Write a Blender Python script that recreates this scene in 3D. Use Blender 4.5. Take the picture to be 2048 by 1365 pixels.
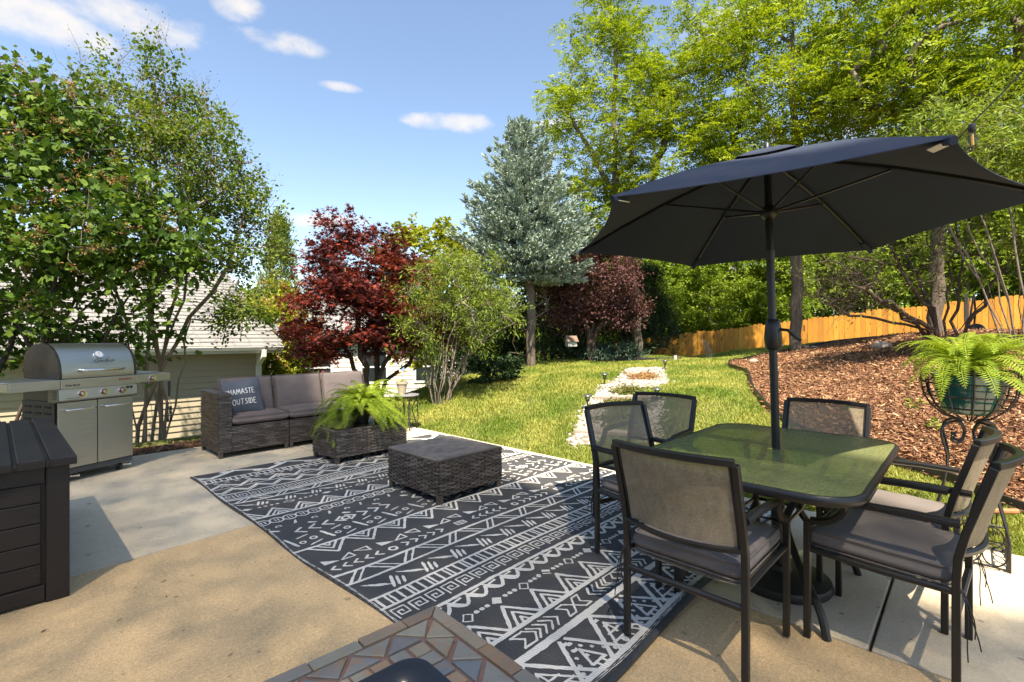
import bpy, math, random
import numpy as np
for o in list(bpy.data.objects):
    bpy.data.objects.remove(o)
SC = bpy.context.scene
COL = SC.collection
PI = math.pi
rng = np.random.default_rng(7)
random.seed(7)

# ---------------------------------------------------------------- camera, sky, sun, exposure
SUN_EL = math.radians(60)
SUN_AZ = math.radians(176)          # clockwise from +Y: the sun stands high behind the camera
cam = bpy.data.cameras.new('camera')
cam.sensor_width = 36.0
cam.lens = 36.0 * 974.0 / 2048.0
cam.shift_y = (682.5 - 676.0) / 2048.0 * -1.0
cam.clip_start = 0.05
cam.clip_end = 900.0
camo = bpy.data.objects.new('camera', cam)
COL.objects.link(camo)
camo.location = (0, 0, 1.3)
camo.rotation_euler = (PI / 2, 0, 0)
SC.camera = camo
SC.view_settings.view_transform = 'Standard'
SC.view_settings.look = 'None'
SC.view_settings.gamma = 1.0
SC.view_settings.use_curve_mapping = False
SC.view_settings.exposure = 1.62
SC.view_settings.use_white_balance = True
SC.view_settings.white_balance_temperature = 7150
SC.view_settings.white_balance_tint = 10

W = bpy.data.worlds.new('World')
SC.world = W
W.use_nodes = True
nt = W.node_tree
for n in list(nt.nodes):
    nt.nodes.remove(n)
wo = nt.nodes.new('ShaderNodeOutputWorld')
wb = nt.nodes.new('ShaderNodeBackground')
sky = nt.nodes.new('ShaderNodeTexSky')
sky.sky_type = 'NISHITA'
sky.sun_disc = False
sky.sun_elevation = SUN_EL
sky.sun_rotation = SUN_AZ
sky.air_density = 1.0
sky.dust_density = 0.5
sky.ozone_density = 2.2
SKY_STRENGTH = 0.098
CLOUD_RADIANCE = 3.5
wb.inputs['Strength'].default_value = SKY_STRENGTH
tc = nt.nodes.new('ShaderNodeTexCoord')


def wmath(op, a, b=None, clamp=False):
    n = nt.nodes.new('ShaderNodeMath')
    n.operation = op
    n.use_clamp = clamp
    for i, v in enumerate((a, b)):
        if v is None:
            continue
        if isinstance(v, (int, float)):
            n.inputs[i].default_value = v
        else:
            nt.links.new(v, n.inputs[i])
    return n.outputs[0]


def wvec(op, a, b=None):
    n = nt.nodes.new('ShaderNodeVectorMath')
    n.operation = op
    for i, v in enumerate((a, b)):
        if v is None:
            continue
        if isinstance(v, (tuple, list)):
            n.inputs[i].default_value = v
        else:
            nt.links.new(v, n.inputs[i])
    return n


def wnoise(vec, scale, detail):
    n = nt.nodes.new('ShaderNodeTexNoise')
    n.inputs['Scale'].default_value = scale
    n.inputs['Detail'].default_value = detail
    n.inputs['Roughness'].default_value = 0.55
    nt.links.new(vec, n.inputs['Vector'])
    return n.outputs['Fac']


dirv = wvec('NORMALIZE', tc.outputs['Generated']).outputs[0]
nzA = wnoise(wvec('MULTIPLY', dirv, (1, 1, 1.8)).outputs[0], 8.0, 8.0)
nzB = wnoise(wvec('MULTIPLY', dirv, (1, 1, 1.6)).outputs[0], 26.0, 6.0)
nz = wmath('ADD', wmath('MULTIPLY', nzA, 0.68), wmath('MULTIPLY', nzB, 0.32))
# small fair-weather clouds: direction (east, north, up), half sizes across and up
clouds = [((-1.0, 1, .665), .17, .040), ((-.78, 1, .655), .12, .038), ((-.565, 1, .680), .050, .026), ((-.475, 1, .607), .085, .020),
          ((-.343, 1, .514), .045, .009), ((-.122, 1, .44), .10, .017), ((-.384, 1, .242), .08, .016), ((.694, 1, .447), .07, .035),
          ((.44, 1, .63), .10, .035), ((.1, 1, .44), .05, .01)]
tot = None
for c, rx, rz in clouds:
    L = math.sqrt(sum(q * q for q in c))
    cc = [q / L for q in c]
    d = wvec('SUBTRACT', dirv, tuple(cc)).outputs[0]
    hx = (cc[1], -cc[0], 0)
    hl = math.hypot(hx[0], hx[1])
    e1 = wvec('DOT_PRODUCT', d, (hx[0] / hl, hx[1] / hl, 0)).outputs['Value']
    e2 = wvec('DOT_PRODUCT', d, (0, 0, 1)).outputs['Value']
    q = wmath('ADD', wmath('POWER', wmath('DIVIDE', e1, 1.0 * rx / L), 2.0), wmath('POWER', wmath('DIVIDE', e2, 1.0 * rz / L), 2.0))
    m = wmath('SUBTRACT', 1.0, wmath('MULTIPLY', q, 0.5), clamp=True)
    m = wmath('MULTIPLY', m, wmath('GREATER_THAN', wvec('DOT_PRODUCT', dirv, tuple(cc)).outputs['Value'], 0.6))
    tot = m if tot is None else wmath('MAXIMUM', tot, m)
edge = wmath('ADD', wmath('MULTIPLY', tot, 1.15), wmath('MULTIPLY', wmath('SUBTRACT', nz, 0.5), 3.2))
mr = nt.nodes.new('ShaderNodeMapRange')
mr.interpolation_type = 'SMOOTHSTEP'
mr.inputs['From Min'].default_value = 0.36
mr.inputs['From Max'].default_value = 1.35
nt.links.new(edge, mr.inputs['Value'])
cm = wmath('MULTIPLY', mr.outputs[0], wmath('MULTIPLY', wmath('MULTIPLY', tot, 3.0, True), 0.85))
mix = nt.nodes.new('ShaderNodeMix')
mix.data_type = 'RGBA'
nt.links.new(cm, mix.inputs['Factor'])
nt.links.new(sky.outputs[0], mix.inputs['A'])
mix.inputs['B'].default_value = (CLOUD_RADIANCE, CLOUD_RADIANCE * .99, CLOUD_RADIANCE * 1.0, 1)
nt.links.new(mix.outputs['Result'], wb.inputs['Color'])
nt.links.new(wb.outputs[0], wo.inputs['Surface'])

sun = bpy.data.lights.new('sun', 'SUN')
sun.energy = 4.3
sun.angle = math.radians(0.53)
sun.color = (1.0, 0.94, 0.84)
suno = bpy.data.objects.new('sun', sun)
COL.objects.link(suno)
to_sun = (math.sin(SUN_AZ) * math.cos(SUN_EL), math.cos(SUN_AZ) * math.cos(SUN_EL), math.sin(SUN_EL))
import mathutils
suno.rotation_euler = mathutils.Vector(to_sun).to_track_quat('Z', 'Y').to_euler()
suno.location = (0, -5, 30)
SC.cycles.max_bounces = 9
SC.cycles.transparent_max_bounces = 10
SC.cycles.diffuse_bounces = 5
SC.cycles.glossy_bounces = 3
SC.cycles.transmission_bounces = 5
SC.cycles.caustics_reflective = False
SC.cycles.caustics_refractive = False
SC.cycles.sample_clamp_indirect = 6.0

# ---------------------------------------------------------------- frame of the patio: a = away from the house, b = along it
YAW = math.atan2(0.728, 0.685)
CA, SA = math.cos(YAW), math.sin(YAW)


def ab(a, b, z=0.0):
    return (a * CA - b * SA, a * SA + b * CA, z)


def to_ab(x, y):
    return x * CA + y * SA, -x * SA + y * CA


# ---------------------------------------------------------------- objects, parts, tags
def tag(o, label=None, cat=None, group=None, kind=None):
    if label:
        o['label'] = label
    if cat:
        o['category'] = cat
    if group:
        o['group'] = group
    if kind:
        o['kind'] = kind
    return o


def thing(name, label, cat, loc=(0, 0, 0), rz=0.0, group=None):
    o = bpy.data.objects.new(name, None)
    COL.objects.link(o)
    o.location = loc
    o.rotation_euler = (0, 0, rz)
    o.empty_display_size = 0.1
    return tag(o, label, cat, group)


def copy_tree(o, parent=None):
    c = o.copy()
    COL.objects.link(c)
    c.parent = parent
    for ch in list(o.children):
        copy_tree(ch, c)
    return c


def link(name, me, mat=None, parent=None, bevel=0, seg=2):
    o = bpy.data.objects.new(name, me)
    COL.objects.link(o)
    if mat is not None and not me.materials:
        me.materials.append(mat)
    if parent is not None:
        o.parent = parent
    if bevel:
        b = o.modifiers.new('bevel', 'BEVEL')
        b.width = bevel
        b.segments = seg
        b.limit_method = 'ANGLE'
        b.angle_limit = math.radians(40)
    return o


def fast_mesh(name, V, Fc, smooth=False):
    V = np.ascontiguousarray(V, dtype=np.float32).reshape(-1, 3)
    Fc = np.ascontiguousarray(Fc, dtype=np.int32)
    me = bpy.data.meshes.new(name)
    k = Fc.shape[1]
    me.vertices.add(len(V))
    me.vertices.foreach_set('co', V.ravel())
    me.loops.add(Fc.size)
    me.loops.foreach_set('vertex_index', Fc.ravel())
    me.polygons.add(len(Fc))
    me.polygons.foreach_set('loop_start', np.arange(0, Fc.size, k, dtype=np.int32))
    me.update(calc_edges=True)
    if smooth:
        me.polygons.foreach_set('use_smooth', np.ones(len(Fc), dtype=bool))
    return me


class MB:
    """collects shapes for one mesh"""

    def __init__(s):
        s.v = []
        s.f = []
        s.uv = []

    def add(s, vs, fs, uvs=None):
        n = len(s.v)
        s.v += [tuple(map(float, p)) for p in vs]
        for i, f in enumerate(fs):
            s.f.append([n + q for q in f])
            s.uv.append(uvs[i] if uvs else None)
        return s

    def box(s, c, d, rz=0.0, rx=0.0, ry=0.0):
        x, y, z = (q / 2 for q in d)
        pts = [(-x, -y, -z), (x, -y, -z), (x, y, -z), (-x, y, -z), (-x, -y, z), (x, -y, z), (x, y, z), (-x, y, z)]
        if rz or rx or ry:
            R = mathutils.Euler((rx, ry, rz)).to_matrix()
            pts = [tuple(R @ mathutils.Vector(p)) for p in pts]
        pts = [(p[0] + c[0], p[1] + c[1], p[2] + c[2]) for p in pts]
        fs = [(0, 3, 2, 1), (4, 5, 6, 7), (0, 1, 5, 4), (1, 2, 6, 5), (2, 3, 7, 6), (3, 0, 4, 7)]
        dims = [(d[0], d[1])] * 2 + [(d[0], d[2]), (d[1], d[2])] * 2
        u = [[(0, 0), (a, 0), (a, b), (0, b)] for a, b in dims]
        u[0] = [(0, 0), (0, d[1]), (d[0], d[1]), (d[0], 0)]
        return s.add(pts, fs, u)

    def b2(s, lo, hi):
        return s.box([(lo[i] + hi[i]) / 2 for i in range(3)], [hi[i] - lo[i] for i in range(3)])

    def tube(s, pts, r, n=8, cap=True, closed=False, sx=1.0):
        P = [mathutils.Vector(p) for p in pts]
        m = len(P)
        rr = list(r) if hasattr(r, '__len__') else [r] * m
        vs, fs = [], []
        t0 = (P[1] - P[0]).normalized()
        ref = mathutils.Vector((0, 0, 1)) if abs(t0.z) < .9 else mathutils.Vector((1, 0, 0))
        u = t0.cross(ref).normalized()
        for i in range(m):
            if closed:
                t = (P[(i + 1) % m] - P[i - 1]).normalized()
            else:
                t = (P[min(i + 1, m - 1)] - P[max(i - 1, 0)]).normalized()
            u = (u - t * u.dot(t))
            u = u.normalized() if u.length > 1e-6 else t.orthogonal().normalized()
            w = t.cross(u)
            for k in range(n):
                a = 2 * PI * (k + .5) / n
                vs.append(P[i] + (u * math.cos(a) * sx + w * math.sin(a)) * rr[i])
        for i in range(m if closed else m - 1):
            j = (i + 1) % m
            for k in range(n):
                fs.append((i * n + k, i * n + (k + 1) % n, j * n + (k + 1) % n, j * n + k))
        if cap and not closed:
            fs.append(tuple(reversed(range(n))))
            fs.append(tuple((m - 1) * n + k for k in range(n)))
        return s.add(vs, fs)

    def cyl(s, p0, p1, r0, r1=None, n=16):
        return s.tube([p0, p1], [r0, r0 if r1 is None else r1], n)

    def lathe(s, prof, c=(0, 0, 0), n=24, cap=True):
        vs, fs = [], []
        for r, z in prof:
            for k in range(n):
                a = 2 * PI * k / n
                vs.append((c[0] + r * math.cos(a), c[1] + r * math.sin(a), c[2] + z))
        for i in range(len(prof) - 1):
            for k in range(n):
                fs.append((i * n + k, i * n + (k + 1) % n, (i + 1) * n + (k + 1) % n, (i + 1) * n + k))
        if cap:
            fs.append(tuple(reversed(range(n))))
            fs.append(tuple((len(prof) - 1) * n + k for k in range(n)))
        return s.add(vs, fs)

    def prism(s, poly, z0, z1):
        n = len(poly)
        vs = [(p[0], p[1], z0) for p in poly] + [(p[0], p[1], z1) for p in poly]
        fs = [tuple(reversed(range(n))), tuple(range(n, 2 * n))]
        fs += [(i, (i + 1) % n, n + (i + 1) % n, n + i) for i in range(n)]
        return s.add(vs, fs)

    def prism_x(s, prof, x0, x1):
        """profile in (y, z) pushed along x"""
        n = len(prof)
        vs = [(x0, p[0], p[1]) for p in prof] + [(x1, p[0], p[1]) for p in prof]
        fs = [tuple(range(n)), tuple(reversed(range(n, 2 * n)))]
        fs += [(i, n + i, n + (i + 1) % n, (i + 1) % n) for i in range(n)]
        return s.add(vs, fs)

    def mesh(s, name, smooth=False, ang=None):
        me = bpy.data.meshes.new(name)
        me.from_pydata(s.v, [], s.f)
        if any(u is not None for u in s.uv):
            lay = me.uv_layers.new(name='UVMap')
            k = 0
            for i, f in enumerate(s.f):
                for j in range(len(f)):
                    lay.data[k].uv = s.uv[i][j] if s.uv[i] else (0, 0)
                    k += 1
        if smooth:
            me.polygons.foreach_set('use_smooth', np.ones(len(me.polygons), dtype=bool))
            if ang:
                me.set_sharp_from_angle(angle=math.radians(ang))
        return me

    def build(s, name, mat, parent=None, bevel=0, smooth=False, ang=40, seg=2):
        return link(name, s.mesh(name, smooth, ang), mat, parent, bevel, seg)


def arc(c, r, a0, a1, n, plane='xz'):
    out = []
    for i in range(n + 1):
        a = a0 + (a1 - a0) * i / n
        p = (r * math.cos(a), r * math.sin(a))
        out.append({'xz': (c[0] + p[0], c[1], c[2] + p[1]), 'yz': (c[0], c[1] + p[0], c[2] + p[1]),
                    'xy': (c[0] + p[0], c[1] + p[1], c[2])}[plane])
    return out


# ---------------------------------------------------------------- materials
class NT:
    def __init__(s, name):
        s.m = bpy.data.materials.new(name)
        s.m.use_nodes = True
        s.t = s.m.node_tree
        s.n = s.t.nodes
        s.p = s.n['Principled BSDF']
        s.out = s.n['Material Output']
        s.tc = s.n.new('ShaderNodeTexCoord')

    def new(s, t, **kw):
        n = s.n.new('ShaderNode' + t)
        for k, v in kw.items():
            if k in n.inputs.keys() if hasattr(n.inputs, 'keys') else False:
                n.inputs[k].default_value = v
            else:
                setattr(n, k, v)
        return n

    def l(s, a, b):
        s.t.links.new(a, b)

    def noise(s, scale, detail=4, rough=.55, vec=None, stretch=None, coord='Object', dist=0.0):
        v = vec or s.tc.outputs[coord]
        if stretch:
            mp = s.n.new('ShaderNodeMapping')
            mp.inputs['Scale'].default_value = stretch
            s.l(v, mp.inputs['Vector'])
            v = mp.outputs[0]
        n = s.n.new('ShaderNodeTexNoise')
        n.inputs['Scale'].default_value = scale
        n.inputs['Detail'].default_value = detail
        n.inputs['Roughness'].default_value = rough
        n.inputs['Distortion'].default_value = dist
        s.l(v, n.inputs['Vector'])
        return n.outputs['Fac']

    def ramp(s, fac, stops):
        r = s.n.new('ShaderNodeValToRGB')
        e = r.color_ramp.elements
        while len(e) > 1:
            e.remove(e[-1])
        for i, (p, c) in enumerate(stops):
            q = e[0] if i == 0 else e.new(p)
            q.position = p
            q.color = (*c, 1) if len(c) == 3 else c
        s.l(fac, r.inputs['Fac'])
        return r.outputs['Color']

    def mixc(s, fac, a, b, mode='MIX'):
        m = s.n.new('ShaderNodeMix')
        m.data_type = 'RGBA'
        m.blend_type = mode
        for inp, v in ((m.inputs['Factor'], fac), (m.inputs['A'], a), (m.inputs['B'], b)):
            if isinstance(v, (int, float)):
                inp.default_value = v
            elif isinstance(v, (tuple, list)):
                inp.default_value = (*v, 1) if len(v) == 3 else v
            else:
                s.l(v, inp)
        return m.outputs['Result']

    def bump(s, h, strength=.3, dist=.01):
        b = s.n.new('ShaderNodeBump')
        b.inputs['Strength'].default_value = strength
        b.inputs['Distance'].default_value = dist
        s.l(h, b.inputs['Height'])
        s.l(b.outputs[0], s.p.inputs['Normal'])
        return b

    def set(s, **kw):
        for k, v in kw.items():
            k = k.replace('_', ' ')
            if isinstance(v, (int, float, tuple)):
                s.p.inputs[k].default_value = (*v, 1) if isinstance(v, tuple) and len(v) == 3 else v
            else:
                s.l(v, s.p.inputs[k])
        return s


def mat(name, col, rough=.5, metal=0.0, spec=.5, var=.12, vs=6, bump=0.0, bs=80, stretch=None, bd=.004, coat=0):
    k = NT(name)
    n = k.noise(vs, 5, .6, stretch=stretch)
    lo = tuple(c * (1 - var) for c in col)
    hi = tuple(min(1, c * (1 + var)) for c in col)
    k.set(Base_Color=k.ramp(n, [(.25, lo), (.75, hi)]), Roughness=rough, Metallic=metal)
    k.p.inputs['Specular IOR Level'].default_value = spec
    if coat:
        k.p.inputs['Coat Weight'].default_value = coat
    if bump:
        k.bump(k.noise(bs, 5, .6, stretch=stretch), bump, bd)
    return k.m


def leaf_mat(name, stops, trans=.35, rough=.62, spec=.22, big_mix=.35):
    """stops: leaf colours, one picked for each leaf; trees of one kind also differ a little"""
    k = NT(name)
    g = k.n.new('ShaderNodeNewGeometry')
    c = k.ramp(g.outputs['Random Per Island'], stops)
    big = k.noise(1.3, 2, .5)
    c = k.mixc(big_mix, c, k.ramp(big, [(.35, stops[0][1]), (.65, stops[-1][1])]))
    k.set(Base_Color=c, Roughness=rough)
    k.p.inputs['Specular IOR Level'].default_value = spec
    t = k.n.new('ShaderNodeBsdfTranslucent')
    k.l(k.mixc(1.0, c, (1.0, 1.0, .55), 'MULTIPLY'), t.inputs['Color'])
    m = k.n.new('ShaderNodeMixShader')
    m.inputs[0].default_value = trans
    k.l(k.p.outputs[0], m.inputs[1])
    k.l(t.outputs[0], m.inputs[2])
    k.l(m.outputs[0], k.out.inputs['Surface'])
    return k.m


M = {}
M['black_metal'] = mat('black_metal', (.018, .017, .017), .38, spec=.5, var=.2, bump=.05, bs=300)
M['bronze_metal'] = mat('bronze_metal', (.016, .015, .014), .38, spec=.5, var=.25, bump=.05, bs=250)
M['dark_plastic'] = mat('dark_plastic', (.02, .02, .02), .5, var=.15)
M['steel'] = mat('steel', (.47, .455, .40), .40, 1.0, var=.10, vs=5, bump=.03, bs=400, stretch=(1, 1, 30))
M['steel_dark'] = mat('steel_dark', (.055, .045, .04), .35, .7, var=.6, vs=4)
M['chrome'] = mat('chrome', (.75, .74, .72), .14, 1.0, var=.03)
M['white_paint'] = mat('white_paint', (.78, .77, .74), .45, var=.04)
M['cream_siding'] = mat('cream_siding', (.43, .365, .25), .6, var=.06, vs=3, bump=.08, bs=120, stretch=(.2, 1, 1))
M['white_siding'] = mat('white_siding', (.66, .61, .55), .6, var=.05, vs=3)
M['soffit'] = mat('soffit', (.62, .58, .48), .6, var=.05)
M['grey_fabric'] = mat('grey_fabric', (.140, .114, .108), .9, spec=.15, var=.07, vs=9, bump=.25, bs=900, bd=.001)
M['chair_fabric'] = mat('chair_fabric', (.170, .148, .136), .9, spec=.15, var=.08, vs=7, bump=.25, bs=900, bd=.001)
M['navy_fabric'] = mat('navy_fabric', (.033, .041, .064), .88, spec=.2, var=.08, vs=4, bump=.1, bs=800, bd=.001)
M['slate_fabric'] = mat('slate_fabric', (.085, .095, .115), .9, spec=.15, var=.1, bump=.25, bs=700, bd=.001)
M['print_white'] = mat('print_white', (.72, .70, .66), .8, var=.05)
M['bark'] = mat('bark', (.16, .125, .095), .9, spec=.2, var=.5, vs=5, bump=.9, bs=14, stretch=(4, 4, 1), bd=.03)
M['bark_tan'] = mat('bark_tan', (.27, .20, .14), .75, spec=.2, var=.45, vs=4, bump=.3, bs=10, stretch=(2, 2, .6), bd=.01)
M['bark_dark'] = mat('bark_dark', (.075, .055, .042), .9, spec=.2, var=.5, vs=6, bump=.7, bs=20, bd=.02)
M['bark_grey'] = mat('bark_grey', (.20, .165, .13), .85, spec=.2, var=.4, vs=6, bump=.5, bs=18, bd=.02)
M['stone_white'] = mat('stone_white', (.40, .365, .31), .8, var=.35, vs=9)
M['stone_tan'] = mat('stone_tan', (.36, .28, .21), .8, var=.3, vs=8, bump=.4, bs=30)
M['paver'] = mat('paver', (.36, .29, .23), .85, var=.2, vs=10, bump=.4, bs=90)
M['plastic_brown'] = mat('plastic_brown', (.021, .0155, .014), .5, spec=.4, var=.25, vs=4, bump=.35, bs=16, stretch=(1, 14, 14), bd=.004)
M['teal_glaze'] = mat('teal_glaze', (.012, .085, .085), .12, spec=.7, var=.25, coat=.6)
M['post_wood'] = mat('post_wood', (.36, .15, .06), .7, var=.3, vs=8, stretch=(6, 6, .6))
M['terracotta'] = mat('terracotta', (.45, .36, .24), .8, var=.15)
M['rubber'] = mat('rubber', (.035, .038, .042), .55, var=.35, vs=9)


def make_grass_ground():
    k = NT('lawn_ground')
    a = k.noise(1.1, 5, .6, coord='Object')
    b = k.noise(35, 5, .7, coord='Object')
    c = k.mixc(b, k.ramp(a, [(.35, (.09, .14, .025)), (.55, (.15, .19, .04)), (.72, (.27, .23, .10))]), (.06, .075, .02))
    k.set(Base_Color=c, Roughness=.95)
    k.p.inputs['Specular IOR Level'].default_value = .1
    k.bump(k.noise(90, 4), .8, .03)
    return k.m


M['lawn'] = make_grass_ground()


def make_concrete(name, c0, c1, stain, agg):
    k = NT(name)
    a = k.noise(1.3, 6, .65, coord='Object')
    b = k.noise(9, 6, .7, coord='Object', stretch=(1, 2.5, 1))
    f = k.noise(170, 3, .75, coord='Object')
    g = k.noise(60, 4, .8, coord='Object')
    c = k.mixc(.5, k.ramp(a, [(.3, c0), (.7, c1)]), k.ramp(b, [(.3, c0), (.7, c1)]))
    s = k.noise(1.7, 8, .72, coord='Object', dist=.8)
    c = k.mixc(k.ramp(s, [(.52, (0, 0, 0)), (.72, (.85, .85, .85))]), c, stain)
    s2 = k.noise(5.5, 6, .75, coord='Object', stretch=(1, .6, 1), dist=1.2)
    c = k.mixc(k.ramp(s2, [(.58, (0, 0, 0)), (.70, (.5, .5, .5))]), c, tuple(q * .8 for q in stain))
    c = k.mixc(min(1, agg * 1.0), c, k.ramp(f, [(.30, tuple(q * .25 for q in c0)), (.5, c0), (.70, tuple(min(1, q * 1.7) for q in c1))]))
    c = k.mixc(agg * .6, c, k.ramp(g, [(.32, tuple(q * .45 for q in c0)), (.5, c0), (.68, tuple(min(1, q * 1.4) for q in c1))]))
    sp = k.noise(17, 2, .4, coord='Object')
    c = k.mixc(k.ramp(sp, [(.70, (0, 0, 0)), (.74, (.6, .6, .6))]), c, tuple(q * .35 for q in c0))
    k.set(Base_Color=c, Roughness=.88)
    k.p.inputs['Specular IOR Level'].default_value = .25
    k.bump(f, .3 + agg * .7, .005)
    return k.m


M['concrete_tan'] = make_concrete('concrete_tan', (.56, .378, .20), (.72, .50, .275), (.29, .195, .105), .55)
M['concrete_grey'] = make_concrete('concrete_grey', (.51, .428, .305), (.64, .54, .40), (.38, .285, .18), .26)


def make_mulch(name='mulch'):
    k = NT(name)
    a = k.noise(28, 6, .75, coord='Object', dist=1.5)
    c = k.ramp(a, [(.3, (.05, .022, .013)), (.5, (.15, .07, .036)), (.7, (.28, .14, .075))])
    k.set(Base_Color=c, Roughness=.95)
    k.bump(a, 1, .04)
    return k.m


M['mulch'] = make_mulch()


def make_chip():
    k = NT('mulch_chip')
    g = k.n.new('ShaderNodeNewGeometry')
    c = k.ramp(g.outputs['Random Per Island'], [(0, (.09, .036, .016)), (.45, (.22, .10, .045)), (.8, (.35, .17, .078)), (1, (.56, .37, .20))])
    k.set(Base_Color=c, Roughness=.9)
    return k.m


M['chip'] = make_chip()


def make_wicker():
    k = NT('wicker')
    g = k.n.new('ShaderNodeNewGeometry')
    n = k.noise(60, 3)
    c = k.ramp(g.outputs['Random Per Island'], [(0, (.042, .032, .026)), (.5, (.095, .074, .061)), (.8, (.15, .122, .102)), (1, (.22, .19, .16))])
    c = k.mixc(.25, c, k.ramp(n, [(.3, (.025, .02, .018)), (.7, (.12, .10, .09))]))
    k.set(Base_Color=c, Roughness=.42)
    k.p.inputs['Specular IOR Level'].default_value = .45
    return k.m


M['wicker'] = make_wicker()
M['wicker_back'] = mat('wicker_back', (.012, .010, .009), .7, var=.2)


def make_sling():
    k = NT('sling_mesh')
    w = k.n.new('ShaderNodeTexBrick')
    w.inputs['Scale'].default_value = 1.0
    w.inputs['Brick Width'].default_value = .011
    w.inputs['Row Height'].default_value = .0045
    w.inputs['Mortar Size'].default_value = .0007
    w.inputs['Color1'].default_value = (.32, .26, .17, 1)
    w.inputs['Color2'].default_value = (.45, .37, .245, 1)
    w.inputs['Mortar'].default_value = (.07, .06, .05, 1)
    k.l(k.tc.outputs['UV'], w.inputs['Vector'])
    k.set(Base_Color=k.mixc(.3, w.outputs['Color'], k.ramp(k.noise(40, 4, stretch=(1, 1, .2)), [(.3, (.19, .155, .10)), (.7, (.47, .38, .25))])), Roughness=.75)
    tr = k.n.new('ShaderNodeBsdfTransparent')
    mx = k.n.new('ShaderNodeMixShader')
    mx.inputs[0].default_value = .14
    k.l(k.p.outputs[0], mx.inputs[1])
    k.l(tr.outputs[0], mx.inputs[2])
    k.l(mx.outputs[0], k.out.inputs['Surface'])
    k.bump(w.outputs['Fac'], -.4, .002)
    return k.m


M['sling'] = make_sling()


def make_table_glass():
    k = NT('patterned_glass')
    n = k.noise(30, 3, .5, stretch=(1.0, 2.6, 1), dist=.4)
    k.set(Base_Color=(.31, .34, .15), Roughness=.14)
    k.p.inputs['IOR'].default_value = 1.52
    k.p.inputs['Specular IOR Level'].default_value = .8
    k.bump(n, .9, .010)
    tr = k.n.new('ShaderNodeBsdfTransparent')
    tr.inputs[0].default_value = (.62, .72, .50, 1)
    mx = k.n.new('ShaderNodeMixShader')
    mx.inputs[0].default_value = .42
    k.l(k.p.outputs[0], mx.inputs[1])
    k.l(tr.outputs[0], mx.inputs[2])
    k.l(mx.outputs[0], k.out.inputs['Surface'])
    return k.m


M['patterned_glass'] = make_table_glass()


def make_clear(name, tint, gl):
    k = NT(name)
    k.set(Base_Color=(.02, .02, .02), Roughness=.03)
    k.p.inputs['Specular IOR Level'].default_value = .8
    tr = k.n.new('ShaderNodeBsdfTransparent')
    tr.inputs[0].default_value = (*tint, 1)
    mx = k.n.new('ShaderNodeMixShader')
    mx.inputs[0].default_value = gl
    k.l(k.p.outputs[0], mx.inputs[1])
    k.l(tr.outputs[0], mx.inputs[2])
    k.l(mx.outputs[0], k.out.inputs['Surface'])
    return k.m


M['clear_glass'] = make_clear('clear_glass', (.9, .95, .92), .6)
M['bulb_glass'] = make_clear('bulb_glass', (.95, .92, .85), .7)
M['window_glass'] = mat('window_glass', (.02, .025, .03), .08, spec=.8, var=.1)


def shifted(k, amount=37.0):
    """object coordinates moved by a random amount for each object, so that no two pieces share their grain"""
    oi = k.n.new('ShaderNodeObjectInfo')
    mp = k.n.new('ShaderNodeVectorMath')
    mp.operation = 'ADD'
    k.l(k.tc.outputs['Object'], mp.inputs[0])
    cb = k.n.new('ShaderNodeCombineXYZ')
    for i_, q in enumerate((amount, amount * .37, amount * 1.7)):
        mu = k.n.new('ShaderNodeMath')
        mu.operation = 'MULTIPLY'
        mu.inputs[1].default_value = q
        k.l(oi.outputs['Random'], mu.inputs[0])
        k.l(mu.outputs[0], cb.inputs[i_])
    k.l(cb.outputs[0], mp.inputs[1])
    return oi.outputs['Random'], mp.outputs[0]


def make_cedar():
    k = NT('cedar_stain')
    rnd_, vec = shifted(k)
    n = k.noise(5, 6, .65, vec=vec, stretch=(9, 5, .55), dist=.5)
    g = k.noise(11, 5, .6, vec=vec, stretch=(12, 5, .35), dist=1.2)
    kn = k.noise(2.6, 1, .3, vec=vec, stretch=(3, 2, 1.3))
    c = k.ramp(rnd_, [(0, (.30, .105, .008)), (.35, (.46, .19, .013)), (.7, (.55, .25, .018)), (1, (.63, .34, .04))])
    c = k.mixc(.5, c, k.ramp(n, [(.28, (.28, .09, .008)), (.72, (.62, .30, .028))]))
    c = k.mixc(k.ramp(g, [(.52, (0, 0, 0)), (.66, (.55, .55, .55))]), c, (.24, .075, .008))
    c = k.mixc(k.ramp(kn, [(.70, (0, 0, 0)), (.76, (.85, .85, .85))]), c, (.10, .032, .006))
    k.set(Base_Color=c, Roughness=.65)
    k.bump(n, .25, .004)
    return k.m


M['cedar'] = make_cedar()


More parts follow.
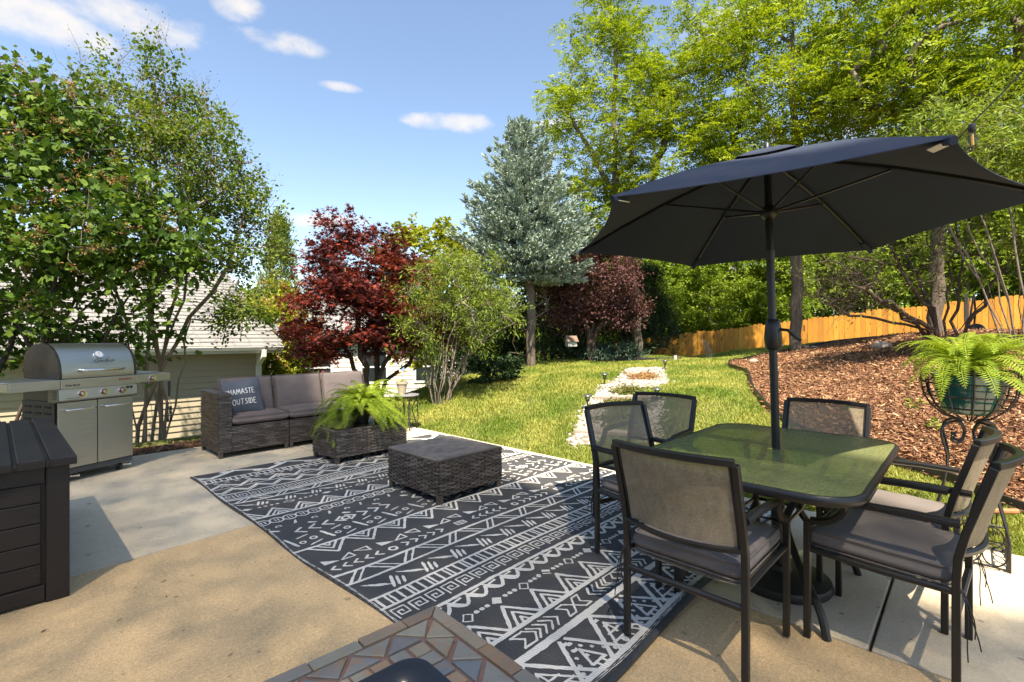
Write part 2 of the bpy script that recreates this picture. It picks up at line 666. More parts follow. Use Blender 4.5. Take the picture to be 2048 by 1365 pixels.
def make_slate():
    k = NT('slate_tile')
    oi = k.n.new('ShaderNodeObjectInfo')
    mp = k.n.new('ShaderNodeVectorMath')
    mp.operation = 'ADD'
    k.l(k.tc.outputs['Object'], mp.inputs[0])
    cb = k.n.new('ShaderNodeCombineXYZ')
    mu = k.n.new('ShaderNodeMath')
    mu.operation = 'MULTIPLY'
    mu.inputs[1].default_value = 37.0
    k.l(oi.outputs['Random'], mu.inputs[0])
    k.l(mu.outputs[0], cb.inputs[0])
    k.l(cb.outputs[0], mp.inputs[1])
    base = k.ramp(oi.outputs['Random'], [(0, (.14, .145, .14)), (.2, (.22, .20, .15)), (.4, (.115, .135, .15)), (.6, (.20, .13, .08)), (.8, (.24, .215, .16)), (1, (.15, .155, .15))])
    n = k.noise(14, 6, .65, vec=mp.outputs[0], dist=.8)
    n2 = k.noise(45, 5, .6, vec=mp.outputs[0], stretch=(1, 3, 1))
    c = k.mixc(k.ramp(n, [(.5, (0, 0, 0)), (.68, (.75, .75, .75))]), base, (.26, .135, .055))
    c = k.mixc(k.ramp(n2, [(.55, (0, 0, 0)), (.75, (.5, .5, .5))]), c, (.12, .12, .13))
    k.set(Base_Color=c, Roughness=.55)
    k.p.inputs['Specular IOR Level'].default_value = .45
    k.bump(k.noise(30, 6, .65, vec=mp.outputs[0]), .5, .006)
    return k.m


M['slate'] = make_slate()
M['grout'] = mat('grout', (.17, .10, .078), .9, var=.15, vs=40, bump=.3, bs=300)
M['lava'] = mat('lava', (.085, .035, .025), .95, var=.5, vs=20, bump=1, bs=60, bd=.02)


def make_shingle():
    k = NT('asphalt_shingle')
    b = k.n.new('ShaderNodeTexBrick')
    b.inputs['Scale'].default_value = 1
    b.inputs['Brick Width'].default_value = .30
    b.inputs['Row Height'].default_value = 9.0
    b.inputs['Mortar Size'].default_value = .006
    b.inputs['Color1'].default_value = (.20, .195, .185, 1)
    b.inputs['Color2'].default_value = (.265, .255, .24, 1)
    b.inputs['Mortar'].default_value = (.11, .105, .10, 1)
    k.l(k.tc.outputs['Object'], b.inputs['Vector'])
    c = k.mixc(.3, b.outputs['Color'], k.ramp(k.noise(30, 5, .7), [(.3, (.15, .145, .14)), (.7, (.31, .30, .28))]))
    k.set(Base_Color=c, Roughness=.9)
    return k.m


M['shingle'] = make_shingle()
M['shingle_blue'] = mat('shingle_blue', (.17, .18, .20), .9, var=.25, vs=14)


def make_rug(name, c0, c1):
    k = NT(name)
    w = k.n.new('ShaderNodeTexWave')
    w.wave_type = 'BANDS'
    w.bands_direction = 'DIAGONAL'
    w.inputs['Scale'].default_value = 24.0
    w.inputs['Distortion'].default_value = .6
    w.inputs['Detail'].default_value = 1.0
    w.inputs['Detail Scale'].default_value = 4
    mp = k.n.new('ShaderNodeMapping')
    mp.inputs['Scale'].default_value = (1.9, .55, 0)
    k.l(k.tc.outputs['Object'], mp.inputs['Vector'])
    k.l(mp.outputs[0], w.inputs['Vector'])
    n = k.noise(3, 5, .6)
    f = k.noise(220, 2, .6)
    c = k.mixc(w.outputs['Fac'], c0, c1)
    c = k.mixc(.35, c, k.ramp(f, [(.3, c0), (.7, c1)]))
    c = k.mixc(k.ramp(n, [(.5, (0, 0, 0)), (.75, (.22, .22, .22))]), c, (.16, .13, .09))
    k.set(Base_Color=c, Roughness=.85)
    k.p.inputs['Specular IOR Level'].default_value = .2
    k.bump(w.outputs['Fac'], .6, .003)
    return k.m


M['rug_dark'] = make_rug('rug_dark', (.036, .037, .039), (.092, .092, .094))
M['rug_white'] = make_rug('rug_white', (.55, .525, .475), (.72, .69, .63))


def make_needle():
    return leaf_mat('spruce_needle', [(0, (.16, .23, .18)), (.5, (.29, .37, .32)), (1, (.46, .53, .47))], .2, .6, .3)


LM = {
    'locust': leaf_mat('locust_leaf', [(0, (0.096, 0.166, 0.014)), (.5, (0.219, 0.306, 0.021)), (1, (0.420, 0.473, 0.035))], .4),
    'crape': leaf_mat('crape_leaf', [(0, (0.051, 0.099, 0.017)), (.5, (0.105, 0.178, 0.024)), (1, (0.238, 0.289, 0.037))], .35),
    'viburnum': leaf_mat('viburnum_leaf', [(0, (.03, .075, .012)), (.5, (.068, .14, .019)), (1, (.17, .25, .03))], .35),
    'flower': leaf_mat('spent_flower', [(0, (0.182, 0.091, 0.042)), (.6, (0.364, 0.182, 0.070)), (1, (0.532, 0.336, 0.154))], .2, .8),
    'seed': leaf_mat('seed_head', [(0, (0.084, 0.048, 0.026)), (1, (0.204, 0.120, 0.066))], .1, .8),
    'maple': leaf_mat('maple_leaf', [(0, (.045, .013, .018)), (.5, (.085, .020, .022)), (.8, (.17, .026, .020)), (1, (.36, .06, .03))], .3),
    'plum': leaf_mat('plum_leaf', [(0, (0.061, 0.024, 0.027)), (.6, (0.115, 0.047, 0.049)), (1, (0.230, 0.115, 0.101))], .25),
    'yellow': leaf_mat('yellow_green_leaf', [(0, (0.112, 0.165, 0.015)), (.5, (0.240, 0.285, 0.021)), (1, (0.420, 0.390, 0.030))], .4),
    'bush': leaf_mat('bush_leaf', [(0, (0.088, 0.152, 0.024)), (.5, (0.176, 0.256, 0.035)), (1, (0.336, 0.400, 0.064))], .4),
    'wood': leaf_mat('woodland_leaf', [(0, (.09, .16, .02)), (.5, (.19, .30, .03)), (1, (.38, .46, .05))], .4),
    'dark': leaf_mat('hemlock_leaf', [(0, (0.015, 0.033, 0.013)), (.7, (0.033, 0.063, 0.024)), (1, (0.068, 0.112, 0.036))], .15),
    'arbor': leaf_mat('arborvitae_leaf', [(0, (0.080, 0.136, 0.024)), (.6, (0.160, 0.224, 0.035)), (1, (0.320, 0.336, 0.080))], .25),
    'juniper': leaf_mat('juniper_leaf', [(0, (.03, .06, .045)), (1, (.085, .135, .10))], .15),
    'needle': make_needle(),
    'fern': leaf_mat('fern_leaf', [(0, (.13, .22, .018)), (.5, (.26, .37, .03)), (1, (.44, .50, .06))], .4),
    'grass': leaf_mat('grass_blade', [(0, (.11, .19, .022)), (.4, (.21, .31, .035)), (.75, (.33, .38, .05)), (1, (.48, .43, .12))], .35, .6, .25, .6),
    'cover': leaf_mat('cover_leaf', [(0, (0.075, 0.120, 0.022)), (.7, (0.165, 0.195, 0.045)), (1, (0.300, 0.195, 0.090))], .3),
}

# ---------------------------------------------------------------- terrain
def sstep(x, a, b):
    t = np.clip((np.asarray(x, float) - a) / (b - a), 0, 1)
    return t * t * (3 - 2 * t)


FS = [0, .12, 1.3, 1.87, 2.4, 4.2, 6, 7.9, 9, 10.5, 12.5, 20, 60]
FZ = [-.03, .0, .30, .42, .51, .66, .73, .77, .75, .60, .46, .35, 1.5]


def zt(x, y):
    x = np.asarray(x, float)
    y = np.asarray(y, float)
    a = x * CA + y * SA
    b = -x * SA + y * CA
    s = a - 4.2
    f = np.interp(s, FS, FZ)
    f = np.where(s > 0, f + .17 * np.clip(x - 5, 0, 3.6) * sstep(s, 1, 5), -.03)
    f = f + .02 * np.sin(x * 1.7 + y * .6) * sstep(s, .6, 2) + .015 * np.sin(y * 2.3 - x) * sstep(s, .6, 2)
    k = sstep(b, 7.5, 10.2)
    z = f * (1 - k) - .95 * k
    patio = (s < .02) & (b < 6.72)
    return np.where(patio, -.14, z)


def zt1(x, y):
    return float(zt(x, y))


def ground_pt(px, py):
    """where the line of sight through a picture point first meets the ground"""
    d = np.arange(1.5, 40, .01)
    x = (px - 1024) / 974 * d
    z = 1.3 - (py - 676) / 974 * d
    g = zt(x, d)
    i = int(np.argmax(z < g)) if np.any(z < g) else -1
    return float(x[i]), float(d[i])


def grid_mesh(name, xs, ys, zf, keep=None):
    X, Y = np.meshgrid(xs, ys, indexing='ij')
    Z = zf(X, Y)
    n, m = X.shape
    idx = np.arange(n * m).reshape(n, m)
    q = np.stack([idx[:-1, :-1], idx[1:, :-1], idx[1:, 1:], idx[:-1, 1:]], -1)
    if keep is not None:
        cx = (X[:-1, :-1] + X[1:, 1:]) / 2
        cy = (Y[:-1, :-1] + Y[1:, 1:]) / 2
        q = q[keep(cx, cy)]
    q = q.reshape(-1, 4)
    V = np.stack([X, Y, Z], -1).reshape(-1, 3)
    used = np.unique(q)
    mp = np.zeros(len(V), int)
    mp[used] = np.arange(len(used))
    return fast_mesh(name, V[used], mp[q], True)


def axis(lo, hi, fine_lo, fine_hi, h):
    a = [fine_lo - 0.0]
    st = h
    while a[-1] > lo:
        st *= 1.25
        a.append(a[-1] - st)
    b = [fine_hi]
    st = h
    while b[-1] < hi:
        st *= 1.25
        b.append(b[-1] + st)
    return np.array(sorted(a[1:]) + list(np.arange(fine_lo, fine_hi, h)) + b)


lawn = link('lawn', grid_mesh('lawn', axis(-260, 260, -9, 16, .16), axis(-60, 420, -2, 18, .16), zt), M['lawn'])
tag(lawn, 'green lawn rising from the patio to the fence', kind='structure')

# mulch bed on the right-hand rise
BED = [(2.95, 5.5), (3.18, 6.3), (3.45, 7.0), (3.80, 7.8), (4.08, 8.5), (4.2, 9.1), (4.32, 9.7), (4.75, 10.4), (5.6, 10.9), (7.0, 11.2),
       (9.0, 11.2), (12.5, 10.8), (14, 8), (12, 3.0), (8, 1.2), (5.0, 1.55), (4.0, 2.35), (3.62, 2.95), (3.42, 3.35), (3.36, 3.75),
       (3.12, 4.3), (2.92, 4.9)]


def smooth_loop(P, n=8):
    P = np.array(P)
    out = []
    m = len(P)
    for i in range(m):
        p0, p1, p2, p3 = P[i - 1], P[i], P[(i + 1) % m], P[(i + 2) % m]
        for k in range(n):
            t = k / n
            out.append(.5 * ((2 * p1) + (-p0 + p2) * t + (2 * p0 - 5 * p1 + 4 * p2 - p3) * t * t + (-p0 + 3 * p1 - 3 * p2 + p3) * t ** 3))
    return np.array(out)


BEDS = smooth_loop(BED)


def in_poly(x, y, P):
    x = np.asarray(x, float)
    y = np.asarray(y, float)
    r = np.zeros(x.shape, bool)
    for i in range(len(P)):
        x1, y1 = P[i]
        x2, y2 = P[i - 1]
        c = ((y1 > y) != (y2 > y)) & (x < (x2 - x1) * (y - y1) / (y2 - y1 + 1e-12) + x1)
        r ^= c
    return r


def zbed(x, y):
    return zt(x, y) + .035 + .02 * np.sin(x * 5.1 + y * 3.3) * np.sin(y * 4.2 - x * 2.2)


bx = np.arange(2.8, 14.2, .12)
by = np.arange(1.1, 11.4, .12)
bed = link('mulch_bed', grid_mesh('mulch_bed', bx, by, zbed, lambda x, y: in_poly(x, y, BEDS)), M['mulch'])
tag(bed, 'red brown bark mulch bed on the right hand rise', kind='structure')
eb = MB()
E0 = BEDS
n = len(E0)
for i in range(n):
    p, q = E0[i], E0[(i + 1) % n]
    dx, dy = q - p
    L = math.hypot(dx, dy)
    nx, ny = -dy / L * .012, dx / L * .012
    z0, z1 = zt1(*p), zt1(*q)
    vs = [(p[0] - nx, p[1] - ny, z0 - .12), (q[0] - nx, q[1] - ny, z1 - .12), (q[0] + nx, q[1] + ny, z1 - .12), (p[0] + nx, p[1] + ny, z0 - .12)]
    vs += [(v[0], v[1], v[2] + .205) for v in vs]
    eb.add(vs, [(0, 1, 5, 4), (2, 3, 7, 6), (4, 5, 6, 7)])
edging = eb.build('bed_edging', M['bronze_metal'])
tag(edging, 'thin dark edging strip curving around the mulch bed', 'garden edging')

# planting strip behind the patio, by the neighbour's wall
sa = np.arange(-5.5, 4.1, .15)
sb = np.arange(6.70, 7.16, .11)


def zstrip(A_, B_):
    return zt(A_ * CA - B_ * SA, A_ * SA + B_ * CA) + .03


gm = grid_mesh('mulch_strip', sa, sb, zstrip)
v = np.empty(len(gm.vertices) * 3, np.float32)
gm.vertices.foreach_get('co', v)
v = v.reshape(-1, 3)
v[:, 0], v[:, 1] = v[:, 0] * CA - v[:, 1] * SA, v[:, 0] * SA + v[:, 1] * CA
gm.vertices.foreach_set('co', v.ravel())
tag(link('mulch_strip', gm, M['mulch']), 'dark mulch strip along the back edge of the patio', kind='structure')

# patio: a dark joint bed, then the poured slabs on it with open joints
pb = MB()
pb.b2((-.55, -4.5, -.16), (4.195, 6.695, -.022))
patio = pb.build('patio', mat('joint_dirt', (.09, .065, .045), .95, var=.4, vs=20))
patio.rotation_euler = (0, 0, YAW)
tag(patio, 'concrete patio of tan and grey slabs', kind='structure')


def slab(a0, b0, a1, b1, m, z=0.0, cut=None):
    mb = MB()
    poly = cut or [(a0, b0), (a1, b0), (a1, b1), (a0, b1)]
    mb.prism(poly, -.12, z)
    return mb.build('slab', m, patio, bevel=.006)


J = .005
slab(0, 0, 0, 0, M['concrete_tan'], 0, [(-.55, -4.5), (2.49, -4.5), (2.49, 3.73), (-.55, 3.50)])
slab(0, 0, 0, 0, M['concrete_grey'], 0, [(-.55, 3.512), (2.49, 3.742), (2.49, 6.70), (-.55, 6.70)])
slab(2.502, -4.5, 4.20, .30, M['concrete_grey'], 0)
slab(2.502, .312, 4.20, 3.76, M['concrete_grey'], 0)
slab(2.502, 3.772, 4.20, 6.70, M['concrete_grey'], 0)

# unseen house wall added well behind the camera to cover reflections
hw = MB()
hw.b2((-4.0, -7.5, -.3), (-3.62, 6.6, 2.75))
for i in range(15):
    z = .05 + i * .18
    hw.add([(-3.62, -7.5, z), (-3.62, 6.6, z), (-3.60, 6.6, z), (-3.60, -7.5, z), (-3.617, -7.5, z + .178), (-3.617, 6.6, z + .178)], [(3, 2, 5, 4), (0, 1, 2, 3)])
hw.prism([(-4.0, -7.8), (-3.3, -7.8), (-3.3, 6.9), (-4.0, 6.9)], 2.75, 2.9)
hw.add([(-3.3, -7.8, 2.91), (-3.3, 6.9, 2.91), (-8, 6.9, 4.6), (-8, -7.8, 4.6)], [(0, 1, 2, 3)])
house = hw.build('unseen_house_wall', M['white_siding'])
house.rotation_euler = (0, 0, YAW)
tag(house, 'unseen pale sided house wall and eave added behind the patio', kind='structure')

# ---------------------------------------------------------------- neighbour's building with the pale roof
def clap_wall(parent, L, z0, z1, expo, m, x0, y=0.0, sign=-1):
    """lapped boards, each one a part; the wall runs along x and faces sign*y"""
    me = None
    k = 0
    z = z0
    while z < z1 - .01:
        h = min(expo, z1 - z)
        mb = MB()
        t = .022
        pr = [(y, 0), (y + sign * t, 0), (y + sign * t, .006), (y + sign * .002, h + .012), (y, h + .012)]
        mb.prism_x(pr, x0, x0 + L)
        if me is None or h < expo - 1e-4:
            me = mb.mesh('siding_board')
        o = link('siding_board', me, m, parent)
        o.location = (0, sign * .0005 * (k % 2), z)
        z += expo
        k += 1


sx, sy = -5.43, 10.5
shed = thing('neighbour_building', 'low beige clapboard building with pale shingle roof behind the grill', 'building', (sx, sy, -1.0), YAW)
wl = MB()
wl.b2((-13, .016, -.3), (0, 6.9, 2.02))
wl.build('wall', M['cream_siding'], shed)
clap_wall(shed, 12.9, -.2, 1.98, .115, M['cream_siding'], -13.0, .014)
tr = MB()
tr.b2((-.075, -.012, -.3), (.03, .10, 2.0))
tr.build('corner_trim', M['white_paint'], shed, bevel=.004)
rise, run, ov = 1.78, 3.55, .32
ez = 2.09
sf = MB()
sf.b2((-13.2, -ov + .02, ez - .085), (.33, .012, ez - .065))
sf.build('soffit', M['soffit'], shed)
fs = MB()
fs.b2((-13.2, -ov, ez - .11), (.33, -ov + .02, ez + .03))
fs.build('fascia', M['white_paint'], shed)
gu = MB()
gu.prism_x([(-ov - .002, ez - .07), (-ov - .075, ez - .05), (-ov - .10, ez + .015), (-ov - .10, ez + .03), (-ov - .09, ez + .03), (-ov - .09, ez + .0), (-ov - .012, ez - .01), (-ov - .012, ez + .03), (-ov - .002, ez + .03)], -13.2, .34)
gu.build('gutter', M['white_paint'], shed)
rf = MB()
for sgn in (0, 1):
    y0, y1 = (-ov, run) if sgn == 0 else (2 * run + ov, run)
    z0, z1 = ez + .03, ez + .03 + rise * (run + ov) / run
    vs = [(-13.2, y0, z0), (.36, y0, z0), (.36, y1, z1), (-13.2, y1, z1)]
    vs += [(p[0], p[1], p[2] - .10) for p in vs]
    f = [(0, 1, 2, 3), (7, 6, 5, 4), (0, 4, 5, 1), (1, 5, 6, 2), (2, 6, 7, 3), (3, 7, 4, 0)]
    rf.add(vs, f)
rf.add([(.0, 0, 2.0), (.0, 2 * run, 2.0), (.0, run, 2.0 + rise)], [(0, 1, 2)])
roof = rf.build('roof', M['shingle'], shed)
slope = math.atan2(rise, run)
nrow = 24
rl = (run + ov) / math.cos(slope) / nrow
sh_me = []
for v_ in range(3):
    mb = MB()
    r2 = random.Random(v_)
    x = -6.78
    t0 = .018
    while x < 6.78:
        w = min(.30 - .008, 6.78 - x)
        t1 = t0 + r2.uniform(-.003, .004)
        mb.add([(x, -.012, 0), (x + w, -.012, 0), (x + w, rl, .0), (x, rl, .0), (x, -.012, t1), (x + w, -.012, t1), (x + w, rl, .003), (x, rl, .003)],
               [(0, 1, 5, 4), (4, 5, 6, 7), (1, 2, 6, 5), (3, 0, 4, 7)])
        x += .30
    sh_me.append(mb.mesh('shingle_course'))
for i in range(nrow):
    o = link('shingle_course', sh_me[i % 3], M['shingle'], roof)
    d = i * rl
    o.location = (-6.42 + [.0, .11, .05][i % 3] * .4, -ov + d * math.cos(slope), ez + .034 + d * math.sin(slope))
    o.rotation_euler = (slope, 0, 0)
vp = MB()
vp.cyl((-2.25, run - .9, 3.3), (-2.25, run - .9, 3.80), .05, n=10)
vp.lathe([(.16, 0), (.06, .12)], (-2.25, run - .9, 3.40), 12)
vp.build('vent_pipe', M['white_paint'], roof, smooth=True)
sk = MB()
sk.box((-3.7, 1.55, 2.98), (1.15, 1.1, .16), rx=slope)
sk.build('skylight', mat('skylight_grey', (.10, .10, .105), .5), roof, bevel=.01)
ds = MB()
ds.tube([(-.06, -ov - .05, ez - .05), (-.06, -ov - .05, ez - .16), (-.06, -.06, ez - .38), (-.06, -.06, -.3)], .06, 4)
ds.build('downspout', M['white_paint'], shed)

pr = thing('porch_roof', 'small porch with blue grey roof on an orange wooden post', 'porch', (-6.55, 14.0, -1.0), YAW)
mb = MB()
mb.add([(-2.8, -.3, 2.10), (.2, -.3, 2.10), (.2, 1.8, 2.95), (-2.8, 1.8, 2.95), (-2.8, -.3, 2.0), (.2, -.3, 2.0), (.2, 1.8, 2.85), (-2.8, 1.8, 2.85)],
       [(0, 1, 2, 3), (7, 6, 5, 4), (0, 4, 5, 1), (1, 5, 6, 2), (2, 6, 7, 3), (3, 7, 4, 0)])
mb.build('roof', M['shingle_blue'], pr)
mb = MB()
mb.b2((-2.8, -.15, 1.80), (.1, .0, 1.99))
mb.build('beam', M['post_wood'], pr)
for x in (-.15, -2.6):
    mb = MB()
    mb.b2((x - .07, -.15, -.3), (x + .07, -.01, 1.80))
    mb.build('post', M['post_wood'], pr)

far = thing('white_house', 'white sided house glimpsed behind the red maple', 'house', (-3.4, 19.0, -1.2), math.radians(14))
mb = MB()
mb.b2((-5.6, .02, -.4), (1.7, 6, 2.55))
mb.build('wall', M['white_siding'], far)
clap_wall(far, 7.3, -.3, 2.5, .17, M['white_siding'], -5.6, .018)
mb = MB()
mb.add([(-6, -.4, 2.5), (2.1, -.4, 2.5), (2.1, 3, 4.2), (-6, 3, 4.2), (2.1, 6.4, 2.5), (-6, 6.4, 2.5)], [(0, 1, 2, 3), (3, 2, 4, 5), (1, 4, 2), (0, 3, 5), (0, 5, 4, 1)])
mb.build('roof', M['shingle'], far)
for wx in (-3.9, -1.9, .1):
    mb = MB()
    for (lo, hi) in (((wx - .52, -.03, .75), (wx - .44, .03, 2.05)), ((wx + .44, -.03, .75), (wx + .52, .03, 2.05)),
                     ((wx - .44, -.03, 1.97), (wx + .44, .03, 2.05)), ((wx - .44, -.03, .75), (wx + .44, .03, .83)), ((wx - .44, -.028, 1.36), (wx + .44, .02, 1.42))):
        mb.b2(lo, hi)
    wf = mb.build('window', M['white_paint'], far)
    mb = MB()
    mb.b2((wx - .44, -.012, .83), (wx + .44, .016, 1.97))
    mb.build('pane', M['window_glass'], wf)

# ---------------------------------------------------------------- cedar fence
F1 = np.array([5.01, 16.5])
F2 = np.array([14.08, 13.5])
fd = (F2 - F1) / np.linalg.norm(F2 - F1)
fyaw = math.atan2(fd[1], fd[0])
fence = thing('cedar_fence', 'orange stained dog eared picket fence at the top of the yard', 'fence', (float(F1[0]), float(F1[1]), 0), fyaw)
pk = []
for v_ in range(6):
    mb = MB()
    w = .134 + .003 * (v_ % 3 - 1)
    H_ = 1.85 + .012 * (v_ - 2.5)
    e = .03 + .004 * (v_ % 2)
    mb.v = []
    poly = [(-w / 2, 0), (w / 2, 0), (w / 2, H_ - e), (w / 2 - e, H_), (-w / 2 + e, H_), (-w / 2, H_ - e)]
    vs = [(p[0], -.009, p[1] - 1.85) for p in poly] + [(p[0], .009, p[1] - 1.85) for p in poly]
    mb.add(vs, [tuple(range(6)), tuple(reversed(range(6, 12)))] + [(i, 6 + i, 6 + (i + 1) % 6, (i + 1) % 6) for i in range(6)])
    pk.append(mb.mesh('picket'))


def fence_top(t):
    return float(np.interp(t, [-2, 0, 6, 9.6, 14], [1.17, 1.33, 2.10, 2.50, 2.9]))


npk = 0
t = -1.4
while t < 12.6:
    o = link('picket', pk[random.randrange(6)], M['cedar'], fence)
    o.location = (t, random.uniform(-.003, .003), fence_top(t) + random.uniform(-.008, .008))
    o.rotation_euler = (0, random.uniform(-.006, .006), 0)
    t += .1395
    npk += 1
for zz in (-.28, -1.0, -1.6):
    mb = MB()
    for t0 in np.arange(-1.4, 12.4, 1.2):
        t1 = t0 + 1.2
        mb.tube([(t0, .035, fence_top(t0) + zz), (t1, .035, fence_top(t1) + zz)], .03, 4)
    mb.build('rail', M['cedar'], fence)
for t0 in np.arange(-1.2, 12.6, 2.4):
    mb = MB()
    mb.box((t0, .10, fence_top(t0) - 1.0), (.09, .09, 2.1))
    mb.build('post', M['cedar'], fence)

# ---------------------------------------------------------------- leaves and trees
def tri(*f):
    return np.array(f)


T_KITE = (np.array([(0, 0, 0), (.24, .42, .07), (0, 1, -.06), (-.24, .42, .07)]), tri((0, 1, 2), (0, 2, 3)))
T_THIN = (np.array([(0, 0, 0), (.13, .42, .03), (0, 1, -.08), (-.13, .42, .03)]), tri((0, 1, 2), (0, 2, 3)))
T_NEEDLE = (np.array([(0, 0, 0), (.17, .45, .03), (0, 1, 0), (-.17, .45, .03)]), tri((0, 1, 2), (0, 2, 3)))
T_OVAL = (np.array([(0, 0, 0), (.27, .22, .06), (.31, .58, .07), (0, 1, -.08), (-.31, .58, .07), (-.27, .22, .06), (0, .5, 0)]),
          tri((6, 0, 1), (6, 1, 2), (6, 2, 3), (6, 3, 4), (6, 4, 5), (6, 5, 0)))


def lobed(angs, rads, notch, base):
    pts = [(0, 0.30, 0)]
    out = [(base[1] * math.sin(-base[0]), .30 + base[1] * math.cos(base[0]))]
    for i, (a, r) in enumerate(zip(angs, rads)):
        out.append((r * math.sin(a), .30 + r * math.cos(a)))
        if i < len(angs) - 1:
            m = (a + angs[i + 1]) / 2
            out.append((notch * math.sin(m), .30 + notch * math.cos(m)))
    out.append((base[1] * math.sin(base[0]), .30 + base[1] * math.cos(base[0])))
    pts += [(p[0], p[1], -.10 * math.hypot(p[0], p[1] - .3)) for p in out]
    n = len(pts)
    return np.array(pts), np.array([(0, i + 1, i) for i in range(1, n - 1)] + [(0, 1, n - 1)])


T_STAR = lobed([-1.9, -1.0, 0, 1.0, 1.9], [.50, .68, .75, .68, .50], .20, (2.7, .2))
T_LOBE = lobed([-1.05, 0, 1.05], [.55, .70, .55], .36, (2.2, .42))


def unit(v):
    return v / np.maximum(np.linalg.norm(v, axis=-1, keepdims=True), 1e-9)


def leaf_obj(name, P, D, N, S, tmpl, m, parent):
    tv, tf = tmpl
    D = unit(D)
    side = unit(np.cross(D, N))
    N2 = np.cross(side, D)
    S = np.broadcast_to(np.asarray(S, float), (len(P),))
    V = P[:, None, :] + S[:, None, None] * (tv[None, :, 0:1] * side[:, None] + tv[None, :, 1:2] * D[:, None] + tv[None, :, 2:3] * N2[:, None])
    k = len(tv)
    Fc = (tf[None] + (np.arange(len(P)) * k)[:, None, None]).reshape(-1, 3)
    return link(name, fast_mesh(name, V.reshape(-1, 3), Fc), m, parent)


def rnd(r, n):
    return unit(r.normal(size=(n, 3)))


def sway(path, r, amp):
    p = np.array(path, float)
    for i in range(1, len(p) - 1):
        p[i] += r.normal(size=3) * amp * np.array([1, 1, .4])
    return p


class Skeleton:
    def __init__(s, seed):
        s.r = np.random.default_rng(seed)
        s.pos = []
        s.par = []
        s.chains = []

    def trunk(s, path, step=.3, amp=.02):
        P = [np.array(path[0], float)]
        for i in range(len(path) - 1):
            a, b = np.array(path[i], float), np.array(path[i + 1], float)
            n = max(1, int(np.linalg.norm(b - a) / step))
            for k in range(1, n + 1):
                P.append(a + (b - a) * k / n + s.r.normal(size=3) * amp)
        s._chain(-1, P)

    def _chain(s, root, P):
        ids = [root] if root >= 0 else []
        for p in P:
            s.pos.append(p)
            s.par.append(ids[-1] if ids else -1)
            ids.append(len(s.pos) - 1)
        s.chains.append(ids)
        return ids

    def reach(s, targets, step=.3, lift=.45, wob=.05, minz=None, arch=.22):
        T = np.array(targets, float)
        base = np.array(s.pos[0])
        for t in T[np.argsort(np.linalg.norm(T - base, axis=1))]:
            A_ = np.array(s.pos)
            d = np.linalg.norm(A_ - t, axis=1)
            cost = d + lift * np.maximum(0, A_[:, 2] - t[2] + .35 * d)
            if minz is not None:
                cost = cost + 5 * (A_[:, 2] < minz)
            i = int(np.argmin(cost))
            a = A_[i]
            L = d[i]
            if L < .03:
                continue
            n = max(2, int(L / step) + 1)
            mid = (a + t) / 2 + np.array([0, 0, arch * L * .5]) + s.r.normal(size=3) * wob * L
            P = []
            for k in range(1, n + 1):
                u = k / n
                P.append((1 - u) ** 2 * a + 2 * u * (1 - u) * mid + u * u * t)
            s._chain(i, P)

    def radii(s, tip, root):
        n = len(s.pos)
        cnt = np.zeros(n)
        has = np.zeros(n, bool)
        for i in range(n):
            if s.par[i] >= 0:
                has[s.par[i]] = True
        cnt[~has] = 1
        for i in range(n - 1, -1, -1):
            if s.par[i] >= 0:
                cnt[s.par[i]] += cnt[i]
        raw = cnt ** (1 / 2.1)
        k = (root - tip) / max(raw.max() - 1, 1e-6)
        s.rad = tip + (raw - 1) * k
        return s.rad

    def mesh(s, name, n=6):
        Vs, Fs, off = [], [], 0
        pos = np.array(s.pos)
        ang = 2 * PI * np.arange(n) / n
        ca, sa_ = np.cos(ang), np.sin(ang)
        for ids in s.chains:
            if len(ids) < 2:
                continue
            P = pos[ids]
            R_ = s.rad[ids].copy()
            if s.par[ids[1]] != -1 and ids[1] != ids[0] + 1:
                R_[0] = min(R_[0], R_[1] * 1.4)
            tg = np.gradient(P, axis=0)
            tg = unit(tg)
            ref = np.array([.31, .17, .93]) if abs(tg[0, 2]) < .85 else np.array([1, .1, 0])
            u = unit(np.cross(tg, ref))
            w = np.cross(tg, u)
            V = P[:, None] + R_[:, None, None] * (ca[None, :, None] * u[:, None] + sa_[None, :, None] * w[:, None])
            m = len(ids)
            idx = off + np.arange(m * n).reshape(m, n)
            nx = np.roll(idx, -1, axis=1)
            Fs.append(np.stack([idx[:-1], nx[:-1], nx[1:], idx[1:]], -1).reshape(-1, 4))
            Vs.append(V.reshape(-1, 3))
            off += m * n
        return fast_mesh(name, np.concatenate(Vs), np.concatenate(Fs), True)

    def build(s, m, parent, tip=.005, root=.1, n=6, name='trunk'):
        s.radii(tip, root)
        return link(name, s.mesh(name, n), m, parent)


def blobs(r, n, c, rad, zmin=None, hollow=.35):
    """points spread through an uneven ellipsoid, more of them near its outside"""
    d = rnd(r, n)
    u = hollow + (1 - hollow) * r.random(n) ** .55
    p = np.array(c) + d * u[:, None] * np.array(rad)
    if zmin is not None:
        p[:, 2] = np.maximum(p[:, 2], zmin + r.random(n) * .3)
    return p


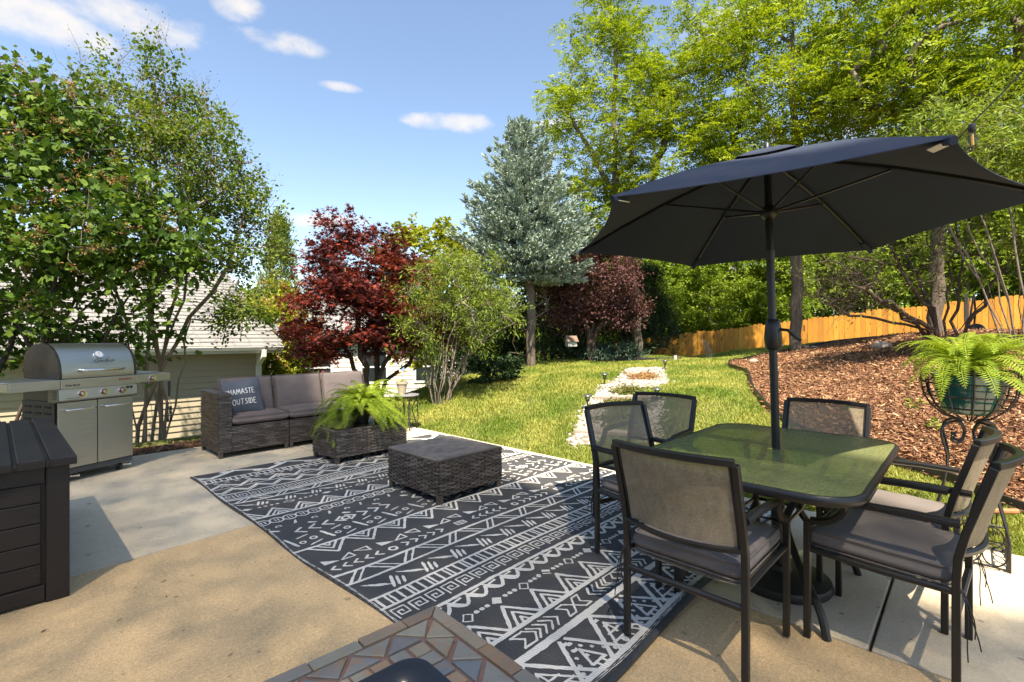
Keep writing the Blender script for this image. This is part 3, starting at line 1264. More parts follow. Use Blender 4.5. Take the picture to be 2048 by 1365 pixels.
def clump_leaves(r, C, R, per, size, droop=.3, flat=.7, up=1.2, jit=.35, twigs=7):
    """leaves set along short twigs that leave each clump centre"""
    n = len(C) * per
    ci = np.repeat(np.arange(len(C)), per)
    td = rnd(r, len(C) * twigs).reshape(len(C), twigs, 3)
    td[..., 2] = td[..., 2] * flat + .15
    ti = r.integers(0, twigs, n)
    d = unit(td[ci, ti])
    Rr = np.broadcast_to(np.asarray(R, float), (len(C),))[ci]
    u = r.random(n) ** .7
    P = C[ci] + d * (Rr * u)[:, None] + r.normal(size=(n, 3)) * (Rr * .16)[:, None] * np.array([1, 1, flat])
    P[:, 2] -= droop * Rr * u * u * .6
    D = d + r.normal(size=(n, 3)) * .7
    D[:, 2] -= droop
    N = r.normal(size=(n, 3)) * jit * 1.4
    N[:, 2] += up
    S = size * r.uniform(.6, 1.25, n)
    return P, D, N, S


def fronds_leaves(r, C, R, per, size, nl=11, L=.34):
    """feather-like compound leaves: pairs of leaflets on a drooping stalk"""
    n = len(C) * per
    ci = np.repeat(np.arange(len(C)), per)
    Rr = np.broadcast_to(np.asarray(R, float), (len(C),))[ci]
    off = rnd(r, n) * (Rr * r.random(n) ** .6)[:, None]
    off[:, 2] *= .55
    P0 = C[ci] + off
    d = unit(off / np.maximum(Rr, .01)[:, None] * .5 + r.normal(size=(n, 3)) * .8)
    d[:, 2] = d[:, 2] * .35 - .02
    d = unit(d)
    up = np.array([0, 0, 1.0]) + r.normal(size=(n, 3)) * .45
    side = unit(np.cross(d, up))
    nn = np.cross(side, d)
    Ls = L * r.uniform(.7, 1.25, n)
    u = (np.arange(nl) + 1) / nl
    base = P0[:, None] + d[:, None] * (Ls[:, None] * u)[..., None]
    base[..., 2] -= (Ls[:, None] * u ** 2 * .22)
    sg = np.where(np.arange(nl) % 2 == 0, 1.0, -1.0)
    Dl = side[:, None] * sg[None, :, None] + d[:, None] * .45 + r.normal(size=(n, nl, 3)) * .15
    Nl = nn[:, None] + r.normal(size=(n, nl, 3)) * .35
    S = size * r.uniform(.75, 1.2, (n, nl))
    return base.reshape(-1, 3), Dl.reshape(-1, 3), Nl.reshape(-1, 3), S.ravel()


def twig_mesh(r, C, R, k, m, parent, rad=.004, up=.3):
    mb_v, mb_f, off = [], [], 0
    n = len(C) * k
    ci = np.repeat(np.arange(len(C)), k)
    d = rnd(r, n)
    d[:, 2] += up
    d = unit(d)
    a = C[ci]
    L = R * r.uniform(.5, 1.1, n)
    mid = a + d * (L * .55)[:, None] + r.normal(size=(n, 3)) * (L * .08)[:, None]
    b = a + d * L[:, None] + r.normal(size=(n, 3)) * (L * .15)[:, None]
    ref = unit(r.normal(size=(n, 3)))
    s1 = unit(np.cross(d, ref))
    s2 = np.cross(d, s1)
    V = []
    for p, q in ((a, rad), (mid, rad * .7), (b, rad * .35)):
        for t in range(3):
            an = 2 * PI * t / 3
            V.append(p + q * (math.cos(an) * s1 + math.sin(an) * s2))
    V = np.stack(V, 1)
    f = []
    for lv in (0, 3):
        for t in range(3):
            f.append((lv + t, lv + (t + 1) % 3, lv + 3 + (t + 1) % 3, lv + 3 + t))
    Fc = (np.array(f)[None] + (np.arange(n) * 9)[:, None, None]).reshape(-1, 4)
    return tag(link('twigs', fast_mesh('twigs', V.reshape(-1, 3), Fc), m, parent), kind='stuff')


def tree(name, label, cat, base, group=None):
    return thing(name, label, cat, base, 0, group)


# ---- crape myrtle with many pale stems behind the grill
bz = zt1(-4.9, 6.6)
t = tree('crape_myrtle', 'tall multi stemmed crape myrtle with tan bark right of the grill', 'tree', (-4.9, 6.6, bz))
r = np.random.default_rng(11)
sk_ = Skeleton(11)
tips = [(-.75, -.1, 3.9), (-.25, .3, 4.6), (.15, -.1, 4.9), (.45, .25, 4.2), (.8, .05, 3.9), (1.25, .1, 3.3), (-.5, -.35, 3.2), (.35, -.4, 3.2), (-1.2, .2, 3.4), (1.0, .35, 2.3)]
for i, p in enumerate(tips):
    a = i * .7
    st = (.16 * math.cos(a), .14 * math.sin(a), -.08)
    sk_.trunk([st, (st[0] * 1.25 + p[0] * .10, st[1] * 1.2 + p[1] * .1, .55), (p[0] * .42, p[1] * .5, 1.7), (p[0] * .8, p[1] * .9, p[2] * .72), p], .28, .018)
C = np.concatenate([blobs(r, 60, (-.25, .0, 3.9), (1.15, .9, 1.1)), blobs(r, 50, (.45, .0, 3.4), (1.05, .9, 1.2)), blobs(r, 22, (1.2, .0, 2.9), (.55, .6, .65)),
                    blobs(r, 13, (.1, 0, 2.35), (1.2, .8, .45)), blobs(r, 9, (1.3, -.2, 1.75), (.4, .4, .22)), blobs(r, 12, (.1, 0, 4.85), (.8, .6, .35))])
sk_.reach(C, .22, .5, .05, minz=.9)
sk_.build(M['bark_tan'], t, .003, .027, 7)
twig_mesh(r, C, .38, 6, M['bark_tan'], t, .003, .5)
leaf_obj('crown', *clump_leaves(r, C, .30, 165, .050, .1, .9, .9), T_OVAL, LM['crape'], t)
tipc = C[(C[:, 2] > 3.2) | (C[:, 0] > 1.0)]
tipc = tipc[r.permutation(len(tipc))[:60]] + np.array([.05, 0, .28])
sd = clump_leaves(r, tipc, .26, 34, .026, .0, 1.0, .4)
leaf_obj('seed_heads', *sd, T_KITE, LM['seed'], t)
tw = twig_mesh(r, tipc - np.array([0, 0, .1]), .42, 5, M['bark_tan'], t, .0022, .8)

# ---- broad leaved viburnum left of it
t = tree('viburnum', 'big dark leafy viburnum with brown spent flower heads behind the grill', 'shrub', (-5.35, 5.45, -.03))
r = np.random.default_rng(12)
sk_ = Skeleton(12)
for i, p in enumerate([(-1.0, .2, 2.6), (-.5, -.15, 3.0), (-.05, .2, 3.3), (.45, -.1, 2.8), (.95, .15, 2.4), (-.8, .5, 3.6), (.2, .5, 3.7), (1.2, .5, 2.0)]):
    st = (.28 * math.cos(i * .8), .2 * math.sin(i * .8), -.05)
    sk_.trunk([st, (st[0] + p[0] * .25, st[1] + p[1] * .3, .9), (p[0] * .7, p[1] * .8, 1.9), p], .28, .03)
C = np.concatenate([blobs(r, 70, (-.25, .1, 2.75), (1.4, .85, 1.05)), blobs(r, 34, (.75, .1, 2.35), (.95, .75, .75)), blobs(r, 24, (-.6, .2, 3.85), (.75, .5, .75)),
                    blobs(r, 8, (-.4, 0, 1.75), (1.2, .5, .25)), blobs(r, 8, (-1.0, 0, 1.4), (.5, .4, .4)), blobs(r, 18, (.0, .35, 1.45), (1.5, .5, .45)), blobs(r, 16, (-.75, .2, 4.35), (.65, .5, .5)), blobs(r, 9, (.2, .2, 3.9), (.6, .4, .4))])
sk_.reach(C, .25, .4, .09, minz=.8)
sk_.build(M['bark_dark'], t, .004, .027, 6)
twig_mesh(r, C, .34, 5, M['bark_grey'], t, .0035, .2)
leaf_obj('crown', *clump_leaves(r, C, .38, 84, .080, .35, .8, 1.0, .6), T_LOBE, LM['viburnum'], t)
fc = C[r.permutation(len(C))[:110]] + r.normal(size=(110, 3)) * .12 + np.array([.05, -.24, .12])
leaf_obj('flower_heads', *clump_leaves(r, fc, .11, 60, .030, .0, .7, .6), T_KITE, LM['flower'], t)

# ---- arborvitae spire and the orange-tinged shrub beside it
t = tree('arborvitae', 'narrow yellow green arborvitae spire between roof and red maple', 'conifer', (-6.2, 13.0, -.95))
r = np.random.default_rng(13)
n = 340
zz = .3 + 5.1 * r.random(n) ** .8
rad = .95 * (1 - zz / 5.5) ** .8 + .03
an = r.random(n) * 2 * PI
C = np.stack([rad * np.cos(an) * r.uniform(.6, 1.05, n), rad * np.sin(an) * r.uniform(.6, 1.05, n), zz], 1)
sk_ = Skeleton(13)
sk_.trunk([(0, 0, 0), (.03, 0, 2.5), (0, .02, 5.55)], .25, .01)
sk_.reach(C, .3, .9, .05)
sk_.build(M['bark_grey'], t, .004, .09, 5)
P, D, N, S = clump_leaves(r, C, .22, 46, .11, -.3, 1.0, .5)
D[:, 2] += .7
leaf_obj('crown', P, D, N, S, T_THIN, LM['arbor'], t)

t = tree('orange_tinged_shrub', 'loose green shrub with orange flower heads beside the arborvitae', 'shrub', (-5.75, 12.0, -.95))
r = np.random.default_rng(14)
C = np.concatenate([blobs(r, 70, (-.1, 0, 2.3), (1.15, .9, 1.35)), blobs(r, 25, (.1, 0, 1.2), (1.1, .8, .6))])
sk_ = Skeleton(14)
for a in range(5):
    sk_.trunk([(.1 * math.cos(a), .1 * math.sin(a), 0), (.4 * math.cos(a * 1.3), .4 * math.sin(a * 1.3), 1.5), (.6 * math.cos(a * 1.3), .5 * math.sin(a * 1.3), 2.6)], .3, .03)
sk_.reach(C, .3, .5)
sk_.build(M['bark_grey'], t, .004, .05, 5)
leaf_obj('crown', *clump_leaves(r, C, .36, 120, .085), T_OVAL, LM['yellow'], t)
fc = C[r.permutation(len(C))[:36]] + np.array([.1, -.25, .15])
leaf_obj('flower_heads', *clump_leaves(r, fc, .15, 60, .045, .0), T_KITE, LM['flower'], t)

# ---- Japanese maple
bz = zt1(-2.55, 8.9)
t = tree('japanese_maple', 'dark red Japanese maple with fine pointed leaves behind the sofa', 'tree', (-2.55, 8.9, bz))
r = np.random.default_rng(15)
sk_ = Skeleton(15)
for p in [(-.75, .1, 1.5), (-.3, -.2, 2.0), (.1, .2, 2.3), (.55, -.1, 1.7), (.9, .1, 1.3)]:
    sk_.trunk([(p[0] * .06, p[1] * .1, -.1), (p[0] * .22, p[1] * .3, .5), (p[0] * .65, p[1] * .7, p[2] * .62), p], .25, .03)
C = np.concatenate([blobs(r, 90, (-.2, 0, 1.75), (1.22, 1.0, .75), zmin=.75), blobs(r, 40, (.55, -.1, 1.45), (.75, .8, .55), zmin=.75), blobs(r, 50, (-.15, 0, 2.45), (1.05, .75, .55)),
                    blobs(r, 12, (-.55, 0, 3.05), (.35, .35, .42)), blobs(r, 8, (.15, 0, 2.95), (.35, .35, .28)), blobs(r, 14, (-.9, -.1, 1.15), (.35, .5, .35))])
C[:, 0] = C[:, 0] * 1.22
sk_.reach(C, .22, .35, .07, minz=.3)
sk_.build(M['bark_dark'], t, .004, .055, 6)
twig_mesh(r, C, .34, 6, M['bark_dark'], t, .0028, .5)
leaf_obj('crown', *clump_leaves(r, C, .36, 112, .092, .25, .55, 1.5, .35), T_STAR, LM['maple'], t)

# ---- yellow green tree behind the maple
t = tree('yellow_green_tree', 'bright yellow green tree standing behind red maple and spruce', 'tree', (-2.1, 13.2, zt1(-2.1, 13.2)))
r = np.random.default_rng(16)
h = -zt1(-2.1, 13.2)
C = np.concatenate([blobs(r, 80, (0, 0, 3.2 + h), (1.7, 1.2, 1.2)), blobs(r, 30, (.2, 0, 1.6 + h), (1.5, 1.0, 1.1))])
sk_ = Skeleton(16)
sk_.trunk([(0, 0, 0), (.1, 0, 1.6), (0, .1, 3.4 + h)], .3, .03)
sk_.reach(C, .3, .5)
sk_.build(M['bark_grey'], t, .006, .10, 6)
leaf_obj('crown', *clump_leaves(r, C, .42, 110, .12, .3), T_LOBE, LM['yellow'], t)

# ---- green multi-stemmed bush at the foot of the slope
bx_, by_ = ground_pt(880, 806)
t = tree('multi_stemmed_bush', 'yellow green bush with many thin bare stems at lawn corner', 'shrub', (bx_, by_, zt1(bx_, by_) - .02))
r = np.random.default_rng(17)
sk_ = Skeleton(17)
for i in range(17):
    a = i * 2.4
    q = .25 + .75 * ((i * .618) % 1)
    p = (1.0 * q * math.cos(a) + .15, .7 * q * math.sin(a), 1.9 - .65 * q + .25 * ((i * .37) % 1))
    sk_.trunk([(.11 * math.cos(a), .09 * math.sin(a), -.05), (.16 * math.cos(a) + p[0] * .10, .14 * math.sin(a) + p[1] * .1, .4), (p[0] * .6, p[1] * .6, p[2] * .6), p], .2, .03)
C = np.concatenate([blobs(r, 66, (.22, 0, 1.9), (1.08, .8, .75)), blobs(r, 46, (.72, -.1, 1.55), (.78, .6, .62)), blobs(r, 22, (-.25, 0, 1.2), (.6, .5, .45))])
sk_.reach(C, .2, .4, .07, minz=.35)
sk_.build(M['bark_grey'], t, .0035, .024, 5)
twig_mesh(r, C, .28, 6, M['bark_grey'], t, .0025, .3)
leaf_obj('crown', *clump_leaves(r, C, .26, 90, .075, .2, .9, .9), T_THIN, LM['bush'], t)

# ---- blue spruce on a bare lower trunk
bz = zt1(.42, 11.0)
t = tree('blue_spruce', 'blue grey spruce with bare lower trunk at top of lawn', 'conifer', (.42, 11.0, bz))
r = np.random.default_rng(18)
sk_ = Skeleton(18)
Ht = 6.2 - bz
sk_.trunk([(.02, 0, -.1), (.0, 0, 1.6), (-.10, .05, 3.0), (-.25, 0, Ht)], .25, .012)
trunk_n = len(sk_.pos)
z = 1.95
P_, D_ = [], []
bi = 0
while z < Ht - .15:
    f = (z - 1.95) / (Ht - 1.95)
    L = 1.85 * (1 - f) ** .88 * (.62 + .38 * min(1, f * 6)) + .05
    kb = 7 if f < .7 else 5
    cx_ = np.interp(z, [0, 1.6, 3.0, Ht], [0, 0, -.10, -.25])
    for k in range(kb):
        a = bi * 2.4 + r.uniform(-.3, .3)
        bi += 1
        Lb = L * r.uniform(.65, 1.08)
        rise_ = (.05 + .55 * f) * Lb
        m_ = max(3, int(Lb / .12))
        limb = []
        for j in range(m_):
            u = (j + 1) / m_
            p = np.array([cx_ + math.cos(a) * Lb * u, math.sin(a) * Lb * u, z + rise_ * u * u - .12 * Lb * u * (1 - f) + .10 * Lb * u ** 3])
            dd = np.array([math.cos(a), math.sin(a), .35 + .5 * f])
            if u > .12 or f > .8:
                wd = .42 * Lb * (1 - u * .75)
                for q in range(int(5 + 15 * wd)):
                    s_ = r.uniform(-1, 1)
                    off = np.array([-math.sin(a), math.cos(a), 0]) * s_ * wd + np.array([0, 0, r.uniform(-.09, .06)])
                    P_.append(p + off)
                    D_.append(dd + np.array([-math.sin(a), math.cos(a), 0]) * s_ * .8 + r.normal(size=3) * .2)
            limb.append(p)
        tz_ = np.array(sk_.pos[:trunk_n])[:, 2]
        sk_._chain(int(np.argmin(np.abs(tz_ - z))), limb)
    z += .17 + .05 * (1 - f)
for q in range(14):
    P_.append(np.array([-.25, 0, Ht - .35 + .03 * q]))
    D_.append(np.array([r.normal() * .5, r.normal() * .5, 1]))
P_, D_ = np.array(P_), np.array(D_)
for q in range(34):   # dead lower twigs
    a = r.random() * 6.3
    zq = r.uniform(.25, 1.9)
    sk_.reach([(math.cos(a) * r.uniform(.2, .55), math.sin(a) * r.uniform(.2, .55), zq + r.uniform(-.1, .12))], .2, 3, .06, arch=0)
sk_.build(M['bark'], t, .006, .105, 8)
# every shoot is a brush of needles: three crossed slim blades with short needles standing off it
PP, DD, NN, SS = [], [], [], []
for k in range(3):
    PP.append(P_)
    DD.append(D_)
    NN.append(rnd(r, len(P_)))
    SS.append(r.uniform(.13, .21, len(P_)))
for k in range(7):
    u = r.random(len(P_)) * .12
    PP.append(P_ + unit(D_) * u[:, None])
    DD.append(unit(D_) * .6 + rnd(r, len(P_)) * .9)
    NN.append(rnd(r, len(P_)))
    SS.append(r.uniform(.06, .095, len(P_)))
leaf_obj('crown', np.concatenate(PP), np.concatenate(DD), np.concatenate(NN), np.concatenate(SS), T_NEEDLE, LM['needle'], t)

# ---- purple plum
bz = zt1(1.98, 12.0)
t = tree('purple_plum', 'small purple leaved plum tree at the head of the lawn', 'tree', (1.98, 12.0, bz))
r = np.random.default_rng(19)
sk_ = Skeleton(19)
for p in [(-.6, 0, 1.7), (.1, .2, 2.2), (.65, -.1, 1.8)]:
    sk_.trunk([(p[0] * .05, 0, -.1), (p[0] * .15, p[1] * .3, .7), p], .25, .03)
C = np.concatenate([blobs(r, 80, (.05, 0, 1.85), (1.25, 1.0, .95), zmin=.9), blobs(r, 26, (.7, -.1, 1.5), (.7, .7, .6), zmin=.8), blobs(r, 20, (-.7, -.1, 1.4), (.6, .6, .55), zmin=.6)])
sk_.reach(C, .25, .4, .08, minz=.4)
sk_.build(M['bark_dark'], t, .005, .075, 6)
leaf_obj('crown', *clump_leaves(r, C, .36, 130, .085, .1, .9, .8), T_KITE, LM['plum'], t)


# ---- tall black locusts
def locust(seed, label, base, path, cl, per, root=.13, sub=()):
    t = tree('locust_tree', label, 'tree', base, 'tall locust trees over the yard')
    r = np.random.default_rng(seed)
    s = Skeleton(seed)
    s.trunk(path, .3, .025)
    for q in sub:
        s.trunk(q, .3, .03)
    C = np.concatenate([blobs(r, n_, c_, r_) for n_, c_, r_ in cl])
    s.reach(C, .35, .5, .08, minz=1.6)
    s.build(M['bark'], t, .006, root, 8)
    leaf_obj('crown', *fronds_leaves(r, C, .60, per, .088, 11, .30), T_KITE, LM['locust'], t)
    return t


locust(21, 'leaning locust tree, its trunk behind the purple plum', (3.22, 12.5, zt1(3.22, 12.5)),
       [(0, 0, -.2), (-.05, 0, 1.6), (-.35, .1, 3.2), (-.6, 0, 5.0), (-.55, 0, 8.6)],
       [(60, (-.7, 0, 6.4), (2.0, 1.6, 2.3)), (42, (.9, -.2, 5.2), (1.7, 1.4, 1.7)), (26, (-1.0, 0, 3.9), (1.4, 1.2, .9)), (36, (1.0, 0, 7.9), (1.8, 1.4, 1.3)), (14, (.6, 0, 3.2), (1.2, 1, .7)), (12, (-.5, 0, 8.8), (1.2, 1.0, .9))], 31,
       sub=[[(-.35, .1, 3.2), (.5, .1, 4.8), (1.2, 0, 7.2)], [(-.5, 0, 4.2), (-1.4, 0, 5.6), (-1.9, 0, 6.6)]])
locust(22, 'straight locust tree, its trunk behind the umbrella pole', (6.42, 11.0, zt1(6.42, 11.0)),
       [(0, 0, -.2), (.02, 0, 2.0), (-.05, 0, 4.5), (-.12, 0, 8.2)],
       [(56, (-.2, 0, 6.4), (2.2, 1.7, 1.9)), (30, (-1.2, 0, 4.6), (1.2, 1.2, 1.0)), (34, (1.4, 0, 5.2), (1.4, 1.2, 1.4)), (26, (.5, .3, 8.0), (2.0, 1.4, .9))], 31, .12,
       sub=[[(0, 0, 4.3), (-.6, 0, 5.2), (-1.1, .1, 6.2)], [(0, 0, 4.6), (.7, 0, 6.0), (1.2, 0, 7.6)]])
locust(23, 'thick locust tree rising out of the bare twigs at right', (8.2, 9.4, zt1(8.2, 9.4)),
       [(0, 0, -.2), (.03, 0, 2.2), (.0, 0, 4.5), (.1, 0, 8.0)],
       [(60, (.1, -.3, 6.2), (2.2, 1.7, 1.8)), (36, (-1.0, -.4, 5.0), (1.2, 1.2, 1.1)), (30, (1.4, -.3, 4.4), (1.2, 1.1, 1.2)), (16, (-.3, -.8, 4.0), (1.2, .8, .6))], 31, .17,
       sub=[[(.05, 0, 3.4), (-.7, -.2, 4.6), (-1.5, -.2, 5.6)], [(.05, 0, 3.9), (.9, 0, 5.4), (1.5, 0, 7.0)]])

# ---- leafy willow-like shrub and bare twiggy shrub on the right
t = tree('leafy_shrub', 'tall narrow leaved shrub with long bare stems at right edge', 'shrub', (7.25, 6.9, zt1(7.25, 6.9)))
r = np.random.default_rng(24)
sk_ = Skeleton(24)
for i in range(13):
    a = i * 2.4
    q = .3 + .9 * ((i * .618) % 1)
    p = (1.35 * q * math.cos(a) - .35, .8 * q * math.sin(a), 3.2 - .7 * q + .4 * ((i * .37) % 1))
    sk_.trunk([(.16 * math.cos(a), .14 * math.sin(a), -.05), (.18 * math.cos(a) + p[0] * .15, .16 * math.sin(a) + p[1] * .15, .7), (p[0] * .62, p[1] * .6, p[2] * .6), p], .3, .018)
C = np.concatenate([blobs(r, 70, (-.25, 0, 3.0), (1.35, .9, .75)), blobs(r, 30, (.5, 0, 2.6), (.9, .8, .9)), blobs(r, 26, (-1.0, 0, 2.5), (.7, .6, .5)), blobs(r, 18, (.6, -.2, 1.7), (.8, .6, .5))])
sk_.reach(C, .25, .4, .07, minz=.7)
sk_.build(M['bark_grey'], t, .003, .016, 5)
twig_mesh(r, C, .38, 6, M['bark_grey'], t, .0025, -.1)
leaf_obj('crown', *clump_leaves(r, C, .34, 100, .105, .15, .9, .7), T_THIN, LM['bush'], t)

t = tree('bare_twig_shrub', 'dark twiggy shrub with bare arching branches before the fence', 'shrub', (6.9, 7.7, zt1(6.9, 7.7)))
r = np.random.default_rng(25)
sk_ = Skeleton(25)
ends = [(-2.0, -.3, 1.25), (-1.7, .1, .75), (-1.5, -.4, 1.9), (-.8, .2, 2.3), (-.2, -.3, 2.5), (.5, .1, 2.2), (1.1, -.2, 1.8), (-1.1, -.5, .55), (-2.1, .2, 1.75), (.9, .1, 1.1)]
for i, p in enumerate(ends):
    sk_.trunk([(.12 * math.cos(i), .12 * math.sin(i), -.05), (p[0] * .22, p[1] * .3, .30 + .1 * p[2]), (p[0] * .62, p[1] * .7, p[2] * .72), p], .18, .035)
C = np.concatenate([blobs(r, 80, (-1.1, -.1, 1.45), (1.35, .7, .75), hollow=.1), blobs(r, 50, (.3, 0, 1.7), (1.2, .7, .8), hollow=.1), blobs(r, 30, (-1.8, -.1, 1.0), (.6, .5, .4))])
sk_.reach(C, .18, .3, .10, minz=.05)
sk_.build(M['bark_dark'], t, .0035, .036, 5)
twig_mesh(r, C, .5, 6, M['bark_dark'], t, .0026, .1)
leaf_obj('leaves', *clump_leaves(r, C[:130], .4, 16, .07, .2, .9, .7), T_THIN, LM['bush'], t)

# ---- dark evergreens behind the spruce and the plum
proto = None
spots = [(-.55, 13.4, 1.25, 'dark'), (.95, 13.6, 1.35, 'dark'), (2.6, 14.2, 1.3, 'dark'), (4.0, 14.6, 1.0, 'dark'), (-1.4, 11.6, .72, 'dark')]
dl = ['dark hemlock left of the spruce trunk', 'dark hemlock straight behind the spruce trunk', 'dark hemlock behind the purple plum trunk',
      'dark hemlock against the left end of the fence', 'low dark hemlock below the yellow green bush']
for i, (x, y, s_, _) in enumerate(spots):
    if proto is None:
        o = tree('hemlock', dl[0], 'conifer', (x, y, zt1(x, y)), 'dark hemlocks behind the lawn')
        r = np.random.default_rng(26)
        n = 230
        zz = .1 + 2.6 * r.random(n) ** .9
        rad = 1.05 * (1 - zz / 3.0) ** .6 + .05
        an = r.random(n) * 2 * PI
        q = r.uniform(.5, 1.05, n)
        C = np.stack([rad * np.cos(an) * q, rad * np.sin(an) * q, zz], 1)
        s = Skeleton(26)
        s.trunk([(0, 0, -.2), (0, 0, 2.9)], .25, .01)
        s.reach(C, .3, 1.5)
        s.build(M['bark_dark'], o, .004, .07, 5)
        leaf_obj('crown', *clump_leaves(r, C, .3, 60, .10, .4, .7, 1.0), T_THIN, LM['dark'], o)
        proto = o
    else:
        o = copy_tree(proto)
        o.location = (x, y, zt1(x, y))
        o['label'] = dl[i]
    o.scale = (s_, s_, s_)
    o.rotation_euler = (0, 0, i * 1.3)

# ---- low plants
def low_plant(name, label, px, py, size, n, m, tmpl, ls, seed, up=.2, cat='shrub', hz=.5):
    x, y = ground_pt(px, py)
    t = tree(name, label, cat, (x, y, zt1(x, y)))
    r = np.random.default_rng(seed)
    C = blobs(r, n, (0, 0, size * hz * .5), (size, size * .6, size * hz), zmin=.02)
    s = Skeleton(seed)
    s.trunk([(0, 0, -.05), (0, 0, .06)], .1, 0)
    s.reach(C, .15, .3)
    s.build(M['bark_grey'], t, .003, .014, 4, 'stems')
    P, D, N, S = clump_leaves(r, C, size * .28, 60, ls, .1, .7, .9)
    D[:, 2] += up
    leaf_obj('leaves', P, D, N, S, tmpl, m, t)
    return t


low_plant('juniper', 'low blue green juniper spreading under the purple plum', 1228, 722, .80, 60, LM['juniper'], T_THIN, .09, 31, .2, hz=.26)
low_plant('laurel_shrub', 'small glossy green shrub left of the spruce foot', 990, 764, .55, 34, LM['dark'], T_OVAL, .075, 32, .2, hz=.7)
low_plant('low_shrub', 'little leafy shrub under the maple behind the sofa', 690, 800, .5, 26, LM['crape'], T_OVAL, .07, 33, .2, hz=.7)

# ---- trees beyond the fence and woods closing the view
protos = []
for v_ in range(3):
    r = np.random.default_rng(40 + v_)
    o = tree('woodland_tree', '', 'tree', (0, 0, 0), 'trees beyond the fence')
    C = np.concatenate([blobs(r, 80, (0, 0, 3.4), (1.8, 1.8, 1.9)), blobs(r, 40, (.7 - v_ * .6, 0, 1.7), (1.5, 1.4, 1.1)), blobs(r, 26, (-.6 + v_ * .5, 0, 5.2), (1.0, 1.0, 1.0))])
    s = Skeleton(40 + v_)
    s.trunk([(0, 0, -.3), (.1, 0, 2), (-.05, .1, 5.6)], .4, .05)
    s.reach(C, .4, .5)
    s.build(M['bark_grey'], o, .008, .11, 5)
    leaf_obj('crown', *clump_leaves(r, C, .48, 120, .15, .25), T_KITE, LM['wood'], o)
    protos.append(o)
wl_ = [(4.3, 18.5, 1.0), (6.3, 19.6, .95), (8.4, 18.4, 1.05), (10.6, 18.0, 1.05), (12.9, 17.0, 1.1), (15.4, 16.6, 1.2), (18.2, 16.5, 1.3), (7.2, 23, 1.3), (11.5, 23, 1.45), (16, 22, 1.5), (21, 19, 1.6),
       (5.0, 17.4, .62), (6.9, 17.2, .68), (9.0, 16.6, .70), (2.0, 20, 1.0), (3.3, 24, 1.2), (21.5, 12.5, 1.4), (17.5, 10.5, 1.2)]
wlab = ['leafy tree above the left end of the fence', 'leafy tree left of the umbrella pole beyond the fence', 'leafy tree right behind the umbrella pole beyond the fence',
        'bushy tree beyond the fence right of the straight trunk', 'tree over the fence behind the bare twigs', 'tree over the fence behind the thick trunk', 'tree at the right frame edge beyond the fence',
        'second row tree seen between umbrella and plum', 'tall second row tree behind the umbrella canopy', 'tall second row tree behind the thick trunk', 'farthest tree at the right edge',
        'small bright tree just over the fence beside the hemlock', 'small bright tree just over the fence left of the umbrella pole', 'small bright tree just over the fence right of the umbrella pole',
        'leafy tree between spruce and plum in the distance', 'distant tree over the purple plum', 'tree right of the potted fern beyond the bed', 'tree past the right end of the mulch bed']
for i, (x, y, s_) in enumerate(wl_):
    o = protos[i] if i < 3 else copy_tree(protos[i % 3])
    o.location = (x, y, zt1(x, y) - .2)
    o.scale = (s_, s_, s_ * (.9 + .05 * (i % 4)))
    o.rotation_euler = (0, 0, i * 2.1)
    o['label'] = wlab[i]
r = np.random.default_rng(50)
ang = r.uniform(-.95, .95, 620)
dist = r.uniform(30, 40, 620)
C = np.stack([np.sin(ang) * dist, np.cos(ang) * dist, r.random(620) ** .8 * (3.6 + 1.2 * np.sin(ang * 9) + 2.5 * (ang > .05))], 1)
C[:, 2] += zt(C[:, 0], C[:, 1])
wd_ = leaf_obj('woods', *clump_leaves(r, C, 1.3, 120, .38, .25), T_KITE, LM['wood'], None)
tag(wd_, 'distant green woods closing the view behind the garden', kind='stuff')

# ---- tall unseen tree added behind the camera so its open crown softens the sun
t = tree('added_shade_tree', 'unseen tall open crowned tree added to soften the sun over the patio', 'tree', (-3.5, -15.0, -.05))
r = np.random.default_rng(77)


def crown_pts(n, hr):
    out = np.zeros((0, 3))
    while len(out) < n:
        m = n
        a, b, h = r.uniform(-3.2, 3.4, m), r.uniform(-2.4, 7.2, m), r.uniform(*hr, m)
        edge = 3.30 - .12 * np.sin(b * 2.2) - .10 * np.sin(b * 5 + 1) - .60 * np.exp(-((b - 4.9) / .5) ** 2)
        hole = (((a - 2.95) / .55) ** 2 + ((b + .85) / .5) ** 2 < 1) | (((a - 2.2) / .25) ** 2 + ((b + 1.3) / .35) ** 2 < 1)  # outline and gaps of the added crown shape where sun reaches the patio
        ok = (a < edge) & ~hole & (a > -3.2)
        a, b, h = a[ok], b[ok], h[ok]
        k = h / math.tan(SUN_EL)
        x = a * CA - b * SA + math.sin(SUN_AZ) * k + 3.5
        y = a * SA + b * CA + math.cos(SUN_AZ) * k + 15.0
        out = np.concatenate([out, np.stack([x, y, h], 1)])
    return out[:n]


s = Skeleton(77)
s.trunk([(0, 0, 0), (-.4, -.3, 7), (-.6, -.2, 15), (-.3, .4, 21)], .5, .03)
s.reach(crown_pts(40, (20, 25)), .8, .5)
s.build(M['bark'], t, .003, .14, 6)
P = crown_pts(165000, (20, 26))
leaf_obj('crown', P, rnd(r, len(P)), rnd(r, len(P)) + np.array([0, 0, .9]), r.uniform(.045, .090, len(P)), T_KITE, LM['locust'], t)

# ---------------------------------------------------------------- grass blades, bark chips, path stones
r = np.random.default_rng(60)
PATH_L = [ground_pt(*p) for p in ((1150, 882), (1172, 838), (1196, 800), (1214, 772))]
PAD = ground_pt(1290, 746)
PADX = [ground_pt(*p) for p in ((1222, 766), (1255, 741), (1322, 738), (1332, 764), (1290, 772))]


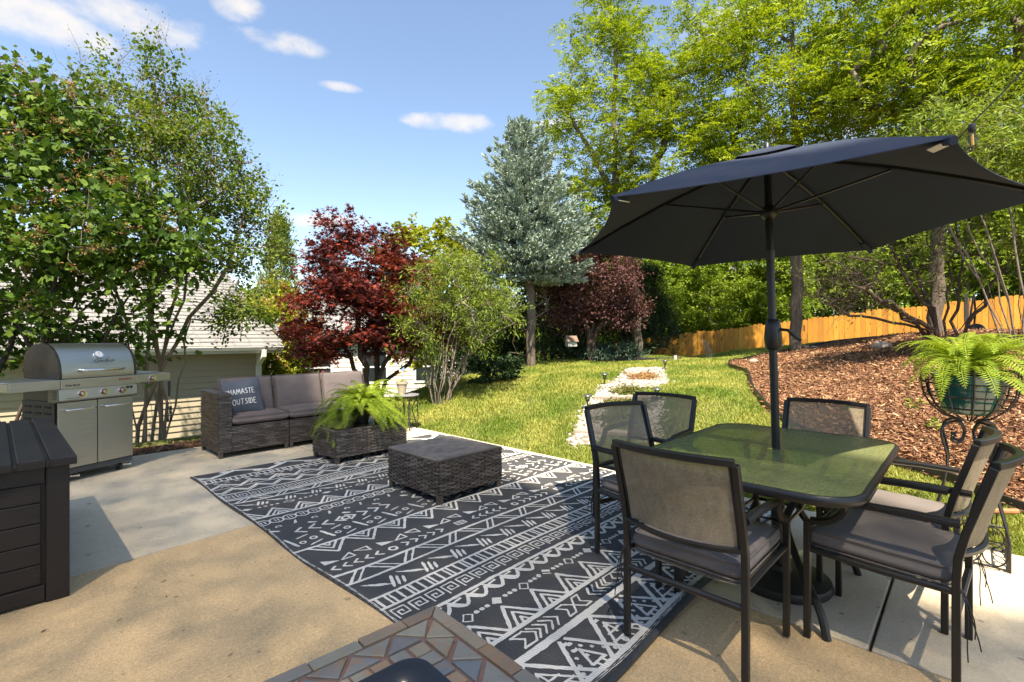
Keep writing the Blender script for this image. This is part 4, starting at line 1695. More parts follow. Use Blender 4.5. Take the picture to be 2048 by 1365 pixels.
GRAVEL = [[ground_pt(*p) for p in q] for q in (
    ((1136, 890), (1160, 838), (1186, 800), (1206, 770), (1232, 770), (1218, 800), (1204, 838), (1190, 890)),
    ((1214, 774), (1240, 752), (1256, 737), (1326, 736), (1338, 768), (1300, 776), (1250, 776)),
    ((1286, 798), (1320, 798), (1318, 840), (1312, 888), (1280, 888), (1290, 840)))]
PATCH = [[ground_pt(*p) for p in ((1256, 762), (1268, 747), (1312, 747), (1318, 762))]]
INNER = [ground_pt(*p) for p in ((1196, 840), (1216, 790), (1240, 775), (1300, 776), (1292, 800), (1290, 880), (1188, 884))]


def path_mask(x, y):
    """footprint of the stepping path, kept clear of tall lawn grass"""
    q = np.zeros(np.shape(x), bool)
    for g in GRAVEL + [INNER]:
        q |= in_poly(x, y, g)
    return q


def lawn_ok(x, y):
    a = x * CA + y * SA
    b = -x * SA + y * CA
    front = (a > 4.203) & (y < 15.5)
    back = (b > 7.16) & (b < 9.2) & (a < 4.2) & (a > -4.2)
    return (front | back) & ~in_poly(x, y, BEDS)


def patchy(x, y):
    return np.sin(x * 2.1 + 1.3 * np.sin(y * 1.7)) * np.sin(y * 1.9 + 1.1 * np.sin(x * 1.3)) + .5 * np.sin(x * 5.3 - y * 4.1)


# more blades near the camera, fewer and bigger ones far off
n = 1100000
d = 2.6 + 12.5 * r.random(n) ** 1.25
x = (r.uniform(-.62, 1.35, n)) * d
y = d
ok = lawn_ok(x, y) & (~path_mask(x, y) | (r.random(n) < .10))
x, y = x[ok], y[ok]
pt = patchy(x, y)
keep = r.random(len(x)) < np.clip(.80 - .35 * (pt > .75), .2, 1)
x, y = x[keep], y[keep]
n = len(x)
h = r.uniform(.016, .040, n) * (1 + .45 * (patchy(x * 1.7, y * 1.7) > .5)) * (1 + .03 * y)
w = r.uniform(.0025, .0045, n) * (1 + .13 * y)
ang = r.random(n) * 2 * PI
le = r.uniform(.2, 1.5, n)
z = zt(x, y) - .006
lx, ly = np.cos(ang) * le * h, np.sin(ang) * le * h
sx_, sy_ = -np.sin(ang) * w, np.cos(ang) * w
V = np.stack([np.stack([x - sx_, y - sy_, z], 1), np.stack([x + sx_, y + sy_, z], 1), np.stack([x + lx, y + ly, z + h], 1)], 1)
gr = link('grass', fast_mesh('grass', V.reshape(-1, 3), np.arange(3 * n).reshape(-1, 3)), LM['grass'])
tag(gr, 'short green and straw coloured grass blades covering the lawn', kind='stuff')

# bark chips
n = 420000
d = 2.2 + 8.8 * r.random(n) ** 1.15
x = r.uniform(.25, 1.45, n) * d
y = d
ok = in_poly(x, y, BEDS)
x, y = x[ok], y[ok]
n2 = 5000
aa, bb = r.uniform(-1.5, 4.0, n2), r.uniform(6.72, 7.15, n2)
x = np.concatenate([x, aa * CA - bb * SA])
y = np.concatenate([y, aa * SA + bb * CA])
n = len(x)
inb = in_poly(x, y, BEDS)
z = np.where(inb, zbed(x, y), zt(x, y) + .03) + r.uniform(.0, .022, n)
D = np.stack([r.normal(size=n), r.normal(size=n), r.normal(size=n) * .28], 1)
N = np.stack([r.normal(size=n) * .5, r.normal(size=n) * .5, np.ones(n)], 1)
S = .014 + .046 * r.random(n) ** 2.0 * (1 + .03 * y)
T_CHIP = (np.array([(-.10, 0, 0), (.11, .06, .06), (.10, .95, .05), (-.08, 1, -.02)]), tri((0, 1, 2), (0, 2, 3)))
ch = leaf_obj('bark_chips', np.stack([x, y, z], 1), D, N, S, T_CHIP, M['chip'], None)
tag(ch, 'loose red brown bark chips strewn over the bed', kind='stuff')


# white stones along the stepping path
def rock_mesh(seed, n=1):
    rr = np.random.default_rng(seed)
    me = bpy.data.meshes.new('stone')
    import bmesh
    bm = bmesh.new()
    bmesh.ops.create_icosphere(bm, subdivisions=n, radius=1)
    for v in bm.verts:
        k = 1 + rr.normal() * .16
        v.co = (v.co.x * k, v.co.y * k * .85, v.co.z * k * .6)
    bm.to_mesh(me)
    bm.free()
    return me


rv = []
for s_ in range(4):
    m_ = rock_mesh(s_)
    v = np.array([q.co[:] for q in m_.vertices])
    f = np.array([list(p.vertices) for p in m_.polygons])
    rv.append((v, f))


def scatter_stones(name, pts, lo, hi, m, label):
    Vs, Fs, off = [], [], 0
    for (x, y) in pts:
        v, f = rv[r.integers(4)]
        s_ = r.uniform(lo, hi)
        a = r.random() * 6.3
        c, s2 = math.cos(a), math.sin(a)
        q = v * s_
        q = np.stack([q[:, 0] * c - q[:, 1] * s2, q[:, 0] * s2 + q[:, 1] * c, q[:, 2]], 1) + np.array([x, y, zt1(x, y) + s_ * .25])
        Vs.append(q)
        Fs.append(f + off)
        off += len(v)
    o = link(name, fast_mesh(name, np.concatenate(Vs), np.concatenate(Fs)), m)
    return tag(o, label, kind='stuff')


def along(P, n, wd):
    P = np.array(P)
    out = []
    for i in range(n):
        k = r.integers(len(P) - 1)
        t = r.random()
        q = P[k] * (1 - t) + P[k + 1] * t + r.normal(size=2) * wd
        out.append(q)
    return out


pts = []
for g, k in zip(GRAVEL, (1150, 1150, 520)):
    P = np.array(g)
    lo, hi = P.min(0), P.max(0)
    q = r.uniform(lo, hi, (k * 6, 2))
    q = q[in_poly(q[:, 0], q[:, 1], g)]
    if g is GRAVEL[1]:
        q = q[~in_poly(q[:, 0], q[:, 1], PATCH[0])]
    pts += list(q[:k] + r.normal(size=(min(k, len(q)), 2)) * .05)
scatter_stones('white_stones', pts, .012, .034, M['stone_white'], 'loose white stones edging the stepping path')
gx0 = np.min([np.min(np.array(g), 0) for g in GRAVEL], 0)
gx1 = np.max([np.max(np.array(g), 0) for g in GRAVEL], 0)
path = link('stepping_path', grid_mesh('stepping_path', np.arange(gx0[0], gx1[0], .05), np.arange(gx0[1], gx1[1], .05), lambda x, y: zt(x, y) + .012, lambda x, y: in_poly(x, y, GRAVEL[0]) | in_poly(x, y, GRAVEL[1]) | in_poly(x, y, GRAVEL[2])),
            mat('gravel_bed', (.20, .16, .115), .95, var=.45, vs=40, bump=1, bs=60, bd=.02))
tag(path, None, None, None, 'structure')
pts = [ground_pt(*p) for p in ((1222, 802), (1244, 793), (1268, 795), (1290, 800))]
bm_ = MB().box((0, 0, 0), (.215, .15, .05)).mesh('paver')
for i, (x, y) in enumerate([pts[1], pts[2], (pts[2][0] * .5 + pts[3][0] * .5, pts[2][1] * .5 + pts[3][1] * .5), pts[3]]):
    pass
c0 = np.array(ground_pt(1254, 797))
dirp = np.array(ground_pt(1300, 797)) - np.array(ground_pt(1210, 797))
dirp /= np.linalg.norm(dirp)
for i in range(4):
    q = c0 + dirp * (i - 1.5) * .222
    o = link('paver', bm_, M['paver'], path, bevel=.006)
    o.location = (q[0], q[1], zt1(*q) + .012)
    o.rotation_euler = (random.uniform(.0, .03), random.uniform(-.02, .02), math.atan2(dirp[1], dirp[0]) + random.uniform(-.04, .04))
c0 = np.array(ground_pt(1222, 868))
for i in range(4):
    q = c0 + dirp * (i - 1.5) * .222
    o = link('paver', bm_, M['paver'], path, bevel=.006)
    o.location = (q[0], q[1], zt1(*q) + .012)
    o.rotation_euler = (.02, 0, math.atan2(dirp[1], dirp[0]) + random.uniform(-.04, .04))
# creeping cover between the steps, dead patch on the upper pad
P = []
for (px, py, sx2, sy2, k) in ((1245, 782, 34, 7, 900), (1240, 812, 36, 9, 1200), (1290, 812, 20, 8, 400), (1225, 840, 40, 12, 900)):
    for i in range(k):
        P.append(ground_pt(px + r.normal() * sx2 * .55, py + r.normal() * sy2 * .55) if i < 60 else None)
    base = np.array([q for q in P[-k:] if q is not None])
    for j in range(60, k):
        P[-k + j] = tuple(base[r.integers(len(base))] + r.normal(size=2) * .05)
P = np.array(P)
z = zt(P[:, 0], P[:, 1]) + r.uniform(.0, .035, len(P))
D = np.stack([r.normal(size=len(P)), r.normal(size=len(P)), r.normal(size=len(P)) * .4], 1)
N = np.stack([r.normal(size=len(P)) * .4, r.normal(size=len(P)) * .4, np.ones(len(P))], 1)
cv = leaf_obj('ground_cover', np.stack([P[:, 0], P[:, 1], z], 1), D, N, r.uniform(.03, .055, len(P)), T_KITE, LM['cover'], None)
tag(cv, 'low creeping leaves between the path steps', kind='stuff')
pp = [ground_pt(1290 + r.normal() * 16, 754 + r.normal() * 3.4) for _ in range(70)]
pp = np.array([np.array(pp[r.integers(70)]) + r.normal(size=2) * .05 for _ in range(1300)])
z = zt(pp[:, 0], pp[:, 1]) + r.uniform(.005, .03, len(pp))
D = np.stack([r.normal(size=len(pp)), r.normal(size=len(pp)), r.normal(size=len(pp)) * .2], 1)
N = np.stack([r.normal(size=len(pp)) * .4, r.normal(size=len(pp)) * .4, np.ones(len(pp))], 1)
cv = leaf_obj('dry_needles', np.stack([pp[:, 0], pp[:, 1], z], 1), D, N, r.uniform(.03, .07, len(pp)), T_CHIP, LM['flower'], None)
tag(cv, 'orange dry needles on the upper path pad', kind='stuff')

# round stones at the crest and foot of the bed
rocklab = [(1462 + 45, 728, .085, 'pale round stone low on the left edge of the mulch bed'), (1596, 697, .09, 'largest pale stone right of the straight locust trunk'),
           (1612, 699, .07, 'small pale stone second from the straight locust trunk'), (1560, 697, .10, 'flat tan stone left of the straight locust trunk'),
           (1760, 699, .16, 'wide dark stone on the bed crest before the bare twigs'), (1628, 699, .055, 'smallest pale stone on the crest of the mulch bed')]
for i, (px, py, s_, lab) in enumerate(rocklab):
    x, y = ground_pt(px, py)
    o = link('stone', rock_mesh(70 + i, 2), M['stone_tan'])
    o.data.polygons.foreach_set('use_smooth', np.ones(len(o.data.polygons), dtype=bool))
    o.location = (x, y, zt1(x, y) + .05)
    o.scale = (s_ * 1.2, s_, s_)
    tag(o, lab, 'stone', 'stones on the mulch bed')
# weeds sprouting from the bark
for i, (px, py, lab) in enumerate([(1828, 826, 'tall green weed in the bark beside the fern stand'), (1868, 872, 'small weed in the bark below the fern stand'),
                                   (1838, 705, 'weed sprig on the crest of the bark bed'), (1700, 830, 'tiny weed in the bark behind the far chair')]):
    x, y = ground_pt(px, py)
    t = tree('weed', lab, 'weed', (x, y, zbed(x, y)), 'weeds in the bark bed')
    rr = np.random.default_rng(80 + i)
    k = 26
    P = np.stack([rr.normal(size=k) * .03, rr.normal(size=k) * .03, rr.uniform(0, .10, k)], 1)
    D = np.stack([rr.normal(size=k), rr.normal(size=k), rr.uniform(.3, 1.5, k)], 1)
    leaf_obj('leaves', P, D, rnd(rr, k), rr.uniform(.04, .09, k), T_THIN, LM['grass'], t)

# a few dry leaves and crumbs blown over the concrete
k = 150
aa, bb = r.uniform(-.3, 4.15, k), r.uniform(-1.5, 6.6, k)
P = np.stack([aa * CA - bb * SA, aa * SA + bb * CA, np.full(k, .006)], 1)
D = np.stack([r.normal(size=k), r.normal(size=k), r.normal(size=k) * .12], 1)
N = np.stack([r.normal(size=k) * .3, r.normal(size=k) * .3, np.ones(k)], 1)
lt = leaf_obj('leaf_litter', P, D, N, .008 + .028 * r.random(k) ** 3, T_KITE, LM['seed'], None)
tag(lt, 'tiny dry leaf bits scattered on the concrete', kind='stuff')

# ---------------------------------------------------------------- patterned outdoor rug, in its own frame: u along the bands, t towards the camera
RW, RL = 2.86, 4.235
rug = thing('outdoor_rug', 'large charcoal outdoor rug with white tribal bands', 'rug', (-2.983, 4.502, 0), YAW)


def rz(u, t):
    u = np.asarray(u, float)
    t = np.asarray(t, float)
    w = .0085 + .003 * np.sin(u * 3.1 + t * 1.7) + .0022 * np.sin(t * 5.2 - u * 1.1)
    e = np.exp(-u / .10) * .006 * (1 + np.sin(t * 7.0 + np.sin(t * 3)))
    e2 = np.exp(-(RL - t) / .12) * .008 * (1 + np.sin(u * 6 + 1))
    cr = .014 * np.exp(-((t - 1.862) / .022) ** 2)
    cr2 = .008 * np.exp(-(((u - .9) * .8 - (t - 3.63)) / .03) ** 2) * np.exp(-((u - .9) / .35) ** 2)
    return w + e + e2 + cr + cr2


def rw_(u, t):
    u = np.asarray(u, float)
    t = np.asarray(t, float)
    du = .010 * np.sin(t * 4.3 + .5) * np.exp(-u / .6) + .006 * np.sin(t * 2.1 + u)
    dt = .008 * np.sin(u * 4.7) * np.exp(-np.abs(RL - t) / .5) + .006 * np.sin(u * 2.3 + t * .7) + .022 * np.sin(u * 1.9 + .4) * sstep(t, 3.7, 4.2)
    return u + du, t + dt


def rp(u, t, lift=0.0):
    x, y = rw_(u, t)
    return np.stack([x, -y, rz(u, t) + lift], -1)


us = np.linspace(0, RW, 150)
ts = np.linspace(0, RL, 222)
U, T_ = np.meshgrid(us, ts, indexing='ij')
Vt = rp(U, T_).reshape(-1, 3)
n_, m_ = U.shape
idx = np.arange(n_ * m_).reshape(n_, m_)
q = np.stack([idx[:-1, :-1], idx[:-1, 1:], idx[1:, 1:], idx[1:, :-1]], -1).reshape(-1, 4)
# hem: a short turned-down side so that the edge has thickness
ring = np.concatenate([idx[:, 0], idx[-1, 1:], idx[-2::-1, -1], idx[0, -2:0:-1]])
low = Vt[ring].copy()
low[:, 2] = .001
k0 = len(Vt)
rl_ = np.arange(len(ring))
hem = np.stack([ring, np.roll(ring, -1), k0 + np.roll(rl_, -1), k0 + rl_], -1)
sheet = link('woven_sheet', fast_mesh('woven_sheet', np.concatenate([Vt, low]), np.concatenate([q, hem]), True), M['rug_dark'], rug)

pv, pf, poff = [], [], 0
pk_ = 0
rr_ = np.random.default_rng(90)


def emit(L_, R_):
    """ribbon between two edges"""
    global poff, pk_
    L_, R_ = np.array(L_), np.array(R_)
    lift = .0022 + (pk_ % 61) * .00002
    pk_ += 1
    jl = rr_.normal(size=L_.shape) * .0011
    jr = rr_.normal(size=R_.shape) * .0011
    a = np.clip(L_ + jl, [.004, .004], [RW - .004, RL - .004])
    b = np.clip(R_ + jr, [.004, .004], [RW - .004, RL - .004])
    v = np.concatenate([rp(a[:, 0], a[:, 1], lift), rp(b[:, 0], b[:, 1], lift)])
    n = len(a)
    i = np.arange(n - 1)
    pf.append(np.stack([i, i + n, i + n + 1, i + 1], -1) + poff)
    pv.append(v)
    poff += 2 * n


def line(P, w, closed=False):
    P = [np.array(p, float) for p in P]
    if closed:
        P = P + [P[0]]
    for a, b in zip(P[:-1], P[1:]):
        d = b - a
        L = np.linalg.norm(d)
        if L < 1e-4:
            continue
        d /= L
        nrm = np.array([-d[1], d[0]])
        a2, b2 = a - d * w * .3, b + d * w * .3
        if max(a2[0], b2[0]) < 0 or min(a2[0], b2[0]) > RW:
            continue
        k = max(2, int(L / .018) + 1)
        c = a2 + (b2 - a2) * np.linspace(0, 1, k)[:, None]
        emit(c + nrm * w / 2, c - nrm * w / 2)


def bar(a, b, w):
    a, b = np.array(a, float), np.array(b, float)
    d = (b - a)
    L = np.linalg.norm(d)
    d = d / L
    nrm = np.array([-d[1], d[0]])
    k = max(5, int(L / .015))
    s_ = np.linspace(0, 1, k)
    c = a + (b - a) * s_[:, None]
    ww = w * np.clip(np.sqrt(1 - (2 * s_ - 1) ** 6 * .9), .3, 1)
    if c[:, 0].max() < .01 or c[:, 0].min() > RW - .01:
        return
    emit(c + nrm * (ww / 2)[:, None], c - nrm * (ww / 2)[:, None])


def fillp(P):
    """filled shape with four corners"""
    P = np.array(P, float)
    if P[:, 0].max() < .01 or P[:, 0].min() > RW - .01:
        return
    s_ = np.linspace(0, 1, 7)[:, None]
    emit(P[0] + (P[3] - P[0]) * s_, P[1] + (P[2] - P[1]) * s_)


def ring_(c, r0, w, n=18):
    a = np.linspace(0, 2 * PI, n + 1)
    d = np.stack([np.cos(a), np.sin(a)], 1)
    if c[0] < -.02 or c[0] > RW:
        return
    emit(np.array(c) + d * (r0 + w / 2), np.array(c) + d * (r0 - w / 2))


def dot(c, r0):
    ring_(c, r0 * .52, r0 * .98, 12)


def full(t, w):
    line([(0, t), (RW, t)], w)


def rep(p, u0, fn):
    u = u0
    k = 0
    while u < RW + p:
        fn(u, k)
        u += p
        k += 1


# each band below is one row of the weave, t given in metres from the far edge
def zig(t0, t1, p, w, u0=0.0):
    P = []
    u = u0 - p
    k = 0
    while u < RW + p:
        P.append((u, t0 if k % 2 else t1))
        u += p / 2
        k += 1
    line(P, w)


def ladder(t0, t1, p, u0, w=.015):
    full(t0, .018)
    full(t1, .018)

    def f(u, k):
        if k % 2:
            line([(u - .012, t0), (u - .012, t1)], .014)
            line([(u + .014, t0), (u + .014, t1)], .014)
        else:
            line([(u, t0), (u, t1)], w)
    rep(p, u0, f)


def chev(u, t, h, wd, d, w=.013):
    line([(u - d * wd, t - h), (u, t), (u - d * wd, t + h)], w)


def key(t0, t1, p, u0, flip=False):
    h = t1 - t0

    def f(u, k):
        q = [(0, 1), (0, 0), (.78, 0), (.78, .74), (.24, .74), (.24, .34), (.50, .34), (.50, .50)]
        line([(u + a * p * .92, t0 + (1 - b if flip else b) * h) for a, b in q], .0095)
    rep(p, u0, f)


def tris(tb, ta, p, u0, w=.018):
    def f(u, k):
        s_ = ta - tb
        line([(u - p / 2, tb), (u, ta), (u + p / 2, tb)], w)
        line([(u - p * .28, tb), (u, tb + s_ * .60), (u + p * .28, tb)], w * .8)
        line([(u - p * .10, tb), (u, tb + s_ * .26), (u + p * .10, tb)], w * .7)
    rep(p, u0, f)


def xzig(t0, t1, p, u0):
    full(t0, .024)
    full(t1, .020)
    q = .11

    def f(u, k):
        m = p / 2
        line([(u, t1), (u + m - q / 2, t0)], .014)
        line([(u + q * .45, t1), (u + m - q * .05, t0)], .012)
        line([(u + m, t0), (u + p - q / 2, t1)], .014)
        line([(u + m + q * .45, t0), (u + p - q * .05, t1)], .012)
    rep(p, u0, f)


def slash(t0, t1, p, u0, d=1):
    h = t1 - t0
    k_ = h / .14

    def f(u, k):
        for j in range(3):
            a = (u + .034 * j, t0 + .010 + .020 * j * k_)
            ln = .082 * (1 - .16 * j) * k_
            bar(a, (a[0] + ln, a[1] + ln * .95), .012)
            b = (u + .118 + .033 * j, t1 - .004)
            ln = .115 * (1 - .2 * j) * k_
            bar(b, (b[0] + ln * .42, b[1] - ln), .018)
    rep(p, u0, f)


# far half
zig(.045, .225, .50, .040, .10)
zig(.075, .255, .50, .008, .10)
rep(.25, .02, lambda u, k: [dot((u + a, (.205 if k % 2 == 0 else .065) + b), .022) for a, b in ((-.03, 0), (.03, 0), (0, .022), (0, -.022))])
ladder(.285, .385, .062, .03)
rep(.085, .04, lambda u, k: chev(u + .03, .435, .022, .035, 1 if (k // 6) % 2 else -1, .011))
zig(.475, .60, .235, .018, .0)
zig(.515, .615, .235, .014, .0)
rep(.235, .1175, lambda u, k: line([(u - .03, .585), (u, .548), (u + .03, .585)], .013))
full(.635, .012)
zig(.665, .765, .20, .020, .05)
zig(.695, .795, .20, .012, .05)
full(.83, .020)
key(.858, .95, .098, .02, True)
full(.985, .020)
xzig(1.02, 1.125, .30, .04)
slash(1.165, 1.285, .215, .03)
rep(.31, .05, lambda u, k: fillp([(u - .042, 1.335), (u, 1.308), (u + .042, 1.335), (u, 1.362)]) if k % 2 == 0 else line([(u - .042, 1.335), (u, 1.308), (u + .042, 1.335), (u, 1.362)], .008, True))
rep(.31, .205, lambda u, k: [dot((u + a, 1.335), .013) for a in (-.066, -.022, .022, .066)])
tris(1.562, 1.412, .205, .0)
full(1.572, .020)
rep(.092, .035, lambda u, k: [ring_((u, 1.682), .047, .013), line([(u - .010, 1.66), (u - .010, 1.704)], .008), line([(u + .012, 1.66), (u + .012, 1.704)], .008)])
# either side of the crease
rep(.255, .09, lambda u, k: [ring_((u, 1.815), .018, .011), bar((u + .10, 1.85), (u + .135, 1.765), .017), bar((u - .02, 1.91), (u - .08, 1.885), .015)])


def row(u, k):
    for j in range(4):
        chev(u - .36 + j * .095, 1.985, .048, .055, -1, .018)
        chev(u + .36 - j * .095, 1.985, .048, .055, 1, .018)
    ring_((u, 1.985), .028, .017)


rep(.94, .50, row)
rep(.235, .075, lambda u, k: [ring_((u + .115, 2.155), .020, .013), bar((u - .045, 2.08), (u - .005, 2.235), .021), bar((u + .02, 2.105), (u + .11, 2.075), .014), bar((u + .055, 2.255), (u + .15, 2.215), .014), ring_((u + .035, 2.185), .017, .011)])
full(2.296, .022)
tris(2.30, 2.462, .2345, .208)


def trirow(u, k):
    fillp([(u - .035, 2.530), (u - .035, 2.60), (u + .055, 2.595), (u + .055, 2.592)])
    for du, f_ in ((.115, 1), (.225, -1)):
        line([(u + du - .045, 2.565 + .03 * f_), (u + du + .035, 2.565 + .034 * f_), (u + du + .03, 2.565 - .032 * f_)], .012, True)


rep(.3605, .09, trirow)


def chrow(u, k):
    if k % 2 == 0:
        ring_((u, 2.684), .024, .015)
    else:
        line([(u - .038, 2.655), (u + .038, 2.655), (u + .038, 2.705), (u - .038, 2.705)], .012, True)
        line([(u, 2.655), (u, 2.705)], .009)
        line([(u - .038, 2.68), (u + .038, 2.68)], .009)
    for j in range(5):
        chev(u + .115 + j * .068, 2.68, .030, .034, (1 if k % 2 == 0 else -1), .014)
    if k == 0:
        for j in range(5):
            chev(u - .115 - j * .068, 2.68, .030, .034, -1, .014)


rep(.545, .441, chrow)
xzig(2.774, 2.905, .335, .03)
slash(2.940, 3.088, .215, .06)
ladder(3.115, 3.222, .062, .035)
key(3.258, 3.345, .101, .035)
full(3.392, .022)


def scal(u, k):
    c = [(u - .061 + .122 * i / 8, 3.425 + .062 * math.sin(PI * i / 8)) for i in range(9)]
    line(c, .019)
    line([(u - .061, 3.40), (u - .005, 3.475)], .016)
    line([(u - .061, 3.475 - .045), (u + .02, 3.415)], .015)


rep(.122, .074, scal)
rep(.392, .054, lambda u, k: fillp([(u - .036, 3.574), (u, 3.532), (u + .036, 3.562), (u, 3.604)]))
rep(.392, .250, lambda u, k: line([(u - .034, 3.580), (u + .002, 3.540), (u + .036, 3.568), (u, 3.608)], .0085, True))
rep(.196, .152, lambda u, k: [dot((u - .035, 3.567), .014), dot((u, 3.567), .014), dot((u + .035, 3.567), .014)])
tris(3.788, 3.625, .215, .212, .019)
full(3.795, .026)


def arrows(u, k):
    d = 1 if k % 2 == 0 else -1

    def q(a, b):
        return (u + d * a, 3.868 + b)
    line([q(-.20, -.042), q(-.125, -.042), q(-.085, 0), q(-.125, .042), q(-.20, .042), q(-.155, 0)], .010, True)
    for j in range(4):
        line([q(-.10 + j * .042, -.042), q(-.055 + j * .042, 0), q(-.10 + j * .042, .042)], .0105)
    line([q(.115, -.042), q(.165, -.042), q(.205, 0), q(.165, .042), q(.115, .042), q(.15, 0)], .010, True)


rep(.41, .47, arrows)
full(3.948, .038)


def big(u, k):
    if k % 2 == 0:
        line([(u - .175, 4.185), (u, 3.965), (u + .175, 4.185)], .022)
        line([(u - .115, 4.185), (u, 4.04), (u + .115, 4.185)], .013)
        line([(u - .06, 4.10), (u + .06, 4.10)], .010)
        line([(u - .09, 4.145), (u + .09, 4.145)], .012)
        ring_((u - .035, 4.168), .012, .008)
        for a in (-.05, .0, .05):
            line([(u + a, 4.145), (u + a + .02, 4.18)], .010)
        line([(u, 4.05), (u, 4.10)], .010)
    else:
        line([(u - .15, 4.185), (u - .02, 3.985)], .020)
        line([(u + .15, 4.185), (u + .02, 3.985)], .020)
        for a in range(5):
            dot((u - .115 + a * .030 - .0, 4.165 - a * .036), .0095)
            dot((u + .115 - a * .030, 4.165 - a * .036), .0095)
        line([(u - .045, 4.16), (u, 4.07), (u + .045, 4.16)], .014, True)
        line([(u - .02, 4.16), (u - .02, 4.20)], .013)
        line([(u + .02, 4.16), (u + .02, 4.20)], .013)
    for a in range(3):
        fillp([(u + .195 + .012 * a, 4.00 + a * .05), (u + .195 + .012 * a, 4.018 + a * .05), (u + .235, 4.018 + a * .05), (u + .235, 4.0 + a * .05)])


rep(.235, .18, big)
full(4.197, .026)
for j, tt in enumerate((4.217, 4.225)):
    full(tt, .0028)
for uu in (.007, .013):
    line([(uu, 0), (uu, RL)], .0030)
for uu in (RW - .007, RW - .013):
    line([(uu, 0), (uu, RL)], .0030)
full(.008, .003)
link('woven_pattern', fast_mesh('woven_pattern', np.concatenate(pv), np.concatenate(pf), True), M['rug_white'], rug)

# flat dark hose lying along the near edge of the rug
hb = MB()
hp = []
for uu in np.linspace(.15, 1.62, 26):
    tt = 4.262 + .016 * math.sin(uu * 3.2 + 1) - .012 * (uu > 1.2)
    p = np.array([-2.983, 4.502]) + uu * np.array([CA, SA]) + tt * np.array([SA, -CA])
    hp.append((p[0], p[1], .016))
hb.tube(hp, .017, 8, sx=1.0)
hose = hb.build('garden_hose', M['rubber'], smooth=True)
tag(hose, 'flattened dark hose lying beside the near edge of the rug', 'hose')

# ---------------------------------------------------------------- woven wicker panels
def weave(w, h, row=.0155, col=.044, amp=.005, seed=0, flat=False):
    """panel in its own x (width) and z (height), facing -y; each strand passes over and under hidden stakes"""
    rr = np.random.default_rng(seed)
    nr = max(1, int(round(h / row)))
    row = h / nr
    Vs, Fs, off = [], [], 0
    m = max(4, int(round(w / (col / 2))))
    xs = np.linspace(-w / 2, w / 2, m + 1)
    for i in range(nr):
        z0 = i * row + row * .06
        z1 = (i + 1) * row - row * .06
        ph = (np.arange(m + 1) // 1 + (i % 2) * 2)
        out = amp * np.cos(ph * PI / 2) + rr.normal(size=m + 1) * .0004
        if flat:
            out = out * .25
        # one over-float per short strand so that colour can change from one to the next
        k = 4 if not flat else 12
        j = 0
        start = -int(rr.integers(0, k))
        while start < m:
            a, b = max(0, start), min(m, start + k)
            if b > a:
                x = xs[a:b + 1]
                o = out[a:b + 1]
                n = len(x)
                v = np.concatenate([np.stack([x, -o, np.full(n, z0)], 1), np.stack([x, -o - .0022, np.full(n, (z0 + z1) / 2)], 1), np.stack([x, -o, np.full(n, z1)], 1)])
                q = np.arange(n - 1)
                Fs.append(np.concatenate([np.stack([q, q + 1, q + n + 1, q + n], 1), np.stack([q + n, q + n + 1, q + 2 * n + 1, q + 2 * n], 1)]) + off)
                Vs.append(v)
                off += 3 * n
            start += k
    return np.concatenate(Vs), np.concatenate(Fs)


WEAVE_CACHE = {}


def weave_panel(parent, c, w, h, rz=0.0, flat_up=False, seed=0, row=.0155, col=.044, flat=False, name='wicker_panel'):
    key = (round(w, 3), round(h, 3), row, col, flat, seed % 3)
    if key not in WEAVE_CACHE:
        V, F_ = weave(w, h, row, col, seed=seed % 3, flat=flat)
        WEAVE_CACHE[key] = fast_mesh(name, V, F_)
    o = link(name, WEAVE_CACHE[key], M['wicker'], parent)
    o.location = c
    o.rotation_euler = (-PI / 2 if flat_up else 0, 0, rz)
    tag(o, kind='stuff')
    return o


def wicker_box(parent, lo, hi, seed=0, faces='fblr'):
    """dark core with woven panels set just proud of it"""
    x0, y0, z0 = lo
    x1, y1, z1 = hi
    e = .007
    mb = MB()
    mb.b2((x0 + e, y0 + e, z0), (x1 - e, y1 - e, z1))
    mb.build('core', M['wicker_back'], parent)
    w, d, h = x1 - x0, y1 - y0, z1 - z0
    if 'f' in faces:
        weave_panel(parent, ((x0 + x1) / 2, y0, z0), w, h, 0, seed=seed)
    if 'b' in faces:
        weave_panel(parent, ((x0 + x1) / 2, y1, z0), w, h, PI, seed=seed + 1)
    if 'l' in faces:
        weave_panel(parent, (x0, (y0 + y1) / 2, z0), d, h, -PI / 2, seed=seed + 2)
    if 'r' in faces:
        weave_panel(parent, (x1, (y0 + y1) / 2, z0), d, h, PI / 2, seed=seed)


def wicker_leg(parent, x, y, h, s=.042):
    mb = MB()
    mb.box((x, y, h / 2), (s, s, h))
    return mb.build('leg', M['wicker'], parent, bevel=.004)


